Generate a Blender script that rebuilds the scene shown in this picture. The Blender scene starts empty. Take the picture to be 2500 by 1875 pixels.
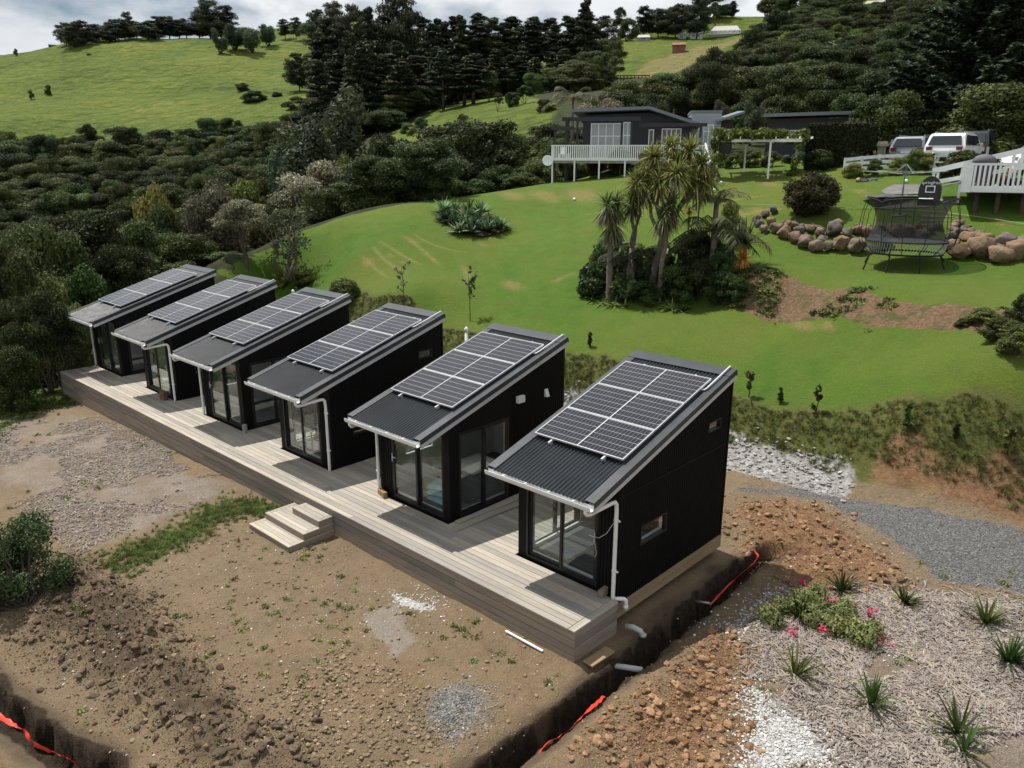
import bpy, bmesh, math, random
import numpy as np
from mathutils import Vector, Matrix, noise as mnoise

# ------------------------------------------------------------------ camera
SC = bpy.context.scene
COL = SC.collection
CAM = np.array([7.16727, -9.77576, 7.67624])
FWD = np.array([-0.65444375, 0.70486507, -0.27362129])
RGT = np.array([0.73224979, 0.6810296, 0.00298838])
UPV = np.cross(RGT, FWD)
FPX = 1896.63                      # focal length in pixels of a 2500 px wide picture
cam_data = bpy.data.cameras.new('camera')
cam_data.sensor_width = 36.0
cam_data.lens = 36.0 * FPX / 2500.0
cam_data.clip_start = 0.1
cam_data.clip_end = 3000.0
cam = bpy.data.objects.new('camera', cam_data)
COL.objects.link(cam)
M3 = Matrix((RGT, UPV, -FWD)).transposed()
cam.matrix_world = Matrix.Translation(Vector(CAM)) @ M3.to_4x4()
SC.camera = cam

# ------------------------------------------------------------------ sky, sun, exposure
SUN_EL, SUN_AZ = math.radians(63.5), math.radians(-91.0)     # azimuth clockwise from +Y
world = bpy.data.worlds.new('World')
SC.world = world
world.use_nodes = True
wn = world.node_tree
for n in list(wn.nodes):
    wn.nodes.remove(n)
w_out = wn.nodes.new('ShaderNodeOutputWorld')
w_bg = wn.nodes.new('ShaderNodeBackground')
w_bg.inputs['Strength'].default_value = 0.05
w_sky = wn.nodes.new('ShaderNodeTexSky')
w_sky.sky_type = 'NISHITA'
w_sky.sun_disc = False
w_sky.sun_elevation = SUN_EL
w_sky.sun_rotation = SUN_AZ
w_sky.air_density = 1.0
w_sky.dust_density = 0.6
w_geo = wn.nodes.new('ShaderNodeTexCoord')
w_map = wn.nodes.new('ShaderNodeMapping')
w_map.inputs['Scale'].default_value = (1.0, 1.0, 2.6)
w_map.inputs['Location'].default_value = (0.35, 0.1, 0.27)
w_noise = wn.nodes.new('ShaderNodeTexNoise')
w_noise.inputs['Scale'].default_value = 2.6
w_noise.inputs['Detail'].default_value = 9.0
w_noise.inputs['Roughness'].default_value = 0.55
w_ramp = wn.nodes.new('ShaderNodeValToRGB')
w_ramp.color_ramp.elements[0].position = 0.38
w_ramp.color_ramp.elements[0].color = (0, 0, 0, 1)
w_ramp.color_ramp.elements[1].position = 0.49
w_ramp.color_ramp.elements[1].color = (1, 1, 1, 1)
w_noise2 = wn.nodes.new('ShaderNodeTexNoise')
w_noise2.inputs['Scale'].default_value = 6.0
w_noise2.inputs['Detail'].default_value = 6.0
w_cr = wn.nodes.new('ShaderNodeValToRGB')
w_cr.color_ramp.elements[0].position = 0.3
w_cr.color_ramp.elements[0].color = (11.5, 12.2, 13.0, 1)
w_cr.color_ramp.elements[1].position = 0.72
w_cr.color_ramp.elements[1].color = (17.3, 17.5, 17.7, 1)
w_mix = wn.nodes.new('ShaderNodeMixRGB')
L = wn.links.new
L(w_geo.outputs['Generated'], w_map.inputs['Vector'])
L(w_map.outputs['Vector'], w_noise.inputs['Vector'])
L(w_map.outputs['Vector'], w_noise2.inputs['Vector'])
L(w_noise.outputs['Fac'], w_ramp.inputs['Fac'])
L(w_noise2.outputs['Fac'], w_cr.inputs['Fac'])
L(w_ramp.outputs['Color'], w_mix.inputs['Fac'])
L(w_sky.outputs['Color'], w_mix.inputs['Color1'])
L(w_cr.outputs['Color'], w_mix.inputs['Color2'])
L(w_mix.outputs['Color'], w_bg.inputs['Color'])
L(w_bg.outputs['Background'], w_out.inputs['Surface'])

sun_data = bpy.data.lights.new('sun', 'SUN')
sun_data.energy = 5.0
sun_data.angle = math.radians(0.53)
sun_data.color = (1.0, 0.955, 0.89)
sun = bpy.data.objects.new('sun', sun_data)
COL.objects.link(sun)
SUN_DIR = Vector((math.sin(SUN_AZ) * math.cos(SUN_EL), math.cos(SUN_AZ) * math.cos(SUN_EL), math.sin(SUN_EL)))
sun.rotation_euler = SUN_DIR.to_track_quat('Z', 'Y').to_euler()
sun.location = (0, 0, 60)
SC.view_settings.view_transform = 'Standard'
SC.view_settings.look = 'None'
SC.view_settings.gamma = 1.0
SC.view_settings.use_curve_mapping = False
SC.view_settings.exposure = 0.24
SC.cycles.max_bounces = 8
SC.cycles.transparent_max_bounces = 24
SC.cycles.use_denoising = True
SC.cycles.caustics_reflective = False
SC.cycles.caustics_refractive = False

# ------------------------------------------------------------------ helpers
RND = random.Random(7)
def ray(px, py):
    return FWD + RGT * (px - 1250.0) / FPX - UPV * (py - 937.5) / FPX
def at(px, py, dist):
    """point on the sight line of a picture position at a level distance from the camera's spot"""
    d = ray(px, py)
    return CAM + d * (dist / math.hypot(d[0], d[1]))
def depth(P):
    return float((np.asarray(P, float) - CAM) @ FWD)

def lin(h):
    h = h.lstrip('#')
    c = [int(h[i:i + 2], 16) / 255.0 for i in (0, 2, 4)]
    return tuple((v / 12.92 if v <= 0.04045 else ((v + 0.055) / 1.055) ** 2.4) for v in c) + (1.0,)

# value noise in numpy
def _hash(ix, iy, seed):
    n = (ix.astype(np.int64) * 374761393 + iy.astype(np.int64) * 668265263 + seed * 1442695041) & 0x7fffffff
    n = ((n ^ (n >> 13)) * 1274126177) & 0x7fffffff
    n = (n ^ (n >> 16)) & 0xffff
    return n / 65535.0
def vnoise(x, y, seed=0):
    ix, iy = np.floor(x), np.floor(y)
    fx, fy = x - ix, y - iy
    fx = fx * fx * (3 - 2 * fx); fy = fy * fy * (3 - 2 * fy)
    a = _hash(ix, iy, seed); b = _hash(ix + 1, iy, seed)
    c = _hash(ix, iy + 1, seed); d = _hash(ix + 1, iy + 1, seed)
    return (a + (b - a) * fx) * (1 - fy) + (c + (d - c) * fx) * fy
def fbm(x, y, seed=0, octaves=4, gain=0.5):
    x = np.asarray(x, float); y = np.asarray(y, float)
    s = 0.0; a = 1.0; t = 0.0
    for o in range(octaves):
        s = s + a * (vnoise(x * 2 ** o + 17.3 * o, y * 2 ** o - 9.1 * o, seed + o) - 0.5)
        t += a; a *= gain
    return s / t * 2.0
def sstep(a, b, v):
    t = np.clip((v - a) / (b - a), 0, 1)
    return t * t * (3 - 2 * t)

class MB:
    """collects faces and links them as ONE mesh object"""
    def __init__(self, mirror=None):
        self.v = []; self.f = []; self.mirror = mirror
    def add(self, vs, fs):
        o = len(self.v)
        self.v.extend([tuple(float(c) for c in p) for p in vs])
        self.f.extend([tuple(i + o for i in f) for f in fs])
        return self
    def hexa(self, p):   # 8 points: bottom 4 ccw, top 4 ccw
        return self.add(p, [(3, 2, 1, 0), (4, 5, 6, 7), (0, 1, 5, 4), (1, 2, 6, 5), (2, 3, 7, 6), (3, 0, 4, 7)])
    def box(self, x0, x1, y0, y1, z0, z1):
        return self.hexa([(x0, y0, z0), (x1, y0, z0), (x1, y1, z0), (x0, y1, z0),
                          (x0, y0, z1), (x1, y0, z1), (x1, y1, z1), (x0, y1, z1)])
    def bar(self, p, q, w, h, up=(0, 0, 1)):
        p = Vector(p); q = Vector(q); d = (q - p)
        if d.length < 1e-9: return self
        d.normalize(); up = Vector(up)
        s = d.cross(up)
        if s.length < 1e-4: s = d.cross(Vector((1, 0, 0)))
        s.normalize(); t = s.cross(d)
        s = s * (w / 2); t = t * (h / 2)
        return self.hexa([p - s - t, p + s - t, q + s - t, q - s - t, p - s + t, p + s + t, q + s + t, q - s + t])
    def prism(self, poly, off):
        n = len(poly); off = Vector(off)
        vs = [Vector(a) for a in poly] + [Vector(a) + off for a in poly]
        fs = [tuple(range(n - 1, -1, -1)), tuple(range(n, 2 * n))]
        fs += [(i, (i + 1) % n, n + (i + 1) % n, n + i) for i in range(n)]
        return self.add(vs, fs)
    def tube(self, pts, r, n=8, caps=True, closed=False):
        pts = [Vector(a) for a in pts]; m = len(pts)
        rr = r if isinstance(r, (list, tuple)) else [r] * m
        rings = []; prev = None
        for i, p in enumerate(pts):
            if closed:
                t = (pts[(i + 1) % m] - pts[i - 1])
            else:
                t = (pts[min(i + 1, m - 1)] - pts[max(i - 1, 0)])
            t.normalize()
            if prev is None:
                s = t.cross(Vector((0, 0, 1)))
                if s.length < 0.05: s = t.cross(Vector((1, 0, 0)))
            else:
                s = prev - t * prev.dot(t)
            s.normalize(); prev = s; b = t.cross(s)
            rings.append([p + (s * math.cos(2 * math.pi * k / n) + b * math.sin(2 * math.pi * k / n)) * rr[i] for k in range(n)])
        vs = [v for ring in rings for v in ring]; fs = []
        for i in range(m if closed else m - 1):
            j = (i + 1) % m
            for k in range(n):
                k2 = (k + 1) % n
                fs.append((i * n + k, i * n + k2, j * n + k2, j * n + k))
        if caps and not closed:
            fs.append(tuple(range(n - 1, -1, -1))); fs.append(tuple((m - 1) * n + k for k in range(n)))
        return self.add(vs, fs)
    def lathe(self, prof, c=(0, 0, 0), n=16, sx=1.0, sy=1.0):
        vs = []; fs = []
        for (r, z) in prof:
            for k in range(n):
                a = 2 * math.pi * k / n
                vs.append((c[0] + r * sx * math.cos(a), c[1] + r * sy * math.sin(a), c[2] + z))
        for i in range(len(prof) - 1):
            for k in range(n):
                k2 = (k + 1) % n
                fs.append((i * n + k, i * n + k2, (i + 1) * n + k2, (i + 1) * n + k))
        fs.append(tuple(range(n - 1, -1, -1))); fs.append(tuple((len(prof) - 1) * n + k for k in range(n)))
        return self.add(vs, fs)
    def mesh(self, name, smooth=False):
        vs, fs = self.v, self.f
        if self.mirror is not None:
            vs = [(self.mirror - x, y, z) for (x, y, z) in vs]
            fs = [tuple(reversed(f)) for f in fs]
        me = bpy.data.meshes.new(name)
        me.from_pydata(vs, [], fs)
        if smooth:
            me.polygons.foreach_set('use_smooth', [True] * len(me.polygons))
        me.update()
        return me
    def build(self, name, mat, parent=None, smooth=False, loc=None):
        return link(name, self.mesh(name, smooth), mat, parent, loc)

def link(name, me, mat=None, parent=None, loc=None):
    o = bpy.data.objects.new(name, me)
    COL.objects.link(o)
    if mat is not None and len(me.materials) == 0:
        me.materials.append(mat)
    if parent is not None:
        o.parent = parent
    if loc is not None:
        o.location = loc
    return o
def tag(o, label=None, cat=None, group=None, kind=None):
    if label: o['label'] = label
    if cat: o['category'] = cat
    if group: o['group'] = group
    if kind: o['kind'] = kind
    elif cat: o['kind'] = 'thing'
    return o
def thing(name, label, cat, loc=(0, 0, 0), rz=0.0, group=None):
    o = bpy.data.objects.new(name, None)
    o.empty_display_size = 0.2
    COL.objects.link(o)
    o.location = loc; o.rotation_euler = (0, 0, rz)
    return tag(o, label, cat, group)
def dup(root, label=None, group=None):
    r = root.copy(); COL.objects.link(r)
    if label: r['label'] = label
    if group: r['group'] = group
    for ch in list(root.children):
        c = ch.copy(); COL.objects.link(c); c.parent = r
        for g in list(ch.children):
            d = g.copy(); COL.objects.link(d); d.parent = c
    return r
def np_mesh(name, V, Fq, attrs=None, smooth=False):
    """mesh from numpy arrays; Fq (n,k) faces; attrs = {name: per-vertex float array}"""
    V = np.ascontiguousarray(V, np.float32); Fq = np.ascontiguousarray(Fq, np.int32)
    n, k = Fq.shape
    me = bpy.data.meshes.new(name)
    me.vertices.add(len(V)); me.vertices.foreach_set('co', V.ravel())
    me.loops.add(n * k); me.loops.foreach_set('vertex_index', Fq.ravel())
    me.polygons.add(n)
    me.polygons.foreach_set('loop_start', np.arange(0, n * k, k, dtype=np.int32))
    me.polygons.foreach_set('loop_total', np.full(n, k, np.int32))
    if smooth:
        me.polygons.foreach_set('use_smooth', np.ones(n, bool))
    for a, val in (attrs or {}).items():
        at_ = me.attributes.new(a, 'FLOAT', 'POINT')
        at_.data.foreach_set('value', np.ascontiguousarray(val, np.float32))
    me.update(calc_edges=True)
    return me

# ------------------------------------------------------------------ materials
MATS = {}
class NT:
    def __init__(self, name):
        self.m = bpy.data.materials.new(name); self.m.use_nodes = True
        self.t = self.m.node_tree
        self.b = self.t.nodes['Principled BSDF']; self.out = self.t.nodes['Material Output']
    def n(self, kind, **kw):
        nd = self.t.nodes.new('ShaderNode' + kind)
        for k, v in kw.items():
            if k in nd.inputs: nd.inputs[k].default_value = v
            else: setattr(nd, k, v)
        return nd
    def l(self, a, b): self.t.links.new(a, b)
    def noise(self, scale, detail=4, rough=0.55, vec=None, dim=None):
        nd = self.n('TexNoise'); nd.inputs['Scale'].default_value = scale
        nd.inputs['Detail'].default_value = detail; nd.inputs['Roughness'].default_value = rough
        if vec is not None: self.l(vec, nd.inputs['Vector'])
        return nd.outputs['Fac']
    def ramp(self, fac, stops):
        nd = self.n('ValToRGB'); cr = nd.color_ramp
        while len(cr.elements) < len(stops): cr.elements.new(0.5)
        for e, (p, c) in zip(cr.elements, stops):
            e.position = p; e.color = c if len(c) == 4 else tuple(c) + (1,)
        self.l(fac, nd.inputs['Fac'])
        return nd.outputs['Color']
    def mix(self, fac, a, b, mode='MIX'):
        nd = self.n('MixRGB'); nd.blend_type = mode
        for sock, v in ((nd.inputs['Fac'], fac), (nd.inputs['Color1'], a), (nd.inputs['Color2'], b)):
            if isinstance(v, (int, float)): sock.default_value = v
            elif isinstance(v, tuple): sock.default_value = v if len(v) == 4 else v + (1,)
            else: self.l(v, sock)
        return nd.outputs['Color']
    def math(self, op, a, b=0.0, clamp=False):
        nd = self.n('Math'); nd.operation = op; nd.use_clamp = clamp
        for i, v in enumerate((a, b)):
            if isinstance(v, (int, float)): nd.inputs[i].default_value = v
            else: self.l(v, nd.inputs[i])
        return nd.outputs[0]
    def attr(self, name):
        nd = self.n('Attribute'); nd.attribute_name = name
        return nd.outputs['Fac']
    def obj(self): return self.n('TexCoord').outputs['Object']
    def pos(self): return self.n('NewGeometry').outputs['Position']
    def rand(self): return self.n('ObjectInfo').outputs['Random']
    def mapping(self, vec, scale=(1, 1, 1), rot=(0, 0, 0), loc=(0, 0, 0)):
        nd = self.n('Mapping'); nd.inputs['Scale'].default_value = scale
        nd.inputs['Rotation'].default_value = rot; nd.inputs['Location'].default_value = loc
        self.l(vec, nd.inputs['Vector']); return nd.outputs['Vector']
    def bump(self, h, dist=0.02, strength=1.0):
        nd = self.n('Bump'); nd.inputs['Distance'].default_value = dist; nd.inputs['Strength'].default_value = strength
        self.l(h, nd.inputs['Height']); self.l(nd.outputs['Normal'], self.b.inputs['Normal'])
    def col(self, c):
        if isinstance(c, tuple): self.b.inputs['Base Color'].default_value = c if len(c) == 4 else c + (1,)
        else: self.l(c, self.b.inputs['Base Color'])
    def fin(self, rough=0.6, metal=0.0, spec=0.5):
        if isinstance(rough, (int, float)): self.b.inputs['Roughness'].default_value = rough
        else: self.l(rough, self.b.inputs['Roughness'])
        self.b.inputs['Metallic'].default_value = metal
        self.b.inputs['Specular IOR Level'].default_value = spec
        return self.m

def paint(name, c, rough=0.5, metal=0.0, spec=0.5, var=0.12, scale=3.0, bump=0.0):
    """painted or plain surface with slight uneven wear"""
    if name in MATS: return MATS[name]
    t = NT(name)
    n = t.noise(scale, 5, 0.6, t.obj())
    lo = tuple(x * (1 - var) for x in c[:3]); hi = tuple(min(1, x * (1 + var)) for x in c[:3])
    t.col(t.ramp(n, [(0.3, lo), (0.7, hi)]))
    if bump: t.bump(t.noise(scale * 8, 3, 0.6, t.obj()), bump)
    r2 = t.noise(scale * 3, 3, 0.6, t.obj())
    MATS[name] = t.fin(t.math('ADD', t.math('MULTIPLY', r2, 0.2), rough - 0.1), metal, spec)
    return MATS[name]

def leafmat(name, dark, light, tip=None, transl=0.25, rough=0.55):
    if name in MATS: return MATS[name]
    t = NT(name)
    v = t.math('ADD', t.math('MULTIPLY', t.attr('var'), 0.8), t.math('MULTIPLY', t.rand(), 0.2))
    stops = [(0.05, dark), (0.75, light)]
    if tip: stops.append((0.97, tip))
    c = t.ramp(v, stops)
    hs = t.n('HueSaturation'); t.l(c, hs.inputs['Color'])
    t.l(t.math('ADD', t.math('MULTIPLY', t.rand(), 0.8), 0.62), hs.inputs['Value'])
    t.l(t.math('ADD', t.math('MULTIPLY', t.math('FRACT', t.math('MULTIPLY', t.rand(), 7.31)), 0.07), 0.462), hs.inputs['Hue'])
    c = hs.outputs['Color']
    t.col(c); t.fin(rough + 0.08, 0, 0.16)
    tr = t.n('BsdfTranslucent'); t.l(c, tr.inputs['Color'])
    mx = t.n('MixShader'); mx.inputs['Fac'].default_value = transl
    t.l(t.b.outputs[0], mx.inputs[1]); t.l(tr.outputs[0], mx.inputs[2]); t.l(mx.outputs[0], t.out.inputs['Surface'])
    MATS[name] = t.m
    return t.m
# ------------------------------------------------------------------ terrain
# spot heights: (picture x, picture y, level distance) for ground that shows, or world (x, y, z) for ground that is hidden
SPOT_PX = [(1900, 775, 29.5), (1600, 790, 28.6), (1480, 742, 31.5), (1610, 745, 31.3), (1750, 740, 31),
           (1823, 673, 31.3), (2070, 715, 29.2), (2300, 750, 27.0), (2480, 762, 26.3),
           (1857, 768, 29.3), (2040, 775, 28.2), (2210, 800, 26.8), (2344, 810, 25.8), (2500, 900, 22.5),
           (2110, 655, 33), (2320, 655, 33), (2470, 700, 30), (2000, 605, 35.2), (1850, 580, 36.5), (2400, 640, 33.5),
           (2050, 548, 37.5), (2300, 550, 37), (1970, 525, 38.5), (2440, 520, 38), (2200, 470, 41), (2120, 445, 44),
           (2150, 408, 47), (2300, 403, 50), (2480, 400, 50), (1745, 437, 46.5), (1875, 437, 46.5), (1700, 560, 38.5),
           (1345, 448, 55), (1500, 432, 56), (1600, 480, 45), (1400, 500, 48), (1200, 560, 43.5), (1060, 490, 53),
           (830, 530, 49.5), (700, 578, 46), (600, 632, 43), (900, 600, 41), (1100, 660, 37), (1250, 640, 37.5),
           (1300, 760, 31), (1000, 720, 34), (1900, 640, 33.5),
           # hills
           (1100, 300, 115), (1250, 240, 135), (1000, 335, 108), (900, 300, 150), (1100, 225, 190), (1350, 205, 190),
           (0, 330, 200), (300, 312, 190), (600, 285, 180), (750, 250, 190), (300, 200, 245), (0, 230, 250), (600, 180, 240),
           (0, 142, 310), (200, 103, 315), (450, 95, 300), (650, 100, 290), (800, 80, 300), (1000, 120, 280),
           (1600, 170, 190), (1560, 198, 172), (1480, 110, 262), (1450, 262, 100), (1700, 92, 290), (1900, 40, 330),
           (1800, 205, 130), (2000, 110, 180), (2130, 25, 250), (2300, 30, 250), (2500, 110, 165), (2400, 210, 110),
           (1700, 128, 225), (1650, 140, 213), (1600, 150, 208), (1700, 102, 280), (1775, 94, 284), (1575, 106, 255), (1780, 112, 250), (1540, 120, 240), (1770, 38, 322), (1665, 56, 318), (1560, 80, 300), (2350, 330, 72), (1950, 385, 60), (1700, 380, 62), (1750, 300, 85)]
SPOT_W = [(-30, 11.4, .9), (-24, 11.4, 1.25), (-18, 11.4, 1.15), (-12, 11.4, 1.05), (-6, 11.4, .95), (0, 11.4, .9), (5, 11.4, .8), (12, 12, .8),
          (25, 14, 1.2), (20, 35, 4), (35, 60, 8), (30, 120, 22), (40, 200, 45), (60, 320, 70), (-60, 460, 80), (-200, 430, 62), (-340, 330, 52),
          (-430, 180, 62), (-440, 60, 52), (-420, -40, 40)]
def _polar(px, dist, z):
    p = at(px, 400, dist); return (p[0], p[1], z)
for a in [(60, 36, -3.0), (60, 52, -6.0), (100, 82, -6.5), (60, 125, -3), (60, 165, 5.5), (350, 50, -4.5), (350, 75, -5.5), (350, 115, -3), (400, 150, 4),
          (600, 58, -2.5), (650, 85, -2.5), (650, 120, 3), (830, 63, -.8), (830, 95, 3), (850, 120, 8), (1060, 67, 1.5), (1060, 92, 7.5),
          (1300, 70, 5.0), (1300, 90, 10), (-300, 60, -7), (-300, 120, -5), (-300, 200, 10), (2450, 360, 84), (1500, 400, 80), (900, 400, 72), (0, 365, 44), (200, 370, 47), (450, 360, 47), (650, 350, 46), (800, 360, 50), (1000, 350, 44), (1250, 345, 43), (1480, 335, 41), (1520, 375, 46), (1520, 350, 46), (1500, 400, 45), (1540, 400, 46), (1420, 372, 45), (1600, 372, 52), (1300, 420, 44), (1480, 420, 42), (1600, 430, 52), (1900, 400, 66), (-200, 340, 38)]:
    SPOT_W.append(_polar(*a))
_cp = np.array([tuple(at(*a)) for a in SPOT_PX] + SPOT_W)
_n = len(_cp)
def _tpsk(r2):
    return 0.5 * r2 * np.log(r2 + 1e-9)
_S = 100.0
_xy = _cp[:, :2] / _S
_A = _tpsk(((_xy[:, None, :] - _xy[None, :, :]) ** 2).sum(-1)) + np.eye(_n) * 3e-5
_P = np.hstack([np.ones((_n, 1)), _xy])
_big = np.block([[_A, _P], [_P.T, np.zeros((3, 3))]])
_w = np.linalg.solve(_big, np.concatenate([_cp[:, 2], np.zeros(3)]))
def tps(x, y):
    x = np.asarray(x, float).ravel() / _S; y = np.asarray(y, float).ravel() / _S
    out = np.empty(len(x))
    for i in range(0, len(x), 20000):
        xs, ys = x[i:i + 20000], y[i:i + 20000]
        r2 = (xs[:, None] - _xy[:, 0]) ** 2 + (ys[:, None] - _xy[:, 1]) ** 2
        out[i:i + 20000] = _tpsk(r2) @ _w[:_n] + _w[_n] + _w[_n + 1] * xs + _w[_n + 2] * ys
    return out

def inpoly(x, y, poly):
    x = np.asarray(x, float); y = np.asarray(y, float)
    ins = np.zeros(x.shape, bool); n = len(poly)
    for i in range(n):
        x1, y1 = poly[i][:2]; x2, y2 = poly[(i + 1) % n][:2]
        if y1 == y2: continue
        c = (y1 > y) != (y2 > y)
        ins ^= c & (x < (x2 - x1) * (y - y1) / (y2 - y1) + x1)
    return ins
def segdist(x, y, pts):
    d = np.full(np.shape(x), 1e9)
    for (ax, ay), (bx, by) in zip(pts[:-1], pts[1:]):
        vx, vy = bx - ax, by - ay
        t = np.clip(((x - ax) * vx + (y - ay) * vy) / (vx * vx + vy * vy + 1e-12), 0, 1)
        d = np.minimum(d, np.hypot(x - ax - t * vx, y - ay - t * vy))
    return d
def flat(px, py, z):
    d = ray(px, py); t = (z - CAM[2]) / d[2]; p = CAM + d * t
    return (p[0], p[1])
def near_poly(pts, z=-0.6):
    return [flat(a, b, z) for a, b in pts]

TRENCH = [(0.66, -6.5), (0.72, -3.6), (0.80, -1.2), (0.72, 1.2), (0.66, 3.2), (0.62, 4.6), (0.95, 5.5), (1.5, 5.9)]
TRENCH_B = [(-12.0, -7.9), (-8.5, -7.75), (-6.3, -7.62), (-4.6, -7.35), (-3.5, -7.0), (-2.2, -7.6), (-0.8, -8.6)]
P_DARK = near_poly([(60, 1400), (190, 1330), (330, 1420), (440, 1490), (450, 1560), (590, 1660), (700, 1780), (760, 1880), (420, 1880), (200, 1680), (20, 1560)])
P_DARK2 = near_poly([(540, 1770), (650, 1740), (760, 1800), (760, 1900), (520, 1900)])
P_STONY = near_poly([(700, 1640), (830, 1580), (950, 1620), (1040, 1700), (1080, 1800), (1000, 1880), (760, 1880), (640, 1760)])
P_CLAYH = near_poly([(1690, 1580), (1780, 1545), (1850, 1570), (1870, 1640), (1825, 1690), (1815, 1890), (1380, 1890), (1500, 1750), (1600, 1660)])
P_CLAYT = near_poly([(1770, 1225), (1900, 1215), (2000, 1225), (2100, 1290), (2180, 1350), (2265, 1420), (2240, 1445), (1990, 1430), (1880, 1420), (1790, 1330)], -.4)
P_MULR = near_poly([(1840, 1500), (1930, 1440), (2080, 1440), (2250, 1445), (2520, 1490), (2600, 1900), (2130, 1900), (1970, 1745), (1860, 1660), (1870, 1590)], -.45)
P_MULL = near_poly([(40, 1010), (170, 985), (300, 1040), (460, 1105), (620, 1190), (650, 1225), (560, 1235), (420, 1290), (330, 1330), (240, 1375), (150, 1350), (60, 1270), (0, 1200), (-80, 1050)], -.75)
P_GRSS = near_poly([(650, 1222), (720, 1240), (560, 1270), (480, 1320), (330, 1390), (280, 1385), (330, 1330), (440, 1285), (560, 1228)], -.65)
P_GRSL = near_poly([(-60, 930), (150, 930), (190, 985), (110, 1010), (40, 1040), (-60, 1120)], -.9)
P_GRV = near_poly([(1780, 1168), (1900, 1178), (2050, 1192), (2160, 1215), (2520, 1288), (2700, 1330), (2700, 1480), (2520, 1460), (2420, 1445), (2270, 1415), (2190, 1350), (2100, 1283), (1990, 1215), (1780, 1190)], -.33)
P_PILE = near_poly([(1045, 1695), (1110, 1672), (1172, 1690), (1150, 1770), (1092, 1802), (1050, 1755)])
P_WHT = [near_poly(q) for q in ([(1745, 1560), (1790, 1510), (1860, 1450), (1935, 1432), (1900, 1465), (1850, 1500), (1800, 1560)],
         [(1830, 1660), (1880, 1680), (1960, 1740), (2130, 1880), (1805, 1900), (1805, 1760)],
         [(2150, 1560), (2205, 1575), (2215, 1610), (2160, 1612)],
         [(945, 1450), (1000, 1440), (1090, 1470), (1080, 1500), (1000, 1490), (960, 1478)],
         [(1190, 1515), (1240, 1535), (1225, 1548), (1185, 1530)], [(860, 1345), (930, 1390), (900, 1395)],
         [(2280, 1430), (2400, 1440), (2340, 1460)], [(640, 1215), (760, 1275), (730, 1290), (650, 1240)])]
P_CHALK = near_poly([(880, 1480), (1010, 1440), (1060, 1560), (960, 1640), (870, 1560)])

def zbase(x, y):
    """height without the fine relief"""
    x = np.asarray(x, float); y = np.asarray(y, float); shp = x.shape
    xf, yf = x.ravel(), y.ravel()
    far = tps(xf, yf)
    nr = -0.63 - 0.27 * sstep(-9, -24, xf) - 0.02 * np.clip(-y.ravel() - 3, 0, 40)
    nr = nr + 0.2 * sstep(3.5, 8.5, yf) + 0.12 * sstep(1.6, 4.0, xf) * sstep(-2, 3, yf)
    drop = np.clip(-26.0 - xf, 0, None)
    nr = nr - drop * 0.28
    k = sstep(9.25, 11.45, yf + 0.35 * fbm(xf * 0.35, yf * 0.1, 5, 3) + 0.75 * np.clip(-25.0 - xf, 0, 9))
    k = np.maximum(k, sstep(-27, -40, xf))
    z = nr * (1 - k) + far * k
    return z.reshape(shp)

def relief(x, y):
    """trenches, heaps and clods of the building site"""
    x = np.asarray(x, float); y = np.asarray(y, float)
    nearw = sstep(14, 8.5, y) * sstep(-34, -27, x)
    r = nearw * (0.035 * fbm(x * 0.9, y * 0.9, 11, 4) + 0.022 * fbm(x * 5, y * 5, 12, 4))
    jx, jy = 0.12 * fbm(x * 2.2, y * 2.2, 21, 3), 0.12 * fbm(x * 2.2, y * 2.2, 31, 3)
    xx, yy = x + jx, y + jy
    d = segdist(xx, yy, TRENCH)
    lip = 0.10 * fbm(x * 3.1, y * 3.1, 41, 3)
    wide = 0.18 + lip * 0.55 + 0.05 * fbm(x * 9, y * 9, 42, 2)
    ends = sstep(6.2, 5.2, y)
    r = r - ((0.60 + 0.12 * fbm(x * 2.5, y * 2.5, 43, 2)) * sstep(wide + 0.06, wide - 0.04, d) + 0.06 * sstep(wide + 0.45, wide, d)) * ends
    rough = 0.75 * fbm(x * 1.7, y * 1.7, 51, 6, 0.66) + 0.35 * (0.5 - np.abs(fbm(x * 3.3, y * 3.3, 57, 4, 0.6)) * 2)
    bump_r = np.exp(-((x - 1.65) / 0.55) ** 2) * sstep(2.6, 1.2, y) * sstep(-9, -4, y + 0)
    r = r + bump_r * (0.22 + 0.20 * rough)
    db = segdist(xx, yy, TRENCH_B)
    r = r - 0.55 * sstep(0.24 + lip, 0.14 + lip, db) - 0.06 * sstep(.7, .3, db)
    dk = soft(P_DARK, x, y, 0.55)
    r = r + dk * (0.16 + 0.26 * rough + 0.08 * fbm(x * 7, y * 7, 61, 3))
    dk2 = soft(P_DARK2, x, y, 0.3)
    r = r + dk2 * (0.05 + 0.14 * rough)
    st = soft(P_STONY, x, y, 0.5)
    r = r + st * (0.07 + 0.07 * rough)
    ct = soft(P_CLAYT, x, y, 0.7)
    r = r + ct * (0.14 + 0.16 * rough + 0.05 * fbm(x * 7, y * 7, 62, 3))
    pl = soft(P_PILE, x, y, 0.3)
    r = r + pl * 0.10
    mr = soft(P_MULR, x, y, 0.5)
    r = r + mr * (0.10 + 0.05 * rough)
    return r
_SOFT = {}
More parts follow.
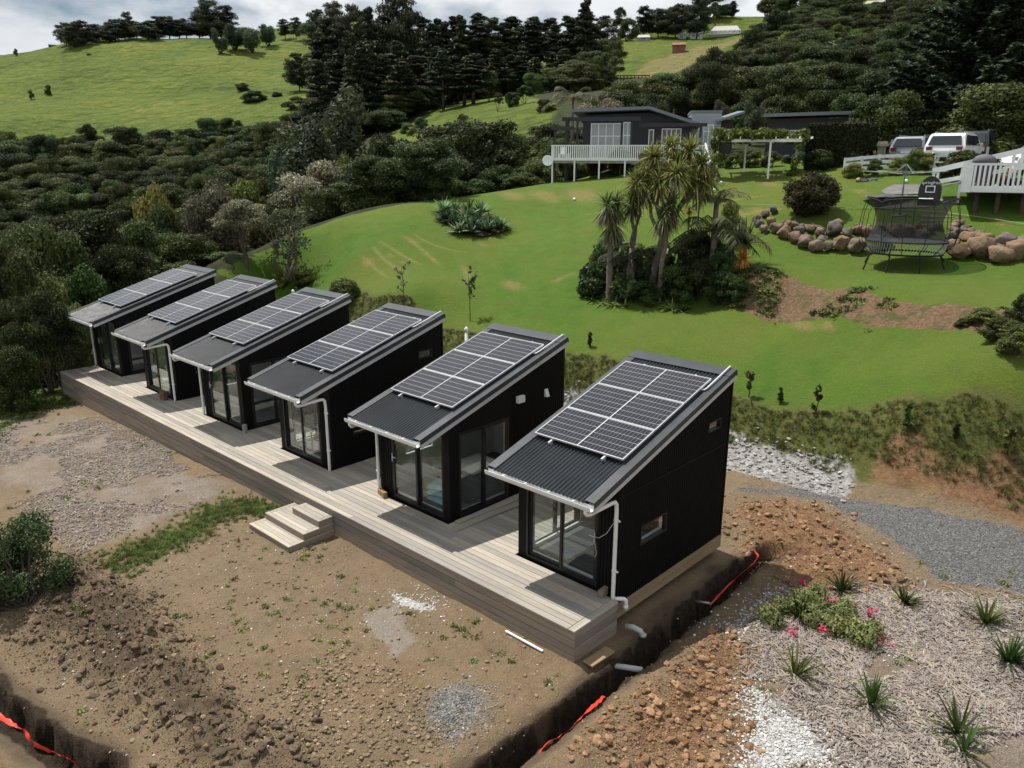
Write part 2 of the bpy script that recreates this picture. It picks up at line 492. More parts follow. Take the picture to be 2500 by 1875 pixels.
def soft(poly, x, y, w):
    """1 inside the outline, falling to 0 over w metres towards the edge"""
    e = list(poly) + [poly[0]]
    xs = [p[0] for p in poly]; ys = [p[1] for p in poly]
    out = np.zeros(np.shape(x))
    b = (x > min(xs)) & (x < max(xs)) & (y > min(ys)) & (y < max(ys))
    if not np.any(b): return out
    xb, yb = x[b], y[b]
    jx = xb + 0.22 * fbm(xb * 1.3, yb * 1.3, 71, 3); jy = yb + 0.22 * fbm(xb * 1.3, yb * 1.3, 72, 3)
    out[b] = inpoly(jx, jy, poly) * sstep(0, w, segdist(jx, jy, e))
    return out
def zg(x, y):
    a = np.atleast_1d(np.asarray(x, float)); b = np.atleast_1d(np.asarray(y, float))
    z = zbase(a, b)
    m = (b < 14) & (a > -34)
    if np.any(m): z[m] += relief(a[m], b[m])
    return z if np.ndim(x) else float(z[0])
def hit(px, py, far=420.0):
    """where the sight line of a picture position meets the ground"""
    d = ray(px, py); dl = math.hypot(d[0], d[1])
    t = np.concatenate([np.arange(5, 70, 0.1), np.arange(70, far, 0.6)]) / dl
    P = CAM[None] + d[None] * t[:, None]
    below = P[:, 2] < zg(P[:, 0], P[:, 1])
    i = int(np.argmax(below)) if below.any() else len(t) - 1
    p = P[i]
    return Vector((p[0], p[1], zg(p[0], p[1])))
def ground(px, dist):
    p = at(px, 420, dist)
    return Vector((p[0], p[1], zg(p[0], p[1])))

def axis_lines(lo, a, b, hi, step, grow):
    v = [a]
    s = step
    while v[0] > lo:
        s *= grow; v.insert(0, v[0] - s)
    w = list(np.arange(a + step, b, step))
    v += w; s = step
    while v[-1] < hi:
        s *= grow; v.append(v[-1] + s)
    return np.array(v)
gx = axis_lines(-470, -10.0, 6.6, 60, 0.06, 1.019)
gy = axis_lines(-40, -8.6, 7.0, 470, 0.06, 1.019)
NX, NY = len(gx), len(gy)
GX, GY = np.meshgrid(gx, gy)
GZ = zbase(GX, GY)
_m = (GY < 14) & (GX > -34)
_r = relief(GX[_m], GY[_m]); GZ[_m] += _r
_far = np.hypot(GX - CAM[0], GY - CAM[1])
_rel = sstep(90, 200, _far)
GZ += _rel * (3.0 * fbm(GX / 48, GY / 48, 81, 4) * sstep(320, 270, _far) * sstep(-110, -190, GX) + 0.8 * fbm(GX / 11, GY / 11, 82, 4))
_lawnbump = sstep(12, 16, GY) * (1 - _rel)
GZ += _lawnbump * 0.10 * fbm(GX / 5, GY / 5, 83, 3)

# what covers the ground
def jit(x, y, a, s, seed):
    return x + a * fbm(x * s, y * s, seed, 3), y + a * fbm(x * s, y * s, seed + 3, 3)
fx, fy = GX.ravel(), GY.ravel()
near = (fy < 14) & (fx > -40)
def mask(polys, amp=0.25, s=1.1, soften=0.0, only=near):
    out = np.zeros(len(fx))
    x, y = fx[only], fy[only]
    jx, jy = jit(x, y, amp, s, 91)
    m = np.zeros(len(x))
    for p in polys:
        if soften:
            m = np.maximum(m, inpoly(jx, jy, p) * sstep(0, soften, segdist(jx, jy, list(p) + [p[0]])))
        else:
            m = np.maximum(m, inpoly(jx, jy, p))
    out[only] = m
    return out
allv = np.ones(len(fx), bool)
def hp(pts): return [tuple(hit(a, b)[:2]) for a, b in pts]
lawn_far = [(500, 672), (560, 650), (640, 606), (700, 580), (830, 533), (950, 507), (1060, 492), (1200, 468), (1345, 450)]
P_LAWN = hp(lawn_far) + [tuple(ground(1345, 66)[:2]), tuple(ground(1740, 66)[:2]), tuple(ground(1990, 56)[:2]), tuple(ground(2120, 47.5)[:2]), tuple(ground(2500, 50)[:2]),
          (14, 45), (30, 30), (30, 11.2), (6, 11.2), (-27, 11.2)]
m_lawn = mask([P_LAWN], 0.5, 0.25, 0.3, allv)
P_PAST = [tuple(at(a, 300, b)[:2]) for a, b in ((-250, 182), (0, 178), (300, 168), (480, 164), (620, 160), (740, 158), (800, 190), (850, 230), (900, 330), (900, 420), (-400, 480))]
P_CLR = [tuple(at(a, 300, b)[:2]) for a, b in ((840, 92), (950, 84), (1130, 82), (1350, 90), (1360, 150), (1290, 172), (1180, 165), (1060, 145), (930, 132), (850, 115))]
def pd(*q): return [tuple(at(a, 300, b)[:2]) for a, b in q]
P_CLR2 = pd((1485, 170), (1560, 170), (1640, 178), (1700, 195), (1780, 240), (1840, 270), (1800, 285), (1720, 262), (1640, 235), (1560, 208))
P_CLR3 = pd((1430, 190), (1500, 172), (1650, 172), (1760, 205), (1900, 260), (1930, 330), (1440, 330))
P_CLR4 = hp([(1990, 45), (2080, 25), (2260, 25), (2240, 40), (2130, 52), (2040, 70)])
P_CLR5 = pd((1460, 118), (1500, 112), (1580, 130), (1560, 160), (1470, 150))
P_CLR6 = [tuple(at(a, 300, b)[:2]) for a, b in ((760, 205), (850, 190), (1480, 190), (1480, 300), (760, 330))]
P_FAR = [tuple(at(a, 300, b)[:2]) for a, b in ((700, 300), (1480, 250), (1900, 300), (2300, 275), (3000, 300), (3000, 500), (700, 500))]
m_past = mask([P_PAST, P_CLR, P_CLR3, P_CLR6, P_FAR], 6.0, 0.03, 6.0, allv)
m_dry = mask([P_CLR2, P_CLR4, P_CLR5], 2.0, 0.06, 3.0, allv)
m_site = (sstep(11.3, 10.3, fy + 0.5 * fbm(fx * 0.8, fy * 0.8, 95, 3)) * sstep(-31, -27.5, fx + fbm(fx, fy, 96, 3)))
m_bank = sstep(9.9, 10.5, fy + 0.6 * fbm(fx * 0.7, fy * 0.7, 97, 3)) * sstep(12.4, 11.2, fy + 0.5 * fbm(fx * 0.9, fy * 0.9, 98, 3)) * sstep(-31, -27, fx)
m_rock = sstep(8.7, 9.2, fy) * sstep(10.8, 10.2, fy + 0.6 * fbm(fx * 0.8, fy * 0.8, 99, 3)) * sstep(1.0, 0.2, fx + 0.5 * fbm(fx, fy, 92, 2)) * sstep(-29, -27, fx)
m_clay = np.maximum(mask([P_CLAYH, P_CLAYT], 0.45, 1.0, 0.8),
                    sstep(0.9, 1.6, fx) * sstep(9.9, 10.3, fy) * sstep(11.2, 10.5, fy + .4 * fbm(fx, fy, 88, 3)))
P_UPB = hp([(1800, 660), (1940, 676), (2070, 700), (2300, 738), (2520, 758), (2520, 880), (2344, 826), (2210, 814), (2040, 788), (1857, 780), (1765, 745), (1775, 680)])
m_upb = mask([P_UPB], 0.4, 0.8, 0.3, allv)
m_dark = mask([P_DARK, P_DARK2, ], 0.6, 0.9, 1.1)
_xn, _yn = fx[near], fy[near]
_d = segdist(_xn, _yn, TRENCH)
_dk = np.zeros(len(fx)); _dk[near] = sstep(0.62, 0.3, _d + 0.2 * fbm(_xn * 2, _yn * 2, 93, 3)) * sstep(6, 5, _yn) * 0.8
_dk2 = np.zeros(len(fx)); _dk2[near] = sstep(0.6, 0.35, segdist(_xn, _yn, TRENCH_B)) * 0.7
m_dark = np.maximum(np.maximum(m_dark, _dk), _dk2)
m_dug_shade = np.zeros(len(fx)); m_dug_shade[near] = np.maximum(sstep(0.36, 0.20, _d + 0.10 * fbm(_xn * 4, _yn * 4, 94, 3)) * sstep(6, 5, _yn), sstep(0.40, 0.22, segdist(_xn, _yn, TRENCH_B) + 0.10 * fbm(_xn * 4, _yn * 4, 94, 3)))  # dark dug soil of both trenches, darkened further to paint in their shade
m_mul = np.maximum(mask([P_MULR], 0.4, 1.0, 0.5), mask([P_MULL], 0.8, 0.6, 1.3))
m_grass = mask([P_GRSS, P_GRSL], 0.5, 1.0, 0.6)
m_grav = np.maximum(mask([P_GRV], 0.3, 1.2, 0.45), mask([P_PILE], 0.25, 2.0, 0.3))
m_wht = mask(P_WHT, 0.35, 1.8, 0.3)
m_chalk = mask([P_CHALK], 0.4, 1.0, 0.6)
# worn and scuffed patches of the lawn
SCUFF = [(1010, 590, 9), (1030, 612, 7), (1055, 635, 5), (1080, 655, 4), (950, 625, 8), (985, 640, 8), (930, 665, 4), (1360, 690, 8), (1330, 480, 30), (1420, 478, 26),
         (1250, 478, 22), (1800, 520, 16), (1850, 512, 14), (1770, 483, 12), (1900, 505, 10), (1960, 795, 25), (2020, 800, 18), (1140, 690, 5), (1180, 600, 10), (2100, 470, 12),
         (1250, 700, 22), (1500, 560, 18), (900, 640, 12), (2440, 540, 22), (1880, 450, 14), (1470, 700, 14)]
m_scuff = np.zeros(len(fx))
for a, b, s in SCUFF:
    p = hit(a, b); q = hit(a + s, b); q2 = hit(a + s * 0.9, b + s * 0.45)
    e = Vector((q2[0] - p[0], q2[1] - p[1])); ln = max(e.length * 1.6, 0.25); e.normalize()
    u = (fx - p[0]) * e.x + (fy - p[1]) * e.y; v = -(fx - p[0]) * e.y + (fy - p[1]) * e.x
    m_scuff = np.maximum(m_scuff, np.exp(-(u / ln) ** 2 - (v / (ln * 0.45)) ** 2))
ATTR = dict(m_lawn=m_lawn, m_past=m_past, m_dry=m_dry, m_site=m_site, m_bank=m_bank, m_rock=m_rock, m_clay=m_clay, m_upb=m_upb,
            m_dark=m_dark, m_dug_shade=m_dug_shade, m_mul=m_mul, m_grass=m_grass, m_grav=m_grav, m_wht=m_wht, m_chalk=m_chalk, m_scuff=m_scuff)

ARCS = [(hp([q])[0], hp([r])[0], hp([s])[0], w) for q, r, s, w in (((905, 598), (945, 640), (990, 665), .16), ((985, 575), (1030, 610), (1075, 650), .22), ((1000, 560), (1062, 600), (1110, 612), .14), ((930, 590), (975, 618), (1045, 655), .15), ((880, 625), (915, 655), (950, 680), .13), ((1128, 650), (1140, 668), (1146, 690), .3), ((1340, 695), (1375, 678), (1410, 665), .25), ((1440, 525), (1560, 515), (1690, 520), .3), ((1730, 500), (1800, 486), (1880, 478), .25), ((1760, 545), (1830, 520), (1900, 505), .3))]
def ground_material():
    t = NT('ground_cover')
    P = t.pos()
    n_big = t.noise(0.18, 4, 0.55, P); n_mid = t.noise(1.3, 5, 0.6, P); n_fine = t.noise(9.0, 5, 0.65, P)
    n_vf = t.noise(42.0, 4, 0.7, P); n_far = t.noise(0.035, 5, 0.6, P)
    def edge(a, lo=0.3, hi=0.6):     # ragged outline
        s = t.math('ADD', t.attr(a), t.math('MULTIPLY', t.math('SUBTRACT', n_fine, 0.5), 0.55))
        s = t.math('ADD', s, t.math('MULTIPLY', t.math('SUBTRACT', n_vf, 0.5), 0.3))
        nd = t.n('MapRange'); nd.interpolation_type = 'SMOOTHSTEP'
        nd.inputs['From Min'].default_value = lo; nd.inputs['From Max'].default_value = hi
        t.l(s, nd.inputs['Value']); return nd.outputs[0]
    # forest floor
    c = t.ramp(n_mid, [(0.3, (0.018, 0.022, 0.009)), (0.7, (0.05, 0.06, 0.02))])
    # pasture with stock tracks along the contour
    past = t.ramp(t.math('ADD', t.math('MULTIPLY', n_far, 0.5), t.math('MULTIPLY', t.noise(0.45, 5, 0.7, P), 0.5)),
                  [(0.34, (0.042, 0.066, 0.011)), (0.47, (0.100, 0.145, 0.021)), (0.56, (0.142, 0.178, 0.028)), (0.68, (0.215, 0.208, 0.055))])
    c = t.mix(edge('m_past', 0.2, 0.5), c, past)
    dry = t.ramp(t.noise(0.5, 6, 0.7, P), [(0.3, (0.125, 0.13, 0.036)), (0.7, (0.27, 0.235, 0.095))])
    c = t.mix(edge('m_dry', 0.2, 0.5), c, dry)
    # mown lawn
    lw = t.math('ADD', t.math('MULTIPLY', n_big, 0.3), t.math('ADD', t.math('MULTIPLY', n_mid, 0.38), t.math('MULTIPLY', n_fine, 0.32)))
    lawn = t.ramp(lw, [(0.38, (0.034, 0.092, 0.010)), (0.5, (0.074, 0.146, 0.015)), (0.62, (0.140, 0.190, 0.030))])
    lawn = t.mix(0.55, lawn, t.ramp(n_vf, [(0.28, (0.015, 0.042, 0.005)), (0.5, (0.068, 0.134, 0.014)), (0.76, (0.165, 0.235, 0.038))]))
    sx = t.n('SeparateXYZ'); t.l(P, sx.inputs[0])
    arcs = None
    for (p1, p2, p3, wd) in ARCS:      # pale wheel marks: arcs of circles
        (ax, ay), (bx, by), (cx_, cy_) = p1, p2, p3
        dd = 2 * (ax * (by - cy_) + bx * (cy_ - ay) + cx_ * (ay - by))
        ux = ((ax * ax + ay * ay) * (by - cy_) + (bx * bx + by * by) * (cy_ - ay) + (cx_ * cx_ + cy_ * cy_) * (ay - by)) / dd
        uy = ((ax * ax + ay * ay) * (cx_ - bx) + (bx * bx + by * by) * (ax - cx_) + (cx_ * cx_ + cy_ * cy_) * (bx - ax)) / dd
        rad = math.hypot(ax - ux, ay - uy); half = math.hypot(ax - cx_, ay - cy_) / 2 * 1.05
        mx_, my_ = bx, by
        def dist(qx, qy):
            a = t.math('SUBTRACT', sx.outputs[0], qx); b = t.math('SUBTRACT', sx.outputs[1], qy)
            return t.math('SQRT', t.math('ADD', t.math('MULTIPLY', a, a), t.math('MULTIPLY', b, b)))
        band = t.math('SUBTRACT', 1.0, t.math('DIVIDE', t.math('ABSOLUTE', t.math('SUBTRACT', dist(ux, uy), rad)), wd), True)
        fade = t.math('SUBTRACT', 1.0, t.math('POWER', t.math('DIVIDE', dist(mx_, my_), half), 4.0), True)
        one = t.math('MULTIPLY', band, fade)
        arcs = one if arcs is None else t.math('MAXIMUM', arcs, one)
    arcs = t.math('MULTIPLY', t.math('MULTIPLY', arcs, t.math('ADD', t.math('MULTIPLY', n_fine, 2.4), -0.62, True)), 0.6, True)
    lawn = t.mix(t.math('MULTIPLY', t.ramp(t.noise(0.55, 5, 0.7, P), [(0.48, (0, 0, 0)), (0.74, (1, 1, 1))]), 0.5), lawn, t.ramp(n_vf, [(0.3, (0.055, 0.070, 0.014)), (0.7, (0.18, 0.18, 0.05))]))
    lawn = t.mix(t.math('MULTIPLY', t.ramp(t.noise(0.085, 4, 0.6, P), [(0.42, (0, 0, 0)), (0.62, (1, 1, 1))]), 0.6), lawn, t.ramp(n_vf, [(0.28, (0.045, 0.062, 0.010)), (0.5, (0.125, 0.148, 0.024)), (0.76, (0.23, 0.225, 0.06))]))
    lawn = t.mix(arcs, lawn, (0.30, 0.23, 0.105))
    lawn = t.mix(t.math('MULTIPLY', edge('m_scuff', 0.3, 1.0), 0.6), lawn, t.ramp(n_fine, [(0.3, (0.16, 0.13, 0.045)), (0.7, (0.30, 0.22, 0.10))]))
    c = t.mix(edge('m_lawn', 0.2, 0.5), c, lawn)
    up = t.ramp(n_fine, [(0.25, (0.075, 0.050, 0.028)), (0.5, (0.165, 0.105, 0.058)), (0.75, (0.23, 0.185, 0.12))])
    up = t.mix(t.ramp(n_mid, [(0.52, (0, 0, 0)), (0.62, (0.8, 0.8, 0.8))]), up, t.ramp(n_vf, [(0.3, (0.03, 0.05, 0.012)), (0.7, (0.09, 0.12, 0.03))]))
    c = t.mix(edge('m_upb'), c, up)
    # bare soil of the site
    soil = t.ramp(t.math('ADD', t.math('MULTIPLY', n_mid, 0.55), t.math('MULTIPLY', n_fine, 0.45)),
                  [(0.28, (0.115, 0.076, 0.041)), (0.46, (0.225, 0.153, 0.083)), (0.6, (0.30, 0.21, 0.12)), (0.75, (0.32, 0.175, 0.08))])
    soil = t.mix(t.ramp(n_big, [(0.35, (0.3, 0.3, 0.3)), (0.62, (0, 0, 0))]), soil, t.ramp(n_fine, [(0.3, (0.12, 0.10, 0.08)), (0.7, (0.26, 0.235, 0.20))]))
    n_gr = t.noise(75.0, 3, 0.8, P)
    soil = t.mix(0.55, soil, t.ramp(n_gr, [(0.32, (0.05, 0.036, 0.022)), (0.5, (0.20, 0.148, 0.09)), (0.7, (0.40, 0.325, 0.235))]))
    soil = t.mix(t.ramp(n_vf, [(0.60, (0, 0, 0)), (0.68, (0.7, 0.7, 0.7))]), soil, (0.42, 0.37, 0.30))
    soil = t.mix(t.ramp(n_vf, [(0.28, (0.75, 0.75, 0.75)), (0.40, (0, 0, 0))]), soil, (0.05, 0.038, 0.026))
    soil = t.mix(t.math('MULTIPLY', t.ramp(t.noise(2.3, 5, 0.7, P), [(0.58, (0, 0, 0)), (0.68, (1, 1, 1))]), 0.35), soil, (0.10, 0.11, 0.035))
    c = t.mix(edge('m_site', 0.3, 0.6), c, soil)
    c = t.mix(t.math('MULTIPLY', edge('m_chalk', 0.2, 0.7), 0.6), c, t.ramp(n_vf, [(0.3, (0.18, 0.16, 0.13)), (0.7, (0.45, 0.42, 0.38))]))
    bank = t.ramp(t.math('ADD', t.math('MULTIPLY', n_fine, 0.6), t.math('MULTIPLY', n_mid, 0.4)), [(0.3, (0.05, 0.066, 0.016)), (0.55, (0.115, 0.125, 0.034)), (0.75, (0.18, 0.135, 0.06))])
    c = t.mix(edge('m_bank'), c, bank)
    rock = t.ramp(t.noise(7.0, 6, 0.75, P), [(0.32, (0.10, 0.095, 0.085)), (0.5, (0.34, 0.33, 0.31)), (0.7, (0.50, 0.50, 0.48))])
    c = t.mix(edge('m_rock'), c, rock)
    clay = t.ramp(t.math('ADD', t.math('MULTIPLY', n_mid, 0.4), t.math('MULTIPLY', n_fine, 0.6)),
                  [(0.28, (0.105, 0.055, 0.028)), (0.5, (0.235, 0.135, 0.072)), (0.72, (0.35, 0.225, 0.13))])
    c = t.mix(edge('m_clay', 0.1, 0.9), c, clay)
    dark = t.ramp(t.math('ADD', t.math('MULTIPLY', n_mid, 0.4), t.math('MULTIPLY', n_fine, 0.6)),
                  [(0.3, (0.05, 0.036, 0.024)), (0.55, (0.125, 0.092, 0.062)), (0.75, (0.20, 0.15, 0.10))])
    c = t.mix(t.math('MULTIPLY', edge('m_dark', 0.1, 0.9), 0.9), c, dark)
    c = t.mix(t.math('MULTIPLY', edge('m_dug_shade', 0.2, 0.7), 0.92), c, t.ramp(n_fine, [(0.3, (0.016, 0.011, 0.008)), (0.7, (0.060, 0.042, 0.028))]))  # near-black brown: dug soil with the trench shade mixed into its colour
    mv = t.mapping(P, (1, 1, 1), (0, 0, 0.6)); 
    mul = t.ramp(t.math('ADD', t.math('MULTIPLY', t.noise(26.0, 4, 0.75, P), 0.7), t.math('MULTIPLY', n_mid, 0.3)),
                 [(0.3, (0.075, 0.055, 0.040)), (0.48, (0.23, 0.19, 0.155)), (0.62, (0.34, 0.295, 0.25)), (0.75, (0.42, 0.34, 0.24))])
    mul = t.mix(t.ramp(t.noise(0.8, 5, 0.65, P), [(0.45, (0, 0, 0)), (0.68, (0.75, 0.75, 0.75))]), mul, t.ramp(n_vf, [(0.3, (0.13, 0.09, 0.055)), (0.7, (0.33, 0.25, 0.16))]))
    c = t.mix(edge('m_mul', 0.15, 0.6), c, mul)
    gr = t.ramp(n_vf, [(0.3, (0.025, 0.05, 0.010)), (0.7, (0.10, 0.15, 0.03))])
    c = t.mix(edge('m_grass'), c, gr)
    vo = t.n('TexVoronoi'); vo.inputs['Scale'].default_value = 34.0; t.l(P, vo.inputs['Vector'])
    grav = t.ramp(vo.outputs['Color'], [(0.1, (0.06, 0.059, 0.058)), (0.5, (0.13, 0.129, 0.127)), (0.9, (0.225, 0.222, 0.216))])
    c = t.mix(edge('m_grav'), c, grav)
    wht = t.ramp(vo.outputs['Color'], [(0.05, (0.28, 0.27, 0.25)), (0.5, (0.55, 0.55, 0.53)), (0.9, (0.70, 0.70, 0.69))])
    c = t.mix(edge('m_wht', 0.35, 0.75), c, wht)
    t.col(c)
    # relief: clods, blades, stock tracks
    tracks = t.n('TexWave'); tracks.wave_type = 'BANDS'; tracks.bands_direction = 'Z'
    tracks.inputs['Scale'].default_value = 0.16; tracks.inputs['Distortion'].default_value = 9.0
    tracks.inputs['Detail'].default_value = 4.0; tracks.inputs['Detail Scale'].default_value = 1.2
    t.l(P, tracks.inputs['Vector'])
    h1 = t.math('MULTIPLY', tracks.outputs['Fac'], t.math('MULTIPLY', t.attr('m_past'), 0.45))
    h2 = t.math('MULTIPLY', t.noise(0.25, 6, 0.7, P), t.math('MULTIPLY', t.attr('m_past'), 3.6))
    h3 = t.math('ADD', t.math('MULTIPLY', n_fine, 0.07), t.math('MULTIPLY', n_vf, 0.05))
    t.bump(t.math('ADD', t.math('ADD', h1, h2), h3), 1.0, 1.0)
    return t.fin(0.9, 0, 0.15)
GROUND_MAT = ground_material()

_V = np.stack([GX.ravel(), GY.ravel(), GZ.ravel()], 1)
_i = np.arange(NY - 1)[:, None] * NX + np.arange(NX - 1)[None, :]
_F = np.stack([_i, _i + 1, _i + NX + 1, _i + NX], -1).reshape(-1, 4)
_fc = lambda a: a[_F].mean(1)
_cls = np.zeros(len(_F), int)                              # 0 terrain
_cy = _fc(fy); _cx = _fc(fx); _fd = np.hypot(_cx - CAM[0], _cy - CAM[1])
_cls[(_fc(m_lawn) > 0.4)] = 1                              # lawn
_cls[(_fc(m_site) > 0.45) & (_cls != 1)] = 2               # ground
_cls[(_fc(m_grav) > 0.4) & (_cy > 4)] = 3                  # path
_cls[(_cls == 0) & (_fd > 150)] = 4                        # hill
def sub_ground(name, k, label):
    f = _F[_cls == k]
    used = np.unique(f); re = np.zeros(len(_V), np.int32); re[used] = np.arange(len(used))
    me = np_mesh(name, _V[used], re[f], {a: v[used] for a, v in ATTR.items()}, True)
    o = link(name, me, GROUND_MAT)
    return tag(o, label, None, None, 'structure')
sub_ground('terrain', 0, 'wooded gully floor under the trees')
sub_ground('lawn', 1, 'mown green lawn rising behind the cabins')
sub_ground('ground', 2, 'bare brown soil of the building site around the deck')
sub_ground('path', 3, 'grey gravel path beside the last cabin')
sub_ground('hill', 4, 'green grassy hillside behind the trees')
# ------------------------------------------------------------------ shared object materials
M_BLACK = paint('black_cladding', (0.0042, 0.0041, 0.0044), 0.6, 0.0, 0.14, 0.25, 2.0)
M_ROOF = paint('charcoal_roofing', (0.026, 0.031, 0.036), 0.45, 0.0, 0.4, 0.3, 1.2)
M_FLASH = paint('charcoal_flashing', (0.030, 0.035, 0.040), 0.38, 0.0, 0.5, 0.25, 1.5)
M_WHITE = paint('white_plastic', (0.66, 0.67, 0.66), 0.4, 0, 0.5, 0.08, 2.0)
M_FASC = paint('pale_grey_fascia', (0.42, 0.43, 0.43), 0.5, 0, 0.4, 0.08, 2.0)
M_ALU = paint('bare_aluminium', (0.50, 0.51, 0.52), 0.35, 0.4, 0.5, 0.08, 4.0)
M_FRAME = paint('black_joinery', (0.012, 0.012, 0.013), 0.4, 0, 0.4, 0.2, 3.0)
M_INNER = paint('white_lining', (0.62, 0.61, 0.58), 0.7, 0, 0.3, 0.05, 1.5)
M_CARPET = paint('grey_carpet', (0.13, 0.135, 0.14), 0.95, 0, 0.1, 0.12, 6.0)
M_RUST = paint('rusty_steel', (0.16, 0.08, 0.045), 0.8, 0.0, 0.3, 0.4, 8.0)

def glass_mat(name, tint=(0.93, 0.96, 0.95), reflect=1.0):
    t = NT(name)
    tr = t.n('BsdfTransparent'); tr.inputs['Color'].default_value = tint + (1,)
    gl = t.n('BsdfGlossy'); gl.inputs['Roughness'].default_value = 0.01
    gl.inputs['Color'].default_value = (0.9, 0.95, 0.95, 1)
    lw = t.n('LayerWeight'); lw.inputs['Blend'].default_value = 0.5
    fr = t.math('ADD', t.math('MULTIPLY', t.math('POWER', lw.outputs['Facing'], 4.0), 0.9), 0.045)
    mx = t.n('MixShader')
    t.l(t.math('MULTIPLY', fr, reflect, True), mx.inputs['Fac'])
    t.l(tr.outputs[0], mx.inputs[1]); t.l(gl.outputs[0], mx.inputs[2]); t.l(mx.outputs[0], t.out.inputs['Surface'])
    return t.m
M_GLASS = glass_mat('window_glass', reflect=1.3)
def timber_mat(name, lo, hi, scale=1.0, axis=0):
    t = NT(name)
    o = t.obj()
    sc = [14.0, 14.0, 14.0]; sc[axis] = 0.8
    ri = t.rand()
    ofs = t.n('CombineXYZ'); t.l(t.math('MULTIPLY', ri, 37.0), ofs.inputs[0]); t.l(t.math('MULTIPLY', ri, 91.0), ofs.inputs[1])
    va = t.n('VectorMath'); va.operation = 'ADD'; t.l(o, va.inputs[0]); t.l(ofs.outputs[0], va.inputs[1])
    g = t.noise(1.0, 6, 0.65, t.mapping(va.outputs[0], tuple(s * scale for s in sc)))
    blot = t.noise(1.1, 4, 0.6, va.outputs[0])
    c = t.ramp(g, [(0.25, lo), (0.75, hi)])
    c = t.mix(t.math('MULTIPLY', blot, 0.5), c, tuple(0.55 * (a + b) / 2 for a, b in zip(lo, hi)))
    hs = t.n('HueSaturation'); t.l(c, hs.inputs['Color'])
    t.l(t.math('ADD', t.math('MULTIPLY', ri, 0.42), 0.78), hs.inputs['Value'])
    t.l(t.math('ADD', t.math('MULTIPLY', ri, 0.5), 0.75), hs.inputs['Saturation'])
    t.col(hs.outputs['Color']); t.bump(g, 0.004)
    return t.fin(0.8, 0, 0.25)
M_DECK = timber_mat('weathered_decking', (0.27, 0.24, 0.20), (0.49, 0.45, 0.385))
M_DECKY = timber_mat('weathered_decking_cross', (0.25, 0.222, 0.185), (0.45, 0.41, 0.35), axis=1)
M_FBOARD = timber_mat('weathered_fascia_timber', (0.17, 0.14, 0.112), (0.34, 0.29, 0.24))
M_FBOARDY = timber_mat('weathered_fascia_timber_cross', (0.17, 0.14, 0.112), (0.34, 0.29, 0.24), axis=1)
M_PINE = timber_mat('rough_sawn_pine', (0.20, 0.14, 0.085), (0.38, 0.28, 0.17), axis=1)

# ------------------------------------------------------------------ deck and steps
RX = [-22.365, -17.874, -13.428, -8.962, -4.487, 0.0]        # right roof edge of each cabin
RW, RL, ZF, ZB = 2.515, 4.780, 2.131, 3.540
TH = math.atan2(ZB - ZF, RL); SL = math.hypot(RL, ZB - ZF)
def zroof(y): return ZF + y * (ZB - ZF) / RL
DX0, DX1, DY0 = -24.85, 0.084, -0.571
deck = thing('timber_deck', 'long weathered timber deck carrying the row of six black cabins', 'deck', (DX0, DY0, 0))
_plank_cache = {}
def plank(name, parent, x0, x1, y0, y1, z0, z1, mat, ox=DX0, oy=DY0, oz=0.0):
    """one board: shared unit mesh per size, 4 mm arris all round the top"""
    key = (round(x1 - x0, 3), round(y1 - y0, 3), round(z1 - z0, 3), mat.name)
    if key not in _plank_cache:
        a, b, c = (x1 - x0) / 2, (y1 - y0) / 2, (z1 - z0); e = 0.004
        m = MB()
        m.add([(-a, -b, -c), (a, -b, -c), (a, b, -c), (-a, b, -c), (-a, -b, -e), (a, -b, -e), (a, b, -e), (-a, b, -e),
               (-a + e, -b + e, 0), (a - e, -b + e, 0), (a - e, b - e, 0), (-a + e, b - e, 0)],
              [(3, 2, 1, 0), (8, 9, 10, 11)] + [(i, (i + 1) % 4, 4 + (i + 1) % 4, 4 + i) for i in range(4)] + [(4 + i, 4 + (i + 1) % 4, 8 + (i + 1) % 4, 8 + i) for i in range(4)])
        _plank_cache[key] = m.mesh(name); _plank_cache[key].materials.append(mat)
    return link(name, _plank_cache[key], None, parent, ((x0 + x1) / 2 - ox, (y0 + y1) / 2 - oy, z1 - oz))
PB, PG = 0.138, 0.009
# edging board along the front and the end
def runs(x0, x1, lens, rnd):
    out = []; x = x0
    first = True
    while x < x1 - 0.05:
        l = rnd.choice(lens)
        if first: l *= rnd.choice((0.35, 0.6, 0.8, 1.0)); first = False
        e = min(x + l, x1)
        if x1 - e < 0.7: e = x1
        out.append((round(x, 2), round(e - 0.004, 2) if e < x1 else e)); x = e
    return out
rd = random.Random(3)
for (a, b) in runs(DX0, DX1 - PB - PG, (4.8, 5.4), rd):
    plank('plank', deck, a, b, DY0, DY0 + PB, -0.03, 0.0, M_DECK)
rowsy = []
y = DY0 + PB + PG
while y < 4.7:
    rowsy.append(y); y += PB + PG
for y in rowsy:
    if y + PB < 0.84:
        x1 = DX1 - PB - PG if y < 0.70 else -0.05
        for (a, b) in runs(DX0, x1, (2.4, 3.6, 4.8, 5.4), rd):
            plank('plank', deck, a, b, y, y + PB, -0.03, 0.0, M_DECK)
    elif y < 3.9:
        for i in range(5):
            plank('plank', deck, round(RX[i] - 0.02, 2), round(RX[i] - 0.02, 2) + 2.0, y, y + PB, -0.03, 0.0, M_DECK)
for yy in (DY0, ):
    plank('end_board', deck, DX1 - PB, DX1, DY0, 0.72, -0.03, 0.0, M_DECKY)
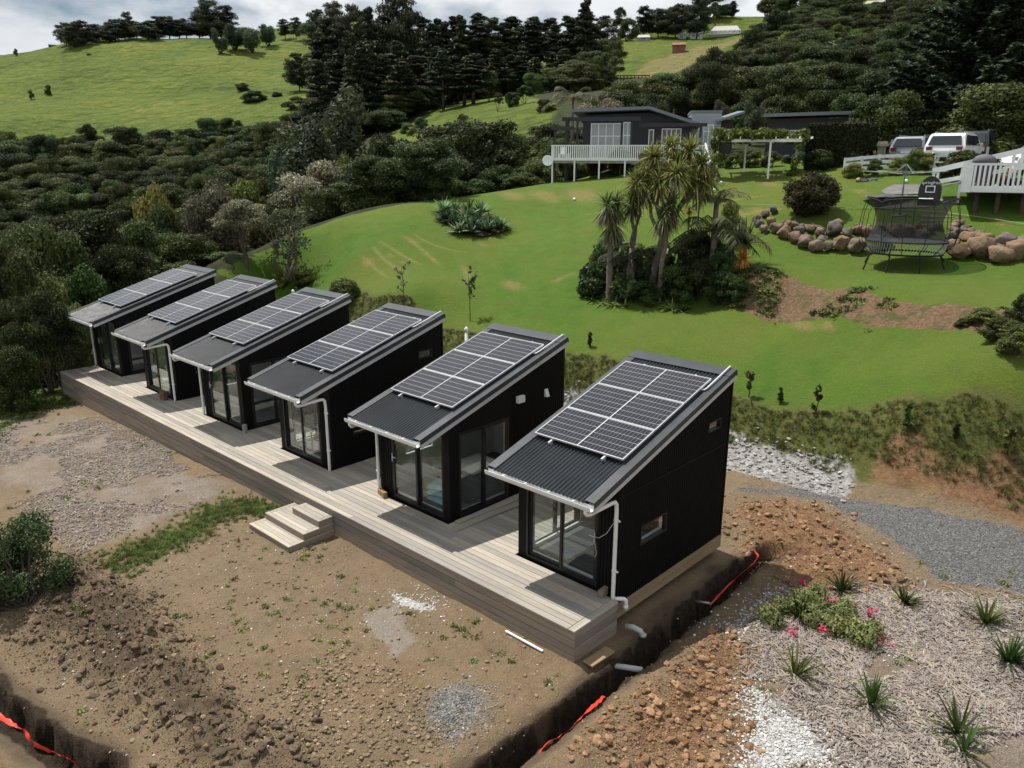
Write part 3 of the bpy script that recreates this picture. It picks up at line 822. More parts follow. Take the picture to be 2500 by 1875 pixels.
# fascia boards
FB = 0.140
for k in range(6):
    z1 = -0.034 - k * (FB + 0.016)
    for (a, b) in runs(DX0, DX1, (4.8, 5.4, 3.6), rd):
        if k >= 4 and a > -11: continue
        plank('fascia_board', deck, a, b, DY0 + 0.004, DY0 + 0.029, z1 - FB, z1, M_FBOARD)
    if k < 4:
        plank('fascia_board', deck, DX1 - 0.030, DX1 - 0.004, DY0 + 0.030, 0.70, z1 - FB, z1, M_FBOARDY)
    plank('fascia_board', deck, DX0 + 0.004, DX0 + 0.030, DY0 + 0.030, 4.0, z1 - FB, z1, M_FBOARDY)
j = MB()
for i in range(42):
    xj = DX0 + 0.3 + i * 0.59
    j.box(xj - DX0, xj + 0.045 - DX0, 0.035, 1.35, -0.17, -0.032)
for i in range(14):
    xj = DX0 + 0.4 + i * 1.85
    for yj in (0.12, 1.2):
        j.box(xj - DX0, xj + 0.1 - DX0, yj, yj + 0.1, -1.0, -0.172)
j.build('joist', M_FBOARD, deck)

steps = thing('timber_steps', 'three weathered timber steps standing against the front of the deck', 'steps', (-8.7, -1.77, -0.65))
def step_box(x0, x1, y0, y1, ztop):
    o = (-8.7, -1.77, -0.65); P = 0.110; g = 0.005
    kw = dict(ox=o[0], oy=o[1], oz=o[2])
    plank('tread_board', steps, x0, x1, y0, y0 + P, ztop - 0.03, ztop, M_DECK, **kw)
    plank('tread_board', steps, x1 - P, x1, y0 + P + g, y1, ztop - 0.03, ztop, M_DECKY, **kw)
    plank('tread_board', steps, x0, x0 + P, y0 + P + g, y1, ztop - 0.03, ztop, M_DECKY, **kw)
    n = max(1, int(round((y1 - y0 - P) / (P + g)))); w = (y1 - y0 - P - g * n) / n
    for i in range(n):
        ya = y0 + P + g + i * (w + g)
        plank('tread_board', steps, x0 + P + g, x1 - P - g, ya, ya + w, ztop - 0.03, ztop, M_DECK, **kw)
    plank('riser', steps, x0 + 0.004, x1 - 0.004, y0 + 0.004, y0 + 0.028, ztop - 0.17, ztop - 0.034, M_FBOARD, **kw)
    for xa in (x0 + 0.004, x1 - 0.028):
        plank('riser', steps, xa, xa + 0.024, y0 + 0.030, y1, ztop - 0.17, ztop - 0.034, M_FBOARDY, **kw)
step_box(-8.68, -6.97, -1.775, -0.58, -0.485)
step_box(-8.62, -6.98, -1.375, -0.58, -0.325)
step_box(-8.10, -7.00, -0.955, -0.58, -0.165)

# ------------------------------------------------------------------ cabins
def cell_mat():
    t = NT('photovoltaic_cells')
    o = t.obj(); sx = t.n('SeparateXYZ'); t.l(o, sx.inputs[0])
    def grid(sock, pitch, width):
        f = t.math('FRACT', t.math('DIVIDE', sock, pitch))
        d = t.math('ABSOLUTE', t.math('SUBTRACT', f, 0.5))
        return t.math('GREATER_THAN', d, 0.5 - width / pitch / 2)
    lx = grid(sx.outputs[0], 1.0 / 12, 0.0050)
    ly = grid(sx.outputs[1], 0.998 / 6, 0.0075)
    line = t.math('MAXIMUM', t.math('MULTIPLY', lx, 0.55), ly)
    n = t.noise(1.5, 3, 0.5, o)
    cell = t.ramp(n, [(0.3, (0.006, 0.007, 0.011)), (0.7, (0.012, 0.013, 0.020))])
    t.col(t.mix(line, cell, (0.36, 0.37, 0.39)))
    m = t.fin(0.12, 0, 0.5)
    return m
M_CELL = cell_mat()
M_BUS = paint('white_backsheet', (0.72, 0.73, 0.74), 0.4, 0, 0.5, 0.05)

def rp(x, s, h):
    """point on the roof: x across, s up the slope from the eave, h above the sheet"""
    return (x, s * math.cos(TH) - h * math.sin(TH), ZF + s * math.sin(TH) + h * math.cos(TH))
def roof_bar(m, x0, x1, s0, s1, h0, h1):
    return m.hexa([rp(x0, s0, h0), rp(x1, s0, h0), rp(x1, s1, h0), rp(x0, s1, h0), rp(x0, s0, h1), rp(x1, s0, h1), rp(x1, s1, h1), rp(x0, s1, h1)])

def wall_cells(t0, t1, openings):
    """(ta, tb, z0, z1 or None for the sloping top) solid pieces round the openings"""
    cuts = sorted({t0, t1, *[o[0] for o in openings], *[o[1] for o in openings]})
    cuts = [c for c in cuts if t0 <= c <= t1]; out = []
    for a, b in zip(cuts[:-1], cuts[1:]):
        mid = (a + b) / 2; z = None; lo = 'base'
        ops = sorted([o for o in openings if o[0] < mid < o[1]], key=lambda o: o[2])
        for o in ops:
            out.append((a, b, lo, o[2])); lo = o[3]
        out.append((a, b, lo, 'top'))
    return out
def side_wall(m, x0, x1, t0, t1, zb, ztop, openings):
    for a, b, lo, hi in wall_cells(t0, t1, openings):
        za = zb if lo == 'base' else lo
        h1, h2 = (ztop(a), ztop(b)) if hi == 'top' else (hi, hi)
        if min(h1, h2) - za < 1e-3: continue
        m.hexa([(x0, a, za), (x1, a, za), (x1, b, za), (x0, b, za), (x0, a, h1), (x1, a, h1), (x1, b, h2), (x0, b, h2)])
def face_wall(m, y0, y1, t0, t1, zb, ztop, openings):
    for a, b, lo, hi in wall_cells(t0, t1, openings):
        za = zb if lo == 'base' else lo
        h = ztop if hi == 'top' else hi
        if h - za < 1e-3: continue
        m.box(a, b, y0, y1, za, h)
def ribs_side(m, xs, sgn, t0, t1, zb, ztop, openings, pitch=0.075):
    n = int((t1 - t0) / pitch)
    for i in range(n):
        a = t0 + i * pitch + 0.02; b = a + 0.026
        for (ca, cb, lo, hi) in wall_cells(t0, t1, openings):
            if not (ca <= (a + b) / 2 < cb): continue
            za = zb if lo == 'base' else lo
            h1, h2 = (ztop(a), ztop(b)) if hi == 'top' else (hi, hi)
            if h1 - za < 0.02: continue
            xo = xs + sgn * 0.013; e = 0.007
            m.add([(xs, a, za), (xs, b, za), (xo, b - e, za), (xo, a + e, za), (xs, a, h1), (xs, b, h2), (xo, b - e, h2), (xo, a + e, h1)],
                  [(0, 3, 7, 4), (3, 2, 6, 7), (2, 1, 5, 6), (7, 6, 5, 4), (0, 1, 2, 3)] if sgn > 0 else [(4, 7, 3, 0), (7, 6, 2, 3), (6, 5, 1, 2), (4, 5, 6, 7), (3, 2, 1, 0)])
def ribs_face(m, ys, t0, t1, zb, ztop, pitch=0.075):
    n = int((t1 - t0) / pitch)
    for i in range(n):
        a = t0 + i * pitch + 0.02; b = a + 0.026
        m.hexa([(a, ys, zb), (b, ys, zb), (b - .007, ys - .013, zb), (a + .007, ys - .013, zb), (a, ys, ztop), (b, ys, ztop), (b - .007, ys - .013, ztop), (a + .007, ys - .013, ztop)])
def frame_side(m, x0, x1, a, b, z0, z1, w=0.05):
    m.box(x0, x1, a, b, z0, z0 + w); m.box(x0, x1, a, b, z1 - w, z1)
    m.box(x0, x1, a, a + w, z0 + w, z1 - w); m.box(x0, x1, b - w, b, z0 + w, z1 - w)
def frame_face(m, y0, y1, a, b, z0, z1, w=0.05):
    m.box(a, b, y0, y1, z0, z0 + w); m.box(a, b, y0, y1, z1 - w, z1)
    m.box(a, a + w, y0, y1, z0 + w, z1 - w); m.box(b - w, b, y0, y1, z0 + w, z1 - w)

WX0, WX1, WY0, WY1 = -2.48, -0.035, 0.82, 4.72
def make_cabin(mirror, label):
    """built with the glazed side on -x and the windowed side on +x; mirrored for the other hand"""
    mi = -RW if mirror else None
    root = thing('tiny_cabin', label, 'cabin', group='row of black cabins on the deck')
    def B(): return MB(mi)
    # roof sheet
    m = B(); nper = 25; x0, x1 = -RW + 0.17, -0.17; per = (x1 - x0) / nper; seg = 8
    vs = []; fs = []
    N = nper * seg + 1
    for s, dh in ((-0.045, 0.0), (SL - 0.1, 0.0)):
        for i in range(N):
            x = x0 + per * i / seg
            vs.append(rp(x, s, 0.010 + 0.019 * math.cos(2 * math.pi * i / seg)))
    fs = [(i, i + 1, N + i + 1, N + i) for i in range(N - 1)]
    o = len(vs)
    for s in (0.0, SL - 0.1):
        for x in (x0, x1): vs.append(rp(x, s, -0.06))
    fs += [(o + 1, o, o + 2, o + 3)]
    m.add(vs, fs)
    roof = m.build('roof', M_ROOF, root)
    for xa, xb in ((-RW, -RW + 0.20), (-0.20, 0.0)):
        m = B(); roof_bar(m, xa, xb, 0, SL, 0.030, 0.036)
        xe = xa if xa < -1 else xb
        s = 1 if xa < -1 else -1
        roof_bar(m, min(xe, xe + s * 0.012), max(xe, xe + s * 0.012), 0, SL, -0.075, 0.027)
        m.build('side_flashing', M_FLASH, roof)
    m = B(); roof_bar(m, -RW - 0.004, 0.004, SL - 0.30, SL + 0.02, 0.037, 0.046); roof_bar(m, -RW - 0.004, 0.004, SL + 0.008, SL + 0.02, -0.1, 0.036)
    m.build('ridge_flashing', M_FLASH, roof)
    m = B(); roof_bar(m, WX0 - 0.02, WX1 + 0.02, 0.06, SL - 0.02, -0.115, -0.062)
    m.build('soffit', M_INNER, roof)
    for xa in (-RW + 0.012, -0.042):
        m = B(); roof_bar(m, xa, xa + 0.030, 0.0, SL, -0.175, -0.076)
        m.build('fascia', M_FASC, root)
    # gutter across the eave
    m = B(); zt = ZF - 0.02
    prof = [(-0.115, zt - 0.005), (-0.115, zt - 0.05), (-0.095, zt - 0.095), (-0.02, zt - 0.095), (-0.004, zt - 0.07), (-0.004, zt), (-0.012, zt), (-0.012, zt - 0.068), (-0.024, zt - 0.085), (-0.09, zt - 0.085), (-0.105, zt - 0.048), (-0.105, zt - 0.005)]
    m.prism([(-RW + 0.01, a, b) for a, b in prof], (RW - 0.02, 0, 0))
    g = m.build('gutter', M_WHITE, root)
    for k in range(4):
        m = B(); xk = -RW + 0.45 + k * 0.55
        m.box(xk, xk + 0.03, -0.119, 0.0, zt - 0.001, zt + 0.006); m.build('gutter_bracket', M_WHITE, g)
    # downpipe at the +x front corner
    m = B(); r = 0.037; xp = -0.055; zb_ = zt - 0.13
    pts = [(-0.14, -0.06, zt - 0.09), (-0.14, -0.06, zt - 0.15), (-0.135, -0.02, zt - 0.20), (-0.12, 0.04, zt - 0.205), (xp - .01, 0.60, zt - 0.165), (xp, 0.68, zt - 0.17), (xp, 0.72, zt - 0.22), (xp, 0.735, zt - 0.34)]
    if not mirror: pts += [(xp, 0.735, 0.06), (xp, 0.735, -0.02)]
    else: pts += [(xp, 0.735, 0.06), (xp, 0.735, 0.02)]
    m.tube(pts, r, 10); dp = m.build('downpipe', M_WHITE, root, True)
    for zc in (1.55, 0.55):
        m = B(); m.lathe([(r + .006, 0), (r + .006, 0.05)], (xp, 0.735, zc), 10); m.box(xp + r, xp + r + .05, 0.725, 0.745, zc + .01, zc + .04)
        m.build('pipe_bracket', M_WHITE, dp)
    # walls
    under = lambda yy: zroof(yy) - 0.13
    wins = [(1.50, 2.40, 0.79, 1.19), (3.80, 4.31, 2.43, 2.65)]
    door = [(1.12, 2.72, 0.03, 2.02)]
    m = B(); side_wall(m, WX1 - 0.10, WX1, WY0, WY1, -0.15, under, wins); ribs_side(m, WX1, 1, WY0 + .06, WY1 - .04, -0.15, under, wins)
    wr = m.build('wall', M_BLACK, root)
    m = B(); m.box(WX1, WX1 + 0.018, WY0, WY1, 1.98, 2.02); m.build('cladding_joint', M_BLACK, wr)
    for yc in (WY0 - .002, WY1 - 0.048):
        m = B(); m.hexa([(WX1, yc, -.152), (WX1 + .02, yc, -.152), (WX1 + .02, yc + .05, -.152), (WX1, yc + .05, -.152), (WX1, yc, under(yc)), (WX1 + .02, yc, under(yc)), (WX1 + .02, yc + .05, under(yc + .05)), (WX1, yc + .05, under(yc + .05))])
        m.build('corner_flashing', M_BLACK, wr)
    m = B(); side_wall(m, WX0, WX0 + 0.10, WY0, WY1, -0.15, under, door); ribs_side(m, WX0, -1, 2.80, WY1 - .04, -0.15, under, door)
    m.build('wall', M_BLACK, root)
    m = B(); face_wall(m, WY0, WY0 + 0.10, WX0 + 0.10, WX1 - 0.10, -0.15, under(WY0), [(-2.27, -0.50, 0.03, 2.02)]); ribs_face(m, WY0, -0.47, WX1 - .02, 0.0, 1.98)
    m.build('wall', M_BLACK, root)
    m = B(); face_wall(m, WY1 - 0.10, WY1, WX0 + 0.10, WX1 - 0.10, -0.15, under(WY1), []); m.build('wall', M_BLACK, root)
    # lining
    m = B(); side_wall(m, WX1 - 0.13, WX1 - 0.102, WY0 + .13, WY1 - .13, 0.042, lambda q: under(q) - 0.01, wins)
    side_wall(m, WX0 + 0.102, WX0 + 0.13, WY0 + .13, WY1 - .13, 0.042, lambda q: under(q) - 0.01, door)
    face_wall(m, WY1 - 0.13, WY1 - 0.102, WX0 + .102, WX1 - .102, 0.042, under(WY1) - 0.03, [])
    m.build('lining', M_INNER, root)
    m = B(); m.box(WX0 + 0.101, WX1 - 0.101, WY0 + 0.101, WY1 - 0.101, -0.06, 0.04); m.build('floor', M_CARPET, root)
    m = B()
    for zc in (-0.155, -0.305):
        m.box(WX1 - 0.06, WX1 + 0.02, 0.72, WY1 + 0.02, zc - 0.14, zc)
        m.box(WX0 - 0.02, WX1 - 0.061, WY1 - 0.06, WY1 + 0.02, zc - 0.14, zc)
        m.box(WX0 - 0.02, WX0 + 0.06, 0.83, WY1 - .061, zc - 0.14, zc)
    m.build('base_board', M_PINE, root)
    # front glazing: fixed sash and sliding door
    def sash_face(name, a, b, y0, handle):
        m = B(); frame_face(m, y0, y0 + 0.045, a, b, 0.075, 1.985, 0.055); d = m.build(name, M_FRAME, root)
        m = B(); m.box(a + .05, b - .05, y0 + 0.018, y0 + 0.026, 0.12, 1.94); m.build('pane', M_GLASS, d)
        if handle:
            m = B(); m.bar((b - 0.03, y0 - 0.03, 0.95), (b - 0.03, y0 - 0.03, 1.15), 0.02, 0.02); m.bar((b - .03, y0 - .03, 1.05), (b - .03, y0 + .004, 1.05), .02, .02); m.bar((b - 0.03, y0 - 0.035, 1.06), (b - 0.16, y0 - 0.035, 1.06), 0.015, 0.018)
            m.build('handle', M_ALU, d)
        return d
    m = B(); frame_face(m, WY0 + 0.0, WY0 + 0.098, -2.27, -0.50, 0.03, 2.02, 0.044); m.build('door_frame', M_FRAME, root)
    sash_face('window', -2.226, -1.36, WY0 + 0.048, False)
    sash_face('door', -1.40, -0.52, WY0 - 0.006, True)
    m = B(); m.box(-2.24, -0.53, WY0 + 0.102, WY0 + 0.135, 0.041, 0.135); m.box(-2.266, -2.235, WY0 + 0.102, WY0 + 0.135, 0.136, 1.98)
    m.build('sill', M_WHITE, root)
    # glazed side
    def sash_side(name, a, b, x0):
        m = B(); frame_side(m, x0, x0 + 0.045, a, b, 0.075, 1.985, 0.055); d = m.build(name, M_FRAME, root)
        m = B(); m.box(x0 + .018, x0 + .026, a + .05, b - .05, 0.12, 1.94); m.build('pane', M_GLASS, d)
    m = B(); frame_side(m, WX0, WX0 + 0.098, 1.12, 2.72, 0.03, 2.02, 0.044); m.build('door_frame', M_FRAME, root)
    sash_side('window', 1.164, 1.94, WX0 + 0.048); sash_side('door', 1.90, 2.68, WX0 + 0.002)
    m = B(); m.box(WX0 + 0.102, WX0 + 0.15, 1.15, 2.69, 0.041, 0.115); m.build('sill', M_WHITE, root)
    # small windows of the other side
    for (a, b, z0, z1) in wins:
        m = B(); frame_side(m, WX1 - 0.07, WX1 + 0.022, a, b, z0, z1, 0.030); w = m.build('window', M_FRAME, root)
        m = B(); m.box(WX1 - 0.03, WX1 - 0.022, a + .028, b - .028, z0 + .028, z1 - .028); m.build('pane', M_GLASS, w)
        m = B(); m.box(WX1 - 0.14, WX1 - 0.071, a + .002, b - .002, z0 + .002, z0 + .03); m.box(WX1 - 0.14, WX1 - 0.071, b - .03, b - .002, z0 + .031, z1 - .002)
        m.build('reveal', M_WHITE, w)
    # solar panels
    xa = -RW + 0.205; pw, pl, gap = 2.1, 1.045, 0.012
    for k in range(3):
        s0 = 1.175 + k * (pl + gap)
        m = B(); f = 0.018
        for (a, b, c, d) in ((xa, xa + pw, s0, s0 + f), (xa, xa + pw, s0 + pl - f, s0 + pl), (xa, xa + f, s0 + f, s0 + pl - f), (xa + pw - f, xa + pw, s0 + f, s0 + pl - f)):
            roof_bar(m, a, b, c, d, 0.095, 0.132)
        p = m.build('solar_panel', M_ALU, root)
        m = B(); roof_bar(m, xa + pw / 2 - .007, xa + pw / 2 + .007, s0 + f, s0 + pl - f, 0.127, 0.1295); m.build('centre_strip', M_BUS, p)
        for hx in (xa + f, xa + pw / 2 + .007):
            w = pw / 2 - f - .007; l = pl - 2 * f
            cme = _cells(w, l)
            c = link('cell_sheet', cme, None, p)
            hx2 = hx if not mirror else (-RW - hx - w)
            c.location = rp(hx2, s0 + f, 0.122); c.rotation_euler = (TH, 0, 0)
    for xr in (xa + 0.42, xa + pw - 0.42):
        m = B(); roof_bar(m, xr, xr + 0.04, 1.06, 4.42, 0.052, 0.093); rl = m.build('mounting_rail', M_ALU, root)
        for s0 in (1.10, 2.2, 3.3, 4.35):
            m = B(); roof_bar(m, xr - .012, xr + .052, s0, s0 + .05, 0.0, 0.051); m.build('mounting_foot', M_ALU, rl)
    return root
_CELLM = []
def _cells(w, l):
    if not _CELLM:
        m = MB(); m.box(0, w, 0, l, -0.004, 0.004); me = m.mesh('cell_sheet'); me.materials.append(M_CELL); _CELLM.append(me)
    return _CELLM[0]

LBL = ['black cabin at the far end of the deck, furthest from the steps', 'black cabin second from the wooded end of the deck',
       'black cabin third from the wooded end, its glass door facing the deck', 'black cabin with a wooden armchair behind its glass front',
       'black cabin with bagged pillows behind its glass front', 'nearest black cabin at the open end of the deck beside the trench']
cabA = make_cabin(False, LBL[5]); cabB = make_cabin(True, LBL[4])
CAB = {5: cabA, 4: cabB}
for i in (3, 1): CAB[i] = dup(cabA, LBL[i])
for i in (2, 0): CAB[i] = dup(cabB, LBL[i])
for i in range(6): CAB[i].location = (RX[i], 0, 0)
# conduit over the ridge on the +x side of the nearer cabins
def conduit(i):
    m = MB(); m.tube([rp(-0.28, 3.95, 0.06), rp(-0.17, 3.97, 0.07), rp(-0.15, 4.05, 0.075), rp(-0.15, SL + 0.02, 0.085), rp(-0.15, SL + 0.07, 0.03)], 0.017, 8)
    m.build('conduit', M_WHITE, CAB[i], True)
for i in range(1, 6): conduit(i)
# outside lights on the glazed side of the cabin with the pillows
m = MB(); m.prism([(0, 2.95, 2.30), (0, 3.17, 2.30), (0, 3.17, 2.46), (0, 2.95, 2.46)], (0.09, 0, 0)); lo = m.build('wall_light', M_WHITE, CAB[4]); lo.location = (-0.032, 0, 0)
m = MB(); m.prism([(0, 3.95, 2.24), (0.09, 3.95, 2.24), (0.03, 3.95, 2.42), (0, 3.95, 2.42)], (0, 0.11, 0)); lo = m.build('wall_light', M_WHITE, CAB[4]); lo.location = (-0.032, 0, 0)
# the nearest cabin's downpipe goes on over the deck edge
m = MB(); m.tube([(-0.055, 0.735, 0.0), (-0.055, 0.745, -0.005), (-0.03, 0.80, -0.02), (0.03, 0.86, -0.02), (0.08, 0.90, -0.02), (0.105, 0.915, -0.04), (0.11, 0.92, -0.09), (0.11, 0.92, -0.24)], 0.040, 10)
m.lathe([(0.05, 0), (0.05, 0.08)], (0.11, 0.92, -0.22), 10); m.build('downpipe_foot', M_WHITE, CAB[5], True)
# ------------------------------------------------------------------ foliage builders
def unit(v):
    return v / (np.linalg.norm(v, axis=-1, keepdims=True) + 1e-9)
def leaves(P, N, size, rs, ratio=1.7, curl=0.35, var=None):
    """small folded leaf sprays (two faces each) at points P facing N"""
    n = len(P)
    N = unit(N + rs.normal(0, 0.55, (n, 3)))
    T = unit(np.cross(N, rs.normal(0, 1, (n, 3)))); Bt = np.cross(N, T)
    sz = size * rs.uniform(0.55, 1.35, (n, 1))
    a = T * sz * ratio * 0.5; b = Bt * sz * 0.5; f = N * sz * curl
    V = np.stack([P - a, P + b - f * 0.5, P + a - f * 0.3, P - b - f * 0.5], 1).reshape(-1, 3)
    i = np.arange(n)[:, None] * 4
    F = np.concatenate([i + np.array([[0, 1, 2]]), i + np.array([[0, 2, 3]])], 0)
    if var is None: var = rs.uniform(0, 1, n)
    return V, F, np.repeat(var, 4)
def blob_leaves(blobs, n, size, rs, up=0.25, ratio=1.7, inner=0.25):
    """blobs: rows (x, y, z, rx, ry, rz); leaves sit on and just inside their skins, more on top"""
    bl = np.asarray(blobs, float)
    wt = (bl[:, 3] * bl[:, 4] + bl[:, 3] * bl[:, 5]); wt = wt / wt.sum()
    k = rs.choice(len(bl), n, p=wt)
    d = unit(rs.normal(0, 1, (n, 3)) + np.array([0, 0, up]))
    rad = np.where(rs.uniform(0, 1, n) < inner, rs.uniform(0.35, 0.85, n), 0.80 + 0.48 * rs.uniform(0, 1, n) ** 1.6)[:, None]
    P = bl[k, :3] + d * bl[k, 3:6] * rad
    N = unit(d / bl[k, 3:6])
    bv = rs.uniform(0, 1, len(bl))
    var = np.clip(0.5 * bv[k] + 0.5 * rs.uniform(0, 1, n), 0, 1)
    return leaves(P, N, size, rs, ratio, 0.35, var)
def leaf_mesh(name, parts, mat):
    V = np.concatenate([p[0] for p in parts]); off = 0; F = []; A = []
    for v, f, a in parts:
        F.append(f + off); A.append(a); off += len(v)
    me = np_mesh(name, V, np.concatenate(F), {'var': np.concatenate(A)})
    me.materials.append(mat)
    return me
def sword_leaves(centers, dirs, length, width, droop, rs, segs=3, var=None):
    """strap leaves bending under their weight: folded strips"""
    n = len(centers); dirs = unit(dirs)
    L_ = length * rs.uniform(0.75, 1.15, (n, 1))
    side = unit(np.cross(dirs, np.array([0, 0, 1.0]) + rs.normal(0, 0.15, (n, 3))))
    W = width * rs.uniform(0.8, 1.2, (n, 1))
    dr = droop * rs.uniform(0.6, 1.4, (n, 1))
    rows = []
    for s in range(segs + 1):
        t = s / segs
        P = centers + dirs * L_ * t + np.array([0, 0, -1.0]) * dr * L_ * t * t
        w = W * (1 - t) ** 0.7 * (0.55 + 0.45 * min(1, 4 * t + 0.3)) if s < segs else W * 0.04
        rows += [P - side * w, P + side * w]
    V = np.stack(rows, 1).reshape(-1, 3); m = 2 * (segs + 1)
    i = np.arange(n)[:, None] * m
    F = []
    for s in range(segs):
        b = 2 * s
        F.append(i + np.array([[b, b + 1, b + 3]])); F.append(i + np.array([[b, b + 3, b + 2]]))
    if var is None: var = rs.uniform(0, 1, n)
    return V, np.concatenate(F), np.repeat(var, m)
M_BARK = paint('grey_brown_bark', (0.075, 0.058, 0.045), 0.9, 0, 0.2, 0.4, 5.0, 0.02)
M_BARKP = paint('pale_palm_bark', (0.17, 0.145, 0.12), 0.9, 0, 0.2, 0.3, 7.0, 0.02)
M_KAN = leafmat('kanuka_foliage', (0.017, 0.025, 0.009), (0.068, 0.090, 0.030), (0.15, 0.158, 0.075))
M_KANF = leafmat('flowering_kanuka_foliage', (0.045, 0.046, 0.026), (0.19, 0.18, 0.115), (0.36, 0.335, 0.25))
M_BUSH = leafmat('bush_foliage', (0.020, 0.032, 0.010), (0.080, 0.115, 0.032), (0.17, 0.195, 0.066))
M_PINE_L = leafmat('pine_foliage', (0.013, 0.019, 0.011), (0.048, 0.060, 0.030), (0.09, 0.10, 0.05), 0.15)
M_GREEN = leafmat('fresh_green_foliage', (0.04, 0.062, 0.014), (0.135, 0.18, 0.045), (0.24, 0.26, 0.08))
M_YEL = leafmat('yellow_green_foliage', (0.06, 0.07, 0.015), (0.20, 0.20, 0.05), (0.30, 0.28, 0.09))
M_BLUE = leafmat('blue_green_foliage', (0.03, 0.048, 0.025), (0.10, 0.135, 0.07), (0.18, 0.21, 0.12))
M_CORD = leafmat('cabbage_tree_foliage', (0.036, 0.054, 0.013), (0.135, 0.175, 0.048), (0.32, 0.33, 0.14), 0.3, 0.4)
M_DEAD = leafmat('dead_strap_leaves', (0.055, 0.042, 0.030), (0.17, 0.135, 0.10), (0.26, 0.21, 0.16), 0.15)
M_AGAV = leafmat('agave_foliage', (0.03, 0.062, 0.030), (0.105, 0.175, 0.085), (0.22, 0.29, 0.15), 0.12, 0.45)
M_PALM = leafmat('palm_foliage', (0.028, 0.040, 0.012), (0.12, 0.13, 0.045), (0.27, 0.23, 0.10), 0.25, 0.4)
M_HEDGE = leafmat('hedge_foliage', (0.009, 0.015, 0.005), (0.036, 0.050, 0.015), (0.10, 0.11, 0.034))
M_VINE = leafmat('vine_foliage', (0.04, 0.075, 0.012), (0.16, 0.225, 0.05), (0.32, 0.36, 0.13))
M_STRAW = leafmat('dry_grass', (0.05, 0.06, 0.015), (0.12, 0.13, 0.04), (0.26, 0.20, 0.10), 0.2)
M_GRASS = leafmat('long_grass', (0.03, 0.05, 0.010), (0.095, 0.13, 0.03), (0.17, 0.18, 0.06), 0.25)
M_REDB = leafmat('russet_foliage', (0.03, 0.035, 0.012), (0.10, 0.095, 0.035), (0.27, 0.13, 0.07))

TREES = {}       # kind -> list of (trunk mesh, crown mesh, height, width)
def limb(m, p, q, r0, r1, rs, n=5, wob=0.12):
    p = np.array(p, float); q = np.array(q, float); ln = np.linalg.norm(q - p)
    pts = []; rr = []
    for k in range(n + 1):
        t = k / n; w = math.sin(math.pi * t) * wob * ln
        pts.append(tuple(p + (q - p) * t + rs.normal(0, 1, 3) * w * 0.5)); rr.append(r0 + (r1 - r0) * t)
    m.tube(pts, rr, 6, True)
def kanuka(seed, H=6.0, W=6.0, n=16000, size=0.12, mat=M_KAN, flat=0.45):
    rs = np.random.RandomState(seed); m = MB(); blobs = []
    lims = rs.randint(4, 7)
    for i in range(lims):
        a = 2 * math.pi * i / lims + rs.uniform(-.3, .3); rr = W * rs.uniform(0.18, 0.36)
        q = (rr * math.cos(a), rr * math.sin(a), H * rs.uniform(0.58, 0.78))
        limb(m, (rs.uniform(-.1, .1), rs.uniform(-.1, .1), -0.3), q, 0.10, 0.035, rs)
        for k in range(rs.randint(4, 7)):
            b = rs.uniform(0, 6.283); d = W * rs.uniform(0.02, 0.2); s = W * rs.uniform(0.07, 0.15)
            z = H * (1 - flat * 0.5) + H * rs.uniform(-flat * 0.5, flat * 0.40) - 0.10 * H * (math.hypot(q[0] + d * math.cos(b), q[1] + d * math.sin(b)) / (W / 2)) ** 2
            blobs.append((q[0] + d * math.cos(b), q[1] + d * math.sin(b), z, s * 1.25, s * 1.25, s * rs.uniform(.5, .8)))
    for k in range(5):
        s = W * rs.uniform(0.08, 0.14); blobs.append((rs.uniform(-.1, .1) * W, rs.uniform(-.1, .1) * W, H * rs.uniform(.85, .95), s * 1.3, s * 1.3, s * .7))
    return m.mesh('trunk', True), leaf_mesh('crown', [blob_leaves(blobs, n, size, rs, 0.5, 1.6)], mat), H, W
def bushy(seed, H=5.0, W=5.0, n=16000, size=0.125, mat=M_BUSH, low=0.0):
    rs = np.random.RandomState(seed); m = MB(); blobs = []
    for i in range(5):
        a = rs.uniform(0, 6.283)
        limb(m, (0, 0, -0.3), (W * .25 * math.cos(a), W * .25 * math.sin(a), H * rs.uniform(.5, .75)), 0.09, 0.03, rs)
    for k in range(26):
        t = rs.uniform(low, 1) ** 0.8; a = rs.uniform(0, 6.283)
        prof = W * 0.42 * math.sqrt(max(0.05, 1 - (t * 1.02 - 0.35) ** 2 / 0.45))
        s = W * rs.uniform(.10, .19); rr = prof * rs.uniform(.5, 1.0)
        blobs.append((rr * math.cos(a), rr * math.sin(a), H * (0.12 + 0.76 * t), s, s, s * .8))
    return m.mesh('trunk', True), leaf_mesh('crown', [blob_leaves(blobs, n, size, rs, 0.35)], mat), H, W
def ball(seed, mat, H, W, n, size):
    rs = np.random.RandomState(seed); m = MB(); blobs = []
    for i in range(6):
        a = rs.uniform(0, 6.283); limb(m, (0, 0, -.2), (W * .3 * math.cos(a), W * .3 * math.sin(a), H * rs.uniform(.5, .8)), .05, .015, rs)
    for k in range(70):
        d = unit(rs.normal(0, 1, 3)); s = W * rs.uniform(.10, .16)
        blobs.append((d[0] * W * .38, d[1] * W * .38, H * .5 + d[2] * H * .38, s, s, s))
    return m.mesh('trunk', True), leaf_mesh('crown', [blob_leaves(blobs, n, size, rs, 0.3, 1.8, .15)], mat), H, W
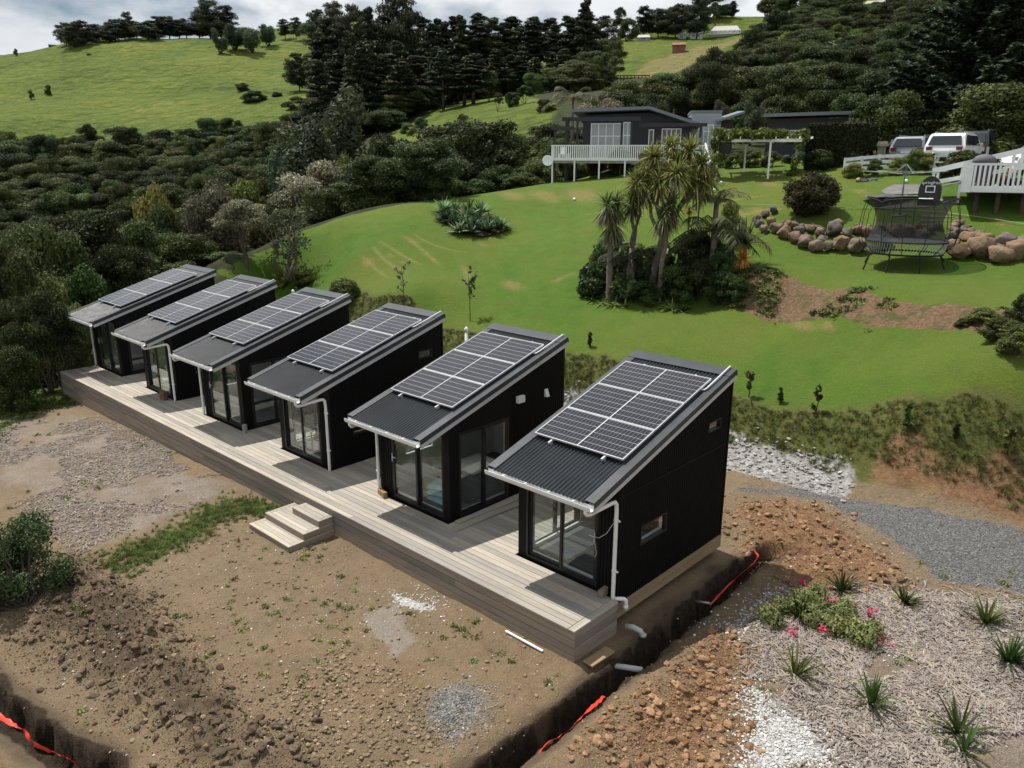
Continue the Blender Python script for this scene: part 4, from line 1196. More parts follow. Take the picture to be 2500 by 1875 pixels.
def pine(seed, H=20.0, W=8.0, n=13000, size=0.27, start=0.35, conic=0.6, mat=M_PINE_L):
    rs = np.random.RandomState(seed); m = MB(); blobs = []
    lean = rs.uniform(-.03, .03, 2) * H
    m.tube([(lean[0] * t, lean[1] * t, -0.5 + (H * .96 + .5) * t) for t in (0, .3, .6, 1)], [0.30, 0.24, 0.15, 0.04], 7)
    for k in range(46):
        t = start + (1 - start) * (k + rs.uniform(0, 1)) / 46; a = rs.uniform(0, 6.283)
        u = (t - start) / (1 - start)
        reach = W * 0.5 * (1 - u) ** conic * rs.uniform(.35, 1.05) * min(1, 0.5 + 2.5 * u)
        x, y, z = lean[0] * t + reach * math.cos(a), lean[1] * t + reach * math.sin(a), H * t + reach * .12
        m.tube([(lean[0] * t, lean[1] * t, H * t - .3), (x, y, z)], [0.07, 0.02], 4)
        s = W * rs.uniform(.07, .135) * (1.1 - .45 * u)
        blobs.append((x, y, z, s * 1.3, s * 1.3, s * .62))
        blobs.append((lean[0] * t + .55 * (x - lean[0] * t), lean[1] * t + .55 * (y - lean[1] * t), z - .1, s, s, s * .5))
    return m.mesh('trunk', True), leaf_mesh('crown', [blob_leaves(blobs, n, size, rs, 0.25, 2.2, 0.3)], mat), H, W
def wispy(seed, H=9.0, W=7.0, n=9000, size=0.16, mat=M_BLUE):
    rs = np.random.RandomState(seed); m = MB(); blobs = []
    for i in range(9):
        a = rs.uniform(0, 6.283); rr = W * rs.uniform(.1, .38); z = H * rs.uniform(.55, .97) * (1 - .25 * rr / W)
        limb(m, (0, 0, -.3), (rr * math.cos(a), rr * math.sin(a), z), .12, .03, rs)
        for k in range(6):
            t = rs.uniform(.35, 1.0); s = W * rs.uniform(.06, .12)
            blobs.append((rr * t * math.cos(a) + rs.normal(0, .05) * W, rr * t * math.sin(a) + rs.normal(0, .05) * W, z * t, s, s, s * 1.7))
    return m.mesh('trunk', True), leaf_mesh('crown', [blob_leaves(blobs, n, size, rs, 0.2, 2.4)], mat), H, W
def norfolk(seed=5, H=24.0, W=19.0):
    rs = np.random.RandomState(seed); m = MB(); parts = []
    m.tube([(0, 0, -1), (0, 0, H * .4), (0, 0, H * .8), (0, 0, H)], [0.42, .32, .16, .03], 9)
    P = []; N = []
    for k in range(24):
        t = 0.10 + 0.88 * k / 23; z0 = H * t; R = W * .5 * (1 - t) ** 0.72 * (0.9 if k else 1)
        nb = 7 if t < .6 else 6
        for b in range(nb):
            a = 2 * math.pi * (b + rs.uniform(-.25, .25)) / nb + k * 0.45; R_ = R * rs.uniform(.8, 1.06)
            pts = []
            for s in range(7):
                q = s / 6; pts.append((R_ * q * math.cos(a), R_ * q * math.sin(a), z0 - 0.10 * R_ * math.sin(q * 2.6) + 0.26 * R_ * q * q))
            m.tube(pts, [0.09 * (1 - .8 * s / 6) for s in range(7)], 4)
            nl = int(30 + 52 * R_)
            q = rs.uniform(.12, 1.0, nl); side = rs.choice([-1, 1], nl) * rs.uniform(0, 1, nl) * (0.12 + .13 * R_ * (1 - .6 * q)) * 0.55
            x = R_ * q * math.cos(a) - side * math.sin(a); y = R_ * q * math.sin(a) + side * math.cos(a)
            z = z0 - 0.10 * R_ * np.sin(q * 2.6) + 0.26 * R_ * q * q + 0.14 + rs.normal(0, .10, nl)
            P.append(np.stack([x, y, z], 1)); N.append(np.tile([math.cos(a) * .4, math.sin(a) * .4, .8], (nl, 1)))
    P = np.concatenate(P); N = np.concatenate(N)
    return m.mesh('trunk', True), leaf_mesh('crown', [leaves(P, N, 0.30, rs, 2.8, .3)], leafmat('tiered_conifer_foliage', (0.020, 0.033, 0.018), (0.075, 0.098, 0.048), (0.13, 0.15, 0.08), 0.2)), H, W

TREES['kanuka'] = [kanuka(10 + i) for i in range(5)]
TREES['flowering'] = [kanuka(30 + i, mat=M_KANF, n=11000, size=.14) for i in range(3)]
TREES['bush'] = [bushy(40 + i) for i in range(4)]
TREES['green'] = [bushy(50 + i, mat=M_GREEN, size=.15, n=10000) for i in range(3)]
TREES['yellow'] = [bushy(60 + i, mat=M_YEL, size=.16) for i in range(2)]
TREES['pine'] = [pine(70 + i, start=(.38, .3, .45, .2)[i], conic=(.55, .8, .45, .7)[i], W=(8, 7, 8.5, 9)[i]) for i in range(4)]
TREES['macro'] = [pine(80 + i, H=12, W=13, n=13000, start=.2, conic=.28, size=.25) for i in range(3)]
TREES['wispy'] = [wispy(90 + i) for i in range(2)]
TREES['norfolk'] = [norfolk()]
TREES['dense'] = [bushy(100 + i, n=9000, size=.17, mat=M_BUSH) for i in range(2)]
TREES['bigleaf'] = [ball(120 + i, leafmat('glossy_broad_foliage', (0.024, 0.045, 0.016), (0.085, 0.13, 0.045), (0.22, 0.27, 0.13), 0.2, 0.35), 2.6, 3.0, 1300, .34) for i in range(2)]
TREES['russet'] = [ball(110, M_REDB, 3.0, 3.2, 15000, .10)]
TREES['ball'] = [ball(111 + i, M_BUSH, 3.0, 3.2, 12000, .11) for i in range(2)]
BARK = {'pine': M_BARK}
for k, lst in TREES.items():
    for tr in lst: tr[0].materials.append(M_BARK)
TR = random.Random(5)
def tree(kind, px, pytop, dist, wpx, label, cat='tree', group=None, name=None, base=None, sink=0.1, var=None):
    """a tree at the place seen at picture x px at a level distance; its top shows at pytop, its crown wpx wide"""
    g = ground(px, dist) if base is None else Vector(base)
    top = at(px, pytop, dist)
    tm, cm, H, W = (TREES[kind][var] if var is not None else TR.choice(TREES[kind]))
    w = wpx * depth(g) / FPX; h = max(0.6, 0.55 * w if dist > 150 else 0, top[2] - g.z + sink)
    nm = name or {'pine': 'pine_tree', 'macro': 'cypress_tree', 'kanuka': 'kanuka_tree', 'flowering': 'kanuka_tree', 'norfolk': 'norfolk_pine'}.get(kind, 'bushy_tree')
    o = thing(nm, label, cat, (g.x, g.y, g.z - sink), TR.uniform(0, 6.283), group)
    for n_, me in (('trunk', tm), ('crown', cm)):
        link(n_, me, None, o)
    o.scale = (w / W, w / W, h / H)
    return o

# --- wooded gully on the left: trees nearest the cabins
G1 = 'dark kanuka trees of the gully'
near_trees = [('kanuka', 60, 560, 40, 230), ('kanuka', 180, 520, 44, 230), ('kanuka', -40, 600, 38, 200), ('kanuka', 30, 720, 33.5, 150), ('kanuka', 80, 770, 34, 150), ('bush', -60, 840, 32, 130),
              ('kanuka', 300, 545, 46, 200), ('kanuka', 380, 510, 52, 190), ('bush', 440, 560, 45, 150), ('kanuka', 250, 610, 41, 160), ('bush', 350, 640, 41, 140), ('bush', 160, 660, 38, 150), ('bush', 470, 610, 46, 120),
              ('bush', 60, 680, 37, 150), ('bush', 250, 700, 37.5, 110), ('bush', 130, 720, 36, 130), ('kanuka', 545, 545, 53, 120), ('kanuka', 600, 560, 52, 110), ('bush', 550, 590, 49, 110), ('bush', 640, 545, 53, 130),
              ('kanuka', 690, 520, 56, 140), ('bush', 740, 540, 53, 110), ('bush', 420, 640, 43, 110), ('bush', 500, 600, 48, 90), ('bush', 530, 612, 46, 100), ('bush', 570, 602, 47.5, 80), ('bush', 500, 628, 44, 90), ('bush', 610, 590, 50, 80), ('kanuka', 655, 560, 52, 110)]
for (k, a, b, d, w) in near_trees:
    tree(k, a, b, d, w, 'dark bushy tree massed with others in the gully beyond the deck', 'tree', G1)
tree('flowering', 515, 452, 49, 165, 'pale flowering kanuka with twisted bare trunk behind the furthest cabins', var=0)
tree('flowering', 780, 405, 60, 200, 'broad umbrella-shaped kanuka with pale grey crown at the lawn edge', var=1)
tree('yellow', 375, 448, 60, 150, 'yellow-green tufted tree standing above the dark gully trees', var=0)
tree('yellow', 625, 508, 50, 80, 'small orange-tinged bush behind the pale kanuka', 'bush', name='small_bush', var=1)
tree('green', 570, 405, 90, 130, 'bright green rounded tree among the dark gully trees', var=0)
tree('wispy', 800, 235, 88, 300, 'tall soft blue-green tree at the foot of the pasture', var=0)
tree('wispy', 715, 320, 86, 210, 'smaller soft blue-green tree beside the tall one', var=1)
tree('yellow', 852, 370, 75, 90, 'lime-green rounded tree between the pale kanuka and the dark belt', var=1)
# belt of dark trees along the far lawn edge
G2 = 'dark trees along the lawn edge'
for (k, a, b, d, w) in [('kanuka', 830, 450, 58, 130), ('bush', 880, 440, 60, 140), ('kanuka', 940, 335, 78, 150), ('bush', 980, 350, 76, 130), ('kanuka', 1010, 400, 66, 150), ('bush', 930, 440, 60, 130), ('bush', 860, 490, 55, 110),
                        ('bush', 1000, 450, 58, 110), ('bush', 1060, 440, 58, 120), ('green', 1100, 440, 59, 130), ('bush', 1160, 430, 58.5, 130), ('bush', 1220, 400, 61, 130), ('green', 1270, 360, 66, 120), ('bush', 1320, 380, 62, 110), ('bush', 1280, 420, 59, 100),
                        ('bush', 960, 490, 56, 90), ('kanuka', 1060, 330, 85, 130), ('bush', 1130, 390, 66, 140), ('bush', 1190, 370, 70, 120), ('kanuka', 910, 390, 70, 120), ('bush', 1340, 410, 63, 90), ('bush', 780, 500, 54, 100), ('bush', 900, 500, 55.5, 80)]:
    tree(k, a, b, d, w, 'dark green tree in the belt along the far lawn edge', 'tree', G2)
tree('kanuka', 1165, 292, 66, 270, 'large dark umbrella-shaped tree with leaning trunks beside the white house deck', var=2)
tree('dense', 1035, 470, 54.5, 75, 'small rounded grey-green shrub at the edge of the lawn', 'shrub', name='round_shrub', var=0)
tree('green', 1000, 500, 54, 40, 'low pale-flowering shrub at the lawn edge beside the rounded shrub', 'shrub', name='flowering_shrub', var=1)
# --- pines of the centre
G3 = 'tall dark pines on the hillside'
prs = random.Random(11)
def pines(lst, label, group):
    for (a, b, d, w, *v) in lst:
        tree('pine', a, b, d, w, label, 'tree', group, var=(v[0] if v else None))
row = []
for i in range(30):
    a = 795 + i * 21.5 + prs.uniform(-8, 8)
    top = {0: 60}.get(i, 30) + prs.uniform(0, 38) - (18 if 900 < a < 1010 or 1380 < a < 1445 else 0)
    row.append((a, top, prs.uniform(172, 200), prs.uniform(75, 115)))
for i in range(16):
    a = 800 + i * 24 + prs.uniform(-8, 8)
    row.append((a, 110 + 3.2 * abs(i - 5) + prs.uniform(-15, 25), prs.uniform(140, 158), prs.uniform(85, 125), prs.choice((1, 3))))
for i in range(9):
    a = 1180 + i * 32 + prs.uniform(-8, 8)
    row.append((a, 130 + prs.uniform(-15, 30), prs.uniform(160, 172), prs.uniform(70, 100), prs.choice((1, 3))))
pines(row, 'tall dark pine in the stand on the middle hillside', G3)
for (a, b, d, w) in [(985, -2, 178, 150), (880, 20, 182, 110)]:
    tree('macro', a, b, d, w, 'flat-topped dark cypress rising above the pine stand', 'tree', 'flat-topped cypresses in the pine stand')
tree('pine', 1418, -2, 172, 85, 'tallest pointed pine at the house end of the stand', var=1)
tree('macro', 745, 135, 205, 75, 'lone dark tree on the pasture below the pines', var=0)
# shelter belt on the ridge
G4 = 'dark shelter trees on the ridge'
for i in range(17):
    a = 205 + i * 24 + prs.uniform(-6, 6)
    tree('macro', a, 62 - 18 * math.exp(-((i - 12) / 6) ** 2) + prs.uniform(-6, 10), prs.uniform(292, 306), prs.uniform(50, 75), 'dark clipped tree in the shelter belt on the ridge', 'tree', G4)
for (a, b, d, w) in [(545, 5, 300, 90), (580, 18, 300, 70), (355, 35, 302, 40)]:
    tree('macro', a, b, d, w, 'taller layered tree standing above the ridge shelter belt', 'tree', 'taller trees above the shelter belt')
for (a, b, d, w) in [(600, 60, 272, 90), (640, 65, 268, 80), (680, 58, 276, 70), (565, 75, 268, 60)]:
    tree('wispy', a, b, d, w, 'soft green tree at the end of the ridge belt', 'tree', 'soft green trees at the ridge')
for (a, b, d, w) in [(745, 45, 285, 36), (790, 28, 262, 80), (840, 12, 255, 90), (720, 50, 290, 40)]:
    tree('macro', a, b, d, w, 'dark tree on the skyline between ridge belt and pines', 'tree', 'skyline trees near the pines')
for (a, b, d, w) in [(256, 148, 280, 14), (147, 206, 240, 16), (105, 220, 238, 16), (12, 258, 225, 18), (85, 122, 305, 12), (5, 140, 300, 14), (0, 200, 250, 24), (610, 225, 215, 40), (635, 262, 195, 60), (735, 262, 180, 60), (710, 255, 185, 26), (690, 235, 200, 30)]:
    tree('bush', a, b, d, w, 'small dark shrub alone on the green pasture', 'shrub', 'scattered shrubs on the pasture', name='pasture_shrub')
# trees of the clearing behind the house
for (k, a, b, d, w) in [('kanuka', 1195, 175, 140, 46), ('kanuka', 1280, 212, 118, 50), ('kanuka', 1215, 228, 112, 24), ('bush', 1300, 175, 138, 60), ('bush', 1340, 180, 140, 70), ('kanuka', 1420, 180, 135, 60), ('kanuka', 1380, 170, 145, 70),
                        ('bush', 1250, 222, 116, 40), ('bush', 1330, 240, 102, 50), ('bush', 1030, 285, 118, 40), ('bush', 1000, 300, 112, 46), ('kanuka', 1130, 280, 98, 36), ('kanuka', 1100, 300, 94, 30)]:
    tree(k, a, b, d, w, 'small tree standing in the sunny clearing below the pines', 'tree', 'trees of the clearing')
G5 = 'dark scrub beside the clearing'
for (a, b, d, w) in [(1420, 130, 168, 80), (1460, 100, 180, 80), (1490, 92, 186, 70), (1400, 150, 160, 80), (1450, 150, 160, 80), (1490, 140, 165, 50), (1430, 175, 150, 70), (1470, 165, 158, 50)]:
    tree('kanuka', a, b, d, w, 'dark scrub tree in the block beside the mown slope', 'tree', G5)
# skyline of the right hill
for (k, a, b, d, w) in [('macro', 1455, 42, 275, 90), ('kanuka', 1500, 20, 280, 36), ('macro', 1555, 18, 285, 60), ('macro', 1590, 25, 285, 80), ('macro', 1630, 20, 285, 80), ('macro', 1680, -2, 285, 90), ('bush', 1520, 45, 270, 60), ('kanuka', 1720, 8, 300, 30),
                     ('macro', 1760, 5, 310, 30), ('bush', 1840, -5, 320, 70), ('bush', 1640, 40, 310, 90), ('bush', 1710, 48, 312, 100), ('bush', 1580, 45, 300, 60), ('bush', 1880, 0, 318, 80), ('macro', 2010, -12, 330, 60), ('bush', 1950, -5, 325, 80), ('bush', 1600, 55, 305, 60), ('macro', 2230, -30, 280, 60)]:
    tree(k, a, b, d, w, 'dark tree along the skyline of the hill with houses', 'tree', 'skyline trees of the hill with houses')
# individual trees of the bush on the right
tree('norfolk', 2350, -130, 72, 620, 'huge dark tiered conifer with upswept branches behind the cars', var=0)
tree('bush', 2140, 212, 57, 190, 'light olive rounded tree in front of the parked cars', var=1)
tree('bush', 2440, 195, 55, 300, 'wide spreading yellow-green tree above the parked cars', var=1)
tree('wispy', 2140, 150, 80, 180, 'soft blue-green tree beside the steep grey roof', var=0)
tree('wispy', 1825, 240, 68, 75, 'slim soft green tree between house and garage', var=1)
tree('flowering', 1475, 235, 70, 120, 'silver-grey tree behind the main house roof', var=2)
tree('flowering', 1745, 248, 66, 45, 'small pale-leaved tree behind the grey block', var=0)
tree('yellow', 2170, 130, 110, 50, 'yellow tufted tree on the hillside beside the steep road roof', var=0)
for (k, a, b, d, w) in [('kanuka', 1930, 150, 85, 190), ('kanuka', 1850, 170, 84, 150), ('kanuka', 2010, 160, 82, 170), ('bush', 1900, 220, 75, 120), ('bush', 1980, 215, 74, 120), ('bush', 1800, 250, 72, 90), ('bush', 2060, 220, 72, 110),
                        ('kanuka', 1780, 190, 92, 110), ('bush', 1640, 215, 82, 90), ('bush', 1700, 205, 84, 100), ('bush', 1590, 240, 78, 80), ('kanuka', 1560, 235, 85, 90), ('bush', 1530, 250, 78, 70), ('bush', 2200, 220, 78, 110), ('bush', 2300, 250, 70, 140), ('bush', 2480, 150, 80, 160), ('bush', 2420, 130, 90, 150), ('bush', 2250, 170, 85, 120)]:
    tree(k, a, b, d, w, 'dark tree in the bush close behind the house and garage', 'tree', 'dark trees close behind the house')

# --- the bush that reads as one mass: scattered crowns
def scatter(name, label, srcs, P, rot, scl, seed=1, kind='stuff', mats=None, part='clump'):
    """one object; copies of its own child pieces spread over points P"""
    rs = np.random.RandomState(seed); n = len(P)
    me = bpy.data.meshes.new(name); me.vertices.add(n); me.vertices.foreach_set('co', np.ascontiguousarray(P, np.float32).ravel())
    a = me.attributes.new('rot', 'FLOAT_VECTOR', 'POINT'); a.data.foreach_set('vector', np.ascontiguousarray(rot, np.float32).ravel())
    a = me.attributes.new('scl', 'FLOAT_VECTOR', 'POINT'); a.data.foreach_set('vector', np.ascontiguousarray(scl, np.float32).ravel())
    a = me.attributes.new('idx', 'INT', 'POINT'); a.data.foreach_set('value', rs.randint(0, len(srcs), n).astype(np.int32))
    o = link(name, me)
    tag(o, label, None, None, kind)
    c = bpy.data.collections.new(name + '_pieces')
    for k, s in enumerate(srcs):
        q = bpy.data.objects.new(part, s); c.objects.link(q); COL.objects.link(q); q.parent = o
        q.location = P[k]; q.rotation_euler = rot[k]; q.scale = scl[k]
    ng = bpy.data.node_groups.new(name, 'GeometryNodeTree')
    ng.interface.new_socket('Geometry', in_out='INPUT', socket_type='NodeSocketGeometry')
    ng.interface.new_socket('Geometry', in_out='OUTPUT', socket_type='NodeSocketGeometry')
    gi = ng.nodes.new('NodeGroupInput'); go = ng.nodes.new('NodeGroupOutput')
    ci = ng.nodes.new('GeometryNodeCollectionInfo'); ci.inputs['Collection'].default_value = c
    ci.inputs['Separate Children'].default_value = True; ci.inputs['Reset Children'].default_value = True
    ip = ng.nodes.new('GeometryNodeInstanceOnPoints'); ip.inputs['Pick Instance'].default_value = True
    def na(nm, ty):
        q = ng.nodes.new('GeometryNodeInputNamedAttribute'); q.data_type = ty; q.inputs['Name'].default_value = nm
        return q.outputs['Attribute']
    e2r = ng.nodes.new('FunctionNodeEulerToRotation')
    lk = ng.links.new
    lk(gi.outputs[0], ip.inputs['Points']); lk(ci.outputs[0], ip.inputs['Instance'])
    lk(na('idx', 'INT'), ip.inputs['Instance Index'])
    lk(na('rot', 'FLOAT_VECTOR'), e2r.inputs[0]); lk(e2r.outputs[0], ip.inputs['Rotation'])
    lk(na('scl', 'FLOAT_VECTOR'), ip.inputs['Scale']); lk(ip.outputs[0], go.inputs[0])
    md = o.modifiers.new('scatter', 'NODES'); md.node_group = ng
    return o
def line_at(a, pts):
    return float(np.interp(a, [p[0] for p in pts], [p[1] for p in pts]))
def bush_field(name, label, n, pxr, dr, kinds, seed, keep, h=(3.2, 5.6), w=(3.4, 7.0), limit=None):
    rs = np.random.RandomState(seed); P = []; R = []; S = []
    tries = 0
    while len(P) < n and tries < n * 40:
        tries += 1
        a = rs.uniform(*pxr); d = math.sqrt(rs.uniform(dr[0] ** 2, dr[1] ** 2))
        p = at(a, 400, d)
        if not keep(a, d, p): continue
        hh = rs.uniform(*h) * (1.0 if rs.uniform() > .12 else 1.35); ww = rs.uniform(*w)
        if limit is not None:
            zt = zg(p[0], p[1]) + hh * 0.85
            if 398 - (zt - CAM[2]) * FPX / d < line_at(a, limit) + rs.uniform(-6, 14): continue
        P.append((p[0], p[1], 0))
        R.append((rs.uniform(-.06, .06), rs.uniform(-.06, .06), rs.uniform(0, 6.283))); S.append((ww / 5.5, ww / 5.5, hh / 5.5))
    P = np.array(P); P[:, 2] = zg(P[:, 0], P[:, 1]) - 0.3 - np.array(S)[:, 2] * 0.4
    srcs = [tr[1] for k in kinds for tr in TREES[k]]
    return scatter(name, label, srcs, P, np.array(R), np.array(S), seed)
def not_in(*polys):
    return lambda a, d, p: not any(bool(inpoly(np.array([p[0]]), np.array([p[1]]), q)[0]) for q in polys)
_open = not_in(P_PAST, P_CLR, P_CLR2, P_CLR3, P_CLR4, P_LAWN, P_CLR5)
bush_field('gully_bush', 'dense dark scrub filling the gully below the green pasture', 1500, (-350, 830), (55, 205), ['kanuka', 'bush', 'green', 'kanuka', 'dense', 'bush'], 3,
           lambda a, d, p: _open(a, d, p), limit=[(-350, 350), (0, 338), (300, 312), (480, 300), (600, 288), (750, 262), (830, 300)])
bush_field('hillside_bush', 'mixed dark and olive scrub covering the hillside above the house', 1500, (1430, 2900), (78, 300), ['bush', 'kanuka', 'kanuka', 'green', 'bush', 'yellow'][:5], 4,
           lambda a, d, p: _open(a, d, p), limit=[(1430, 258), (1480, 246), (1560, 224), (1640, 208), (1700, 182), (1760, 148), (1810, 120), (1850, 100), (1920, 40), (1990, 30), (2050, 62), (2200, 64), (2280, 44), (2320, -10), (2900, -60)])
bush_field('gully_undergrowth', 'dark undergrowth between the lawn edge and the clearing', 260, (560, 1420), (52, 105), ['bush', 'dense', 'kanuka'], 5,
           lambda a, d, p: _open(a, d, p), (2.2, 4.0), (3.0, 5.0), limit=[(560, 400), (850, 385), (930, 352), (1130, 352), (1340, 305), (1420, 300)])
bush_field('pine_undergrowth', 'dark undergrowth at the foot of the pine stand', 220, (760, 1480), (128, 180), ['bush', 'kanuka'], 6,
           lambda a, d, p: _open(a, d, p), (2.5, 5.0), (4.0, 7.0))
# ------------------------------------------------------------------ house, garden buildings and things beyond the lawn
class Frame:
    """upright local frame standing at a spot: +x to the observer's right, +y away, z up"""
    def __init__(self, origin, px_face, turn=0.0):
        d = ray(px_face, 400); a = math.atan2(d[1], d[0]) + turn
        self.o = Vector(origin); self.y = Vector((math.cos(a), math.sin(a), 0)); self.x = Vector((math.sin(a), -math.cos(a), 0))
        self.rz = math.atan2(self.x.y, self.x.x)
    def on(self, px, py, Y):
        """local (x, z) where the sight line meets the upright plane y = Y"""
        d = Vector(ray(px, py)); c = Vector(CAM) - self.o
        t = (Y - c.dot(self.y)) / d.dot(self.y); p = c + d * t
        return p.dot(self.x), p.z
    def world(self, x, y, z=0.0):
        return self.o + self.x * x + self.y * y + Vector((0, 0, z))
    def gz(self, x, y):
        w = self.world(x, y); return zg(w.x, w.y) - self.o.z
M_HDARK = paint('dark_blue_grey_weatherboard', (0.026, 0.027, 0.034), 0.6, 0, 0.4, 0.15, 1.0)
M_HGREY = paint('pale_grey_weatherboard', (0.30, 0.33, 0.36), 0.55, 0, 0.4, 0.08, 1.0)
M_HROOF = paint('slate_grey_roof_edge', (0.15, 0.17, 0.19), 0.5, 0, 0.5, 0.12, 1.0)
M_WPAINT = paint('white_paint', (0.80, 0.82, 0.83), 0.5, 0, 0.4, 0.08, 2.0)
M_WORN = paint('worn_white_paint', (0.72, 0.73, 0.72), 0.6, 0, 0.3, 0.2, 5.0)
M_BLIND = paint('pale_window_blind', (0.34, 0.37, 0.38), 0.35, 0, 0.6, 0.15, 0.8)
M_DGLASS = paint('dark_window_glass', (0.03, 0.035, 0.04), 0.08, 0, 0.7, 0.3, 0.6)
M_CONC = paint('weathered_concrete', (0.27, 0.255, 0.235), 0.85, 0, 0.3, 0.25, 3.0)
M_STONEP = paint('pillar_stone', (0.42, 0.38, 0.31), 0.85, 0, 0.3, 0.25, 4.0)
M_RUBBER = paint('black_rubber', (0.012, 0.012, 0.012), 0.7, 0, 0.3, 0.2, 4.0)
M_STEEL = paint('galvanised_steel', (0.33, 0.36, 0.35), 0.45, 0.5, 0.5, 0.15, 5.0)

# ---- main house
HF = Frame(ground(1345, 55), 1560)
house = thing('low_house', 'dark single-storey house with pale roof edge beyond the lawn', 'house', HF.o, HF.rz)
Yf = 3.2                                                   # facade plane
zd = HF.on(1500, 392, 0)[1]                                # floor of the veranda deck
xl, zl = HF.on(1397, 266, Yf - 1.2); xp_, zp = HF.on(1586, 259, Yf - 1.2); xr_, zr = HF.on(1702, 301, Yf - 1.2)
wl = HF.on(1424, 300, Yf)[0]; wr = HF.on(1688, 300, Yf)[0]
m = MB(); m.prism([(wl, Yf, zd), (wr, Yf, zd), (wr, Yf, zr + 0.15), (xp_, Yf, zp - 0.35), (wl, Yf, zl - 0.35)], (0, 7.5, 0)); m.build('wall', M_HDARK, house)
for k in range(9):
    m = MB(); z0 = zd + 0.2 + k * 0.30; m.box(wl + 0.01, wr - 0.01, Yf - 0.014, Yf - 0.001, z0, z0 + 0.28); m.build('weatherboard', M_HDARK, house)
th = 0.20
m = MB()
m.prism([(xl, Yf - 1.2, zl), (xp_, Yf - 1.2, zp), (xp_, Yf - 1.2, zp - th), (xl, Yf - 1.2, zl - th)], (0, 9.5, 0.0))
m.prism([(xp_, Yf - 1.2, zp), (xr_ + .3, Yf - 1.2, zr), (xr_ + .3, Yf - 1.2, zr - th), (xp_, Yf - 1.2, zp - th)], (0, 9.5, 0.0))
m.build('roof', M_HROOF, house)
def win(fr, parent, pa, pb, ta, tb, Y, cols, transom=None, fm=M_WPAINT, gm=M_BLIND):
    x0, z1 = fr.on(pa, ta, Y); x1, _ = fr.on(pb, ta, Y); _, z0 = fr.on(pa, tb, Y)
    m = MB(); w = 0.06; y0, y1 = Y - 0.05, Y - 0.016
    m.box(x0, x1, y0, y1, z0, z0 + w); m.box(x0, x1, y0, y1, z1 - w, z1)
    for c in range(cols + 1):
        xc = x0 + (x1 - x0 - w) * c / cols; m.box(xc, xc + w, y0, y1, z0 + w, z1 - w)
    if transom: 
        zt = z0 + (z1 - z0) * transom
        for c in range(cols):
            xc = x0 + (x1 - x0 - w) * c / cols + w; m.box(xc, xc + (x1 - x0 - w) / cols - w, y0, y1, zt, zt + w)
    f = m.build('window', fm, parent)
    for c in range(cols):
        xc = x0 + (x1 - x0 - w) * c / cols + w; xe = xc + (x1 - x0 - w) / cols - w
        for (za, zb2) in ([(z0 + w, z1 - w)] if not transom else [(z0 + w, zt), (zt + w, z1 - w)]):
            m = MB(); m.box(xc, xe, y0 + .012, y1 - .004, za, zb2); m.build('pane', gm, f)
win(HF, house, 1443, 1518, 301, 386, Yf, 4, 0.62)
win(HF, house, 1522, 1545, 298, 386, Yf, 2, 0.62)
win(HF, house, 1584, 1597, 316, 386, Yf, 1, None, M_WPAINT, M_DGLASS)
win(HF, house, 1616, 1664, 314, 386, Yf, 4, None, M_WPAINT, M_DGLASS)
# grey weatherboard block and the wing with the lifted roof
Yb = Yf + 2.0
x0, z1 = HF.on(1689, 275, Yb); x1, _ = HF.on(1762, 275, Yb)
m = MB(); m.box(x0, x1, Yb, Yb + 4, zd - .3, z1); blk = m.build('wall', M_HGREY, house)
nb = int((z1 - zd) / 0.17)
for k in range(nb):
    m = MB(); z0 = zd + k * 0.17; m.add([(x0 - .01, Yb - .028, z0), (x1 + .01, Yb - .028, z0), (x1 + .01, Yb - .003, z0 + .165), (x0 - .01, Yb - .003, z0 + .165), (x0 - .01, Yb - .001, z0), (x1 + .01, Yb - .001, z0)], [(0, 1, 2, 3), (4, 5, 1, 0), (0, 3, 4), (1, 5, 2)])
    m.build('weatherboard', M_HGREY, blk)
m = MB(); m.box(x0 - .06, x1 + .06, Yb - .08, Yb + 4.05, z1, z1 + 0.14); m.build('parapet_cap', M_HROOF, house)
win(HF, house, 1718, 1743, 304, 385, Yb - .03, 2, 0.78)
win(HF, house, 1704, 1712, 312, 385, Yb - .03, 1)
x2, _ = HF.on(1793, 300, Yb); 
m = MB(); m.box(x1, x2, Yb + .5, Yb + 4, zd - .3, HF.on(1760, 292, Yb)[1]); m.build('wall', M_HDARK, house)
xa, za = HF.on(1750, 299, Yb - .5); xb, zb_ = HF.on(1818, 277, Yb - .5)
m = MB(); m.prism([(xa, Yb - .5, za), (xb, Yb - .5, zb_), (xb, Yb - .5, zb_ + .17), (xa, Yb - .5, za + .17)], (0, 4.5, .25)); m.build('roof', M_HROOF, house)
win(HF, house, 1760, 1781, 315, 340, Yb + .48, 2)
# dark veranda beams and posts
m = MB(); 
def hbeam(pa, pb, py, Y, h=0.22, d=0.1):
    x0, z = HF.on(pa, py, Y); x1, _ = HF.on(pb, py, Y); mm = MB(); mm.box(x0, x1, Y, Y + d, z - h, z); mm.build('veranda_beam', M_HDARK, house)
hbeam(1372, 1565, 286, 1.2, 0.26); hbeam(1345, 1402, 309, 0.6, 0.22); hbeam(1560, 1727, 301, 1.5, 0.22)
for (pa, Y, t) in ((1355, 0.7, 309), (1383, 1.0, 287), (1388, 1.7, 287), (1410, 1.3, 287), (1519, 1.3, 287), (1543, 1.3, 287), (1712, 1.6, 301)):
    x, z = HF.on(pa, t, Y); mm = MB(); mm.box(x - .07, x + .07, Y, Y + .14, HF.gz(x, Y) - .3, z); mm.build('veranda_post', M_HDARK, house)
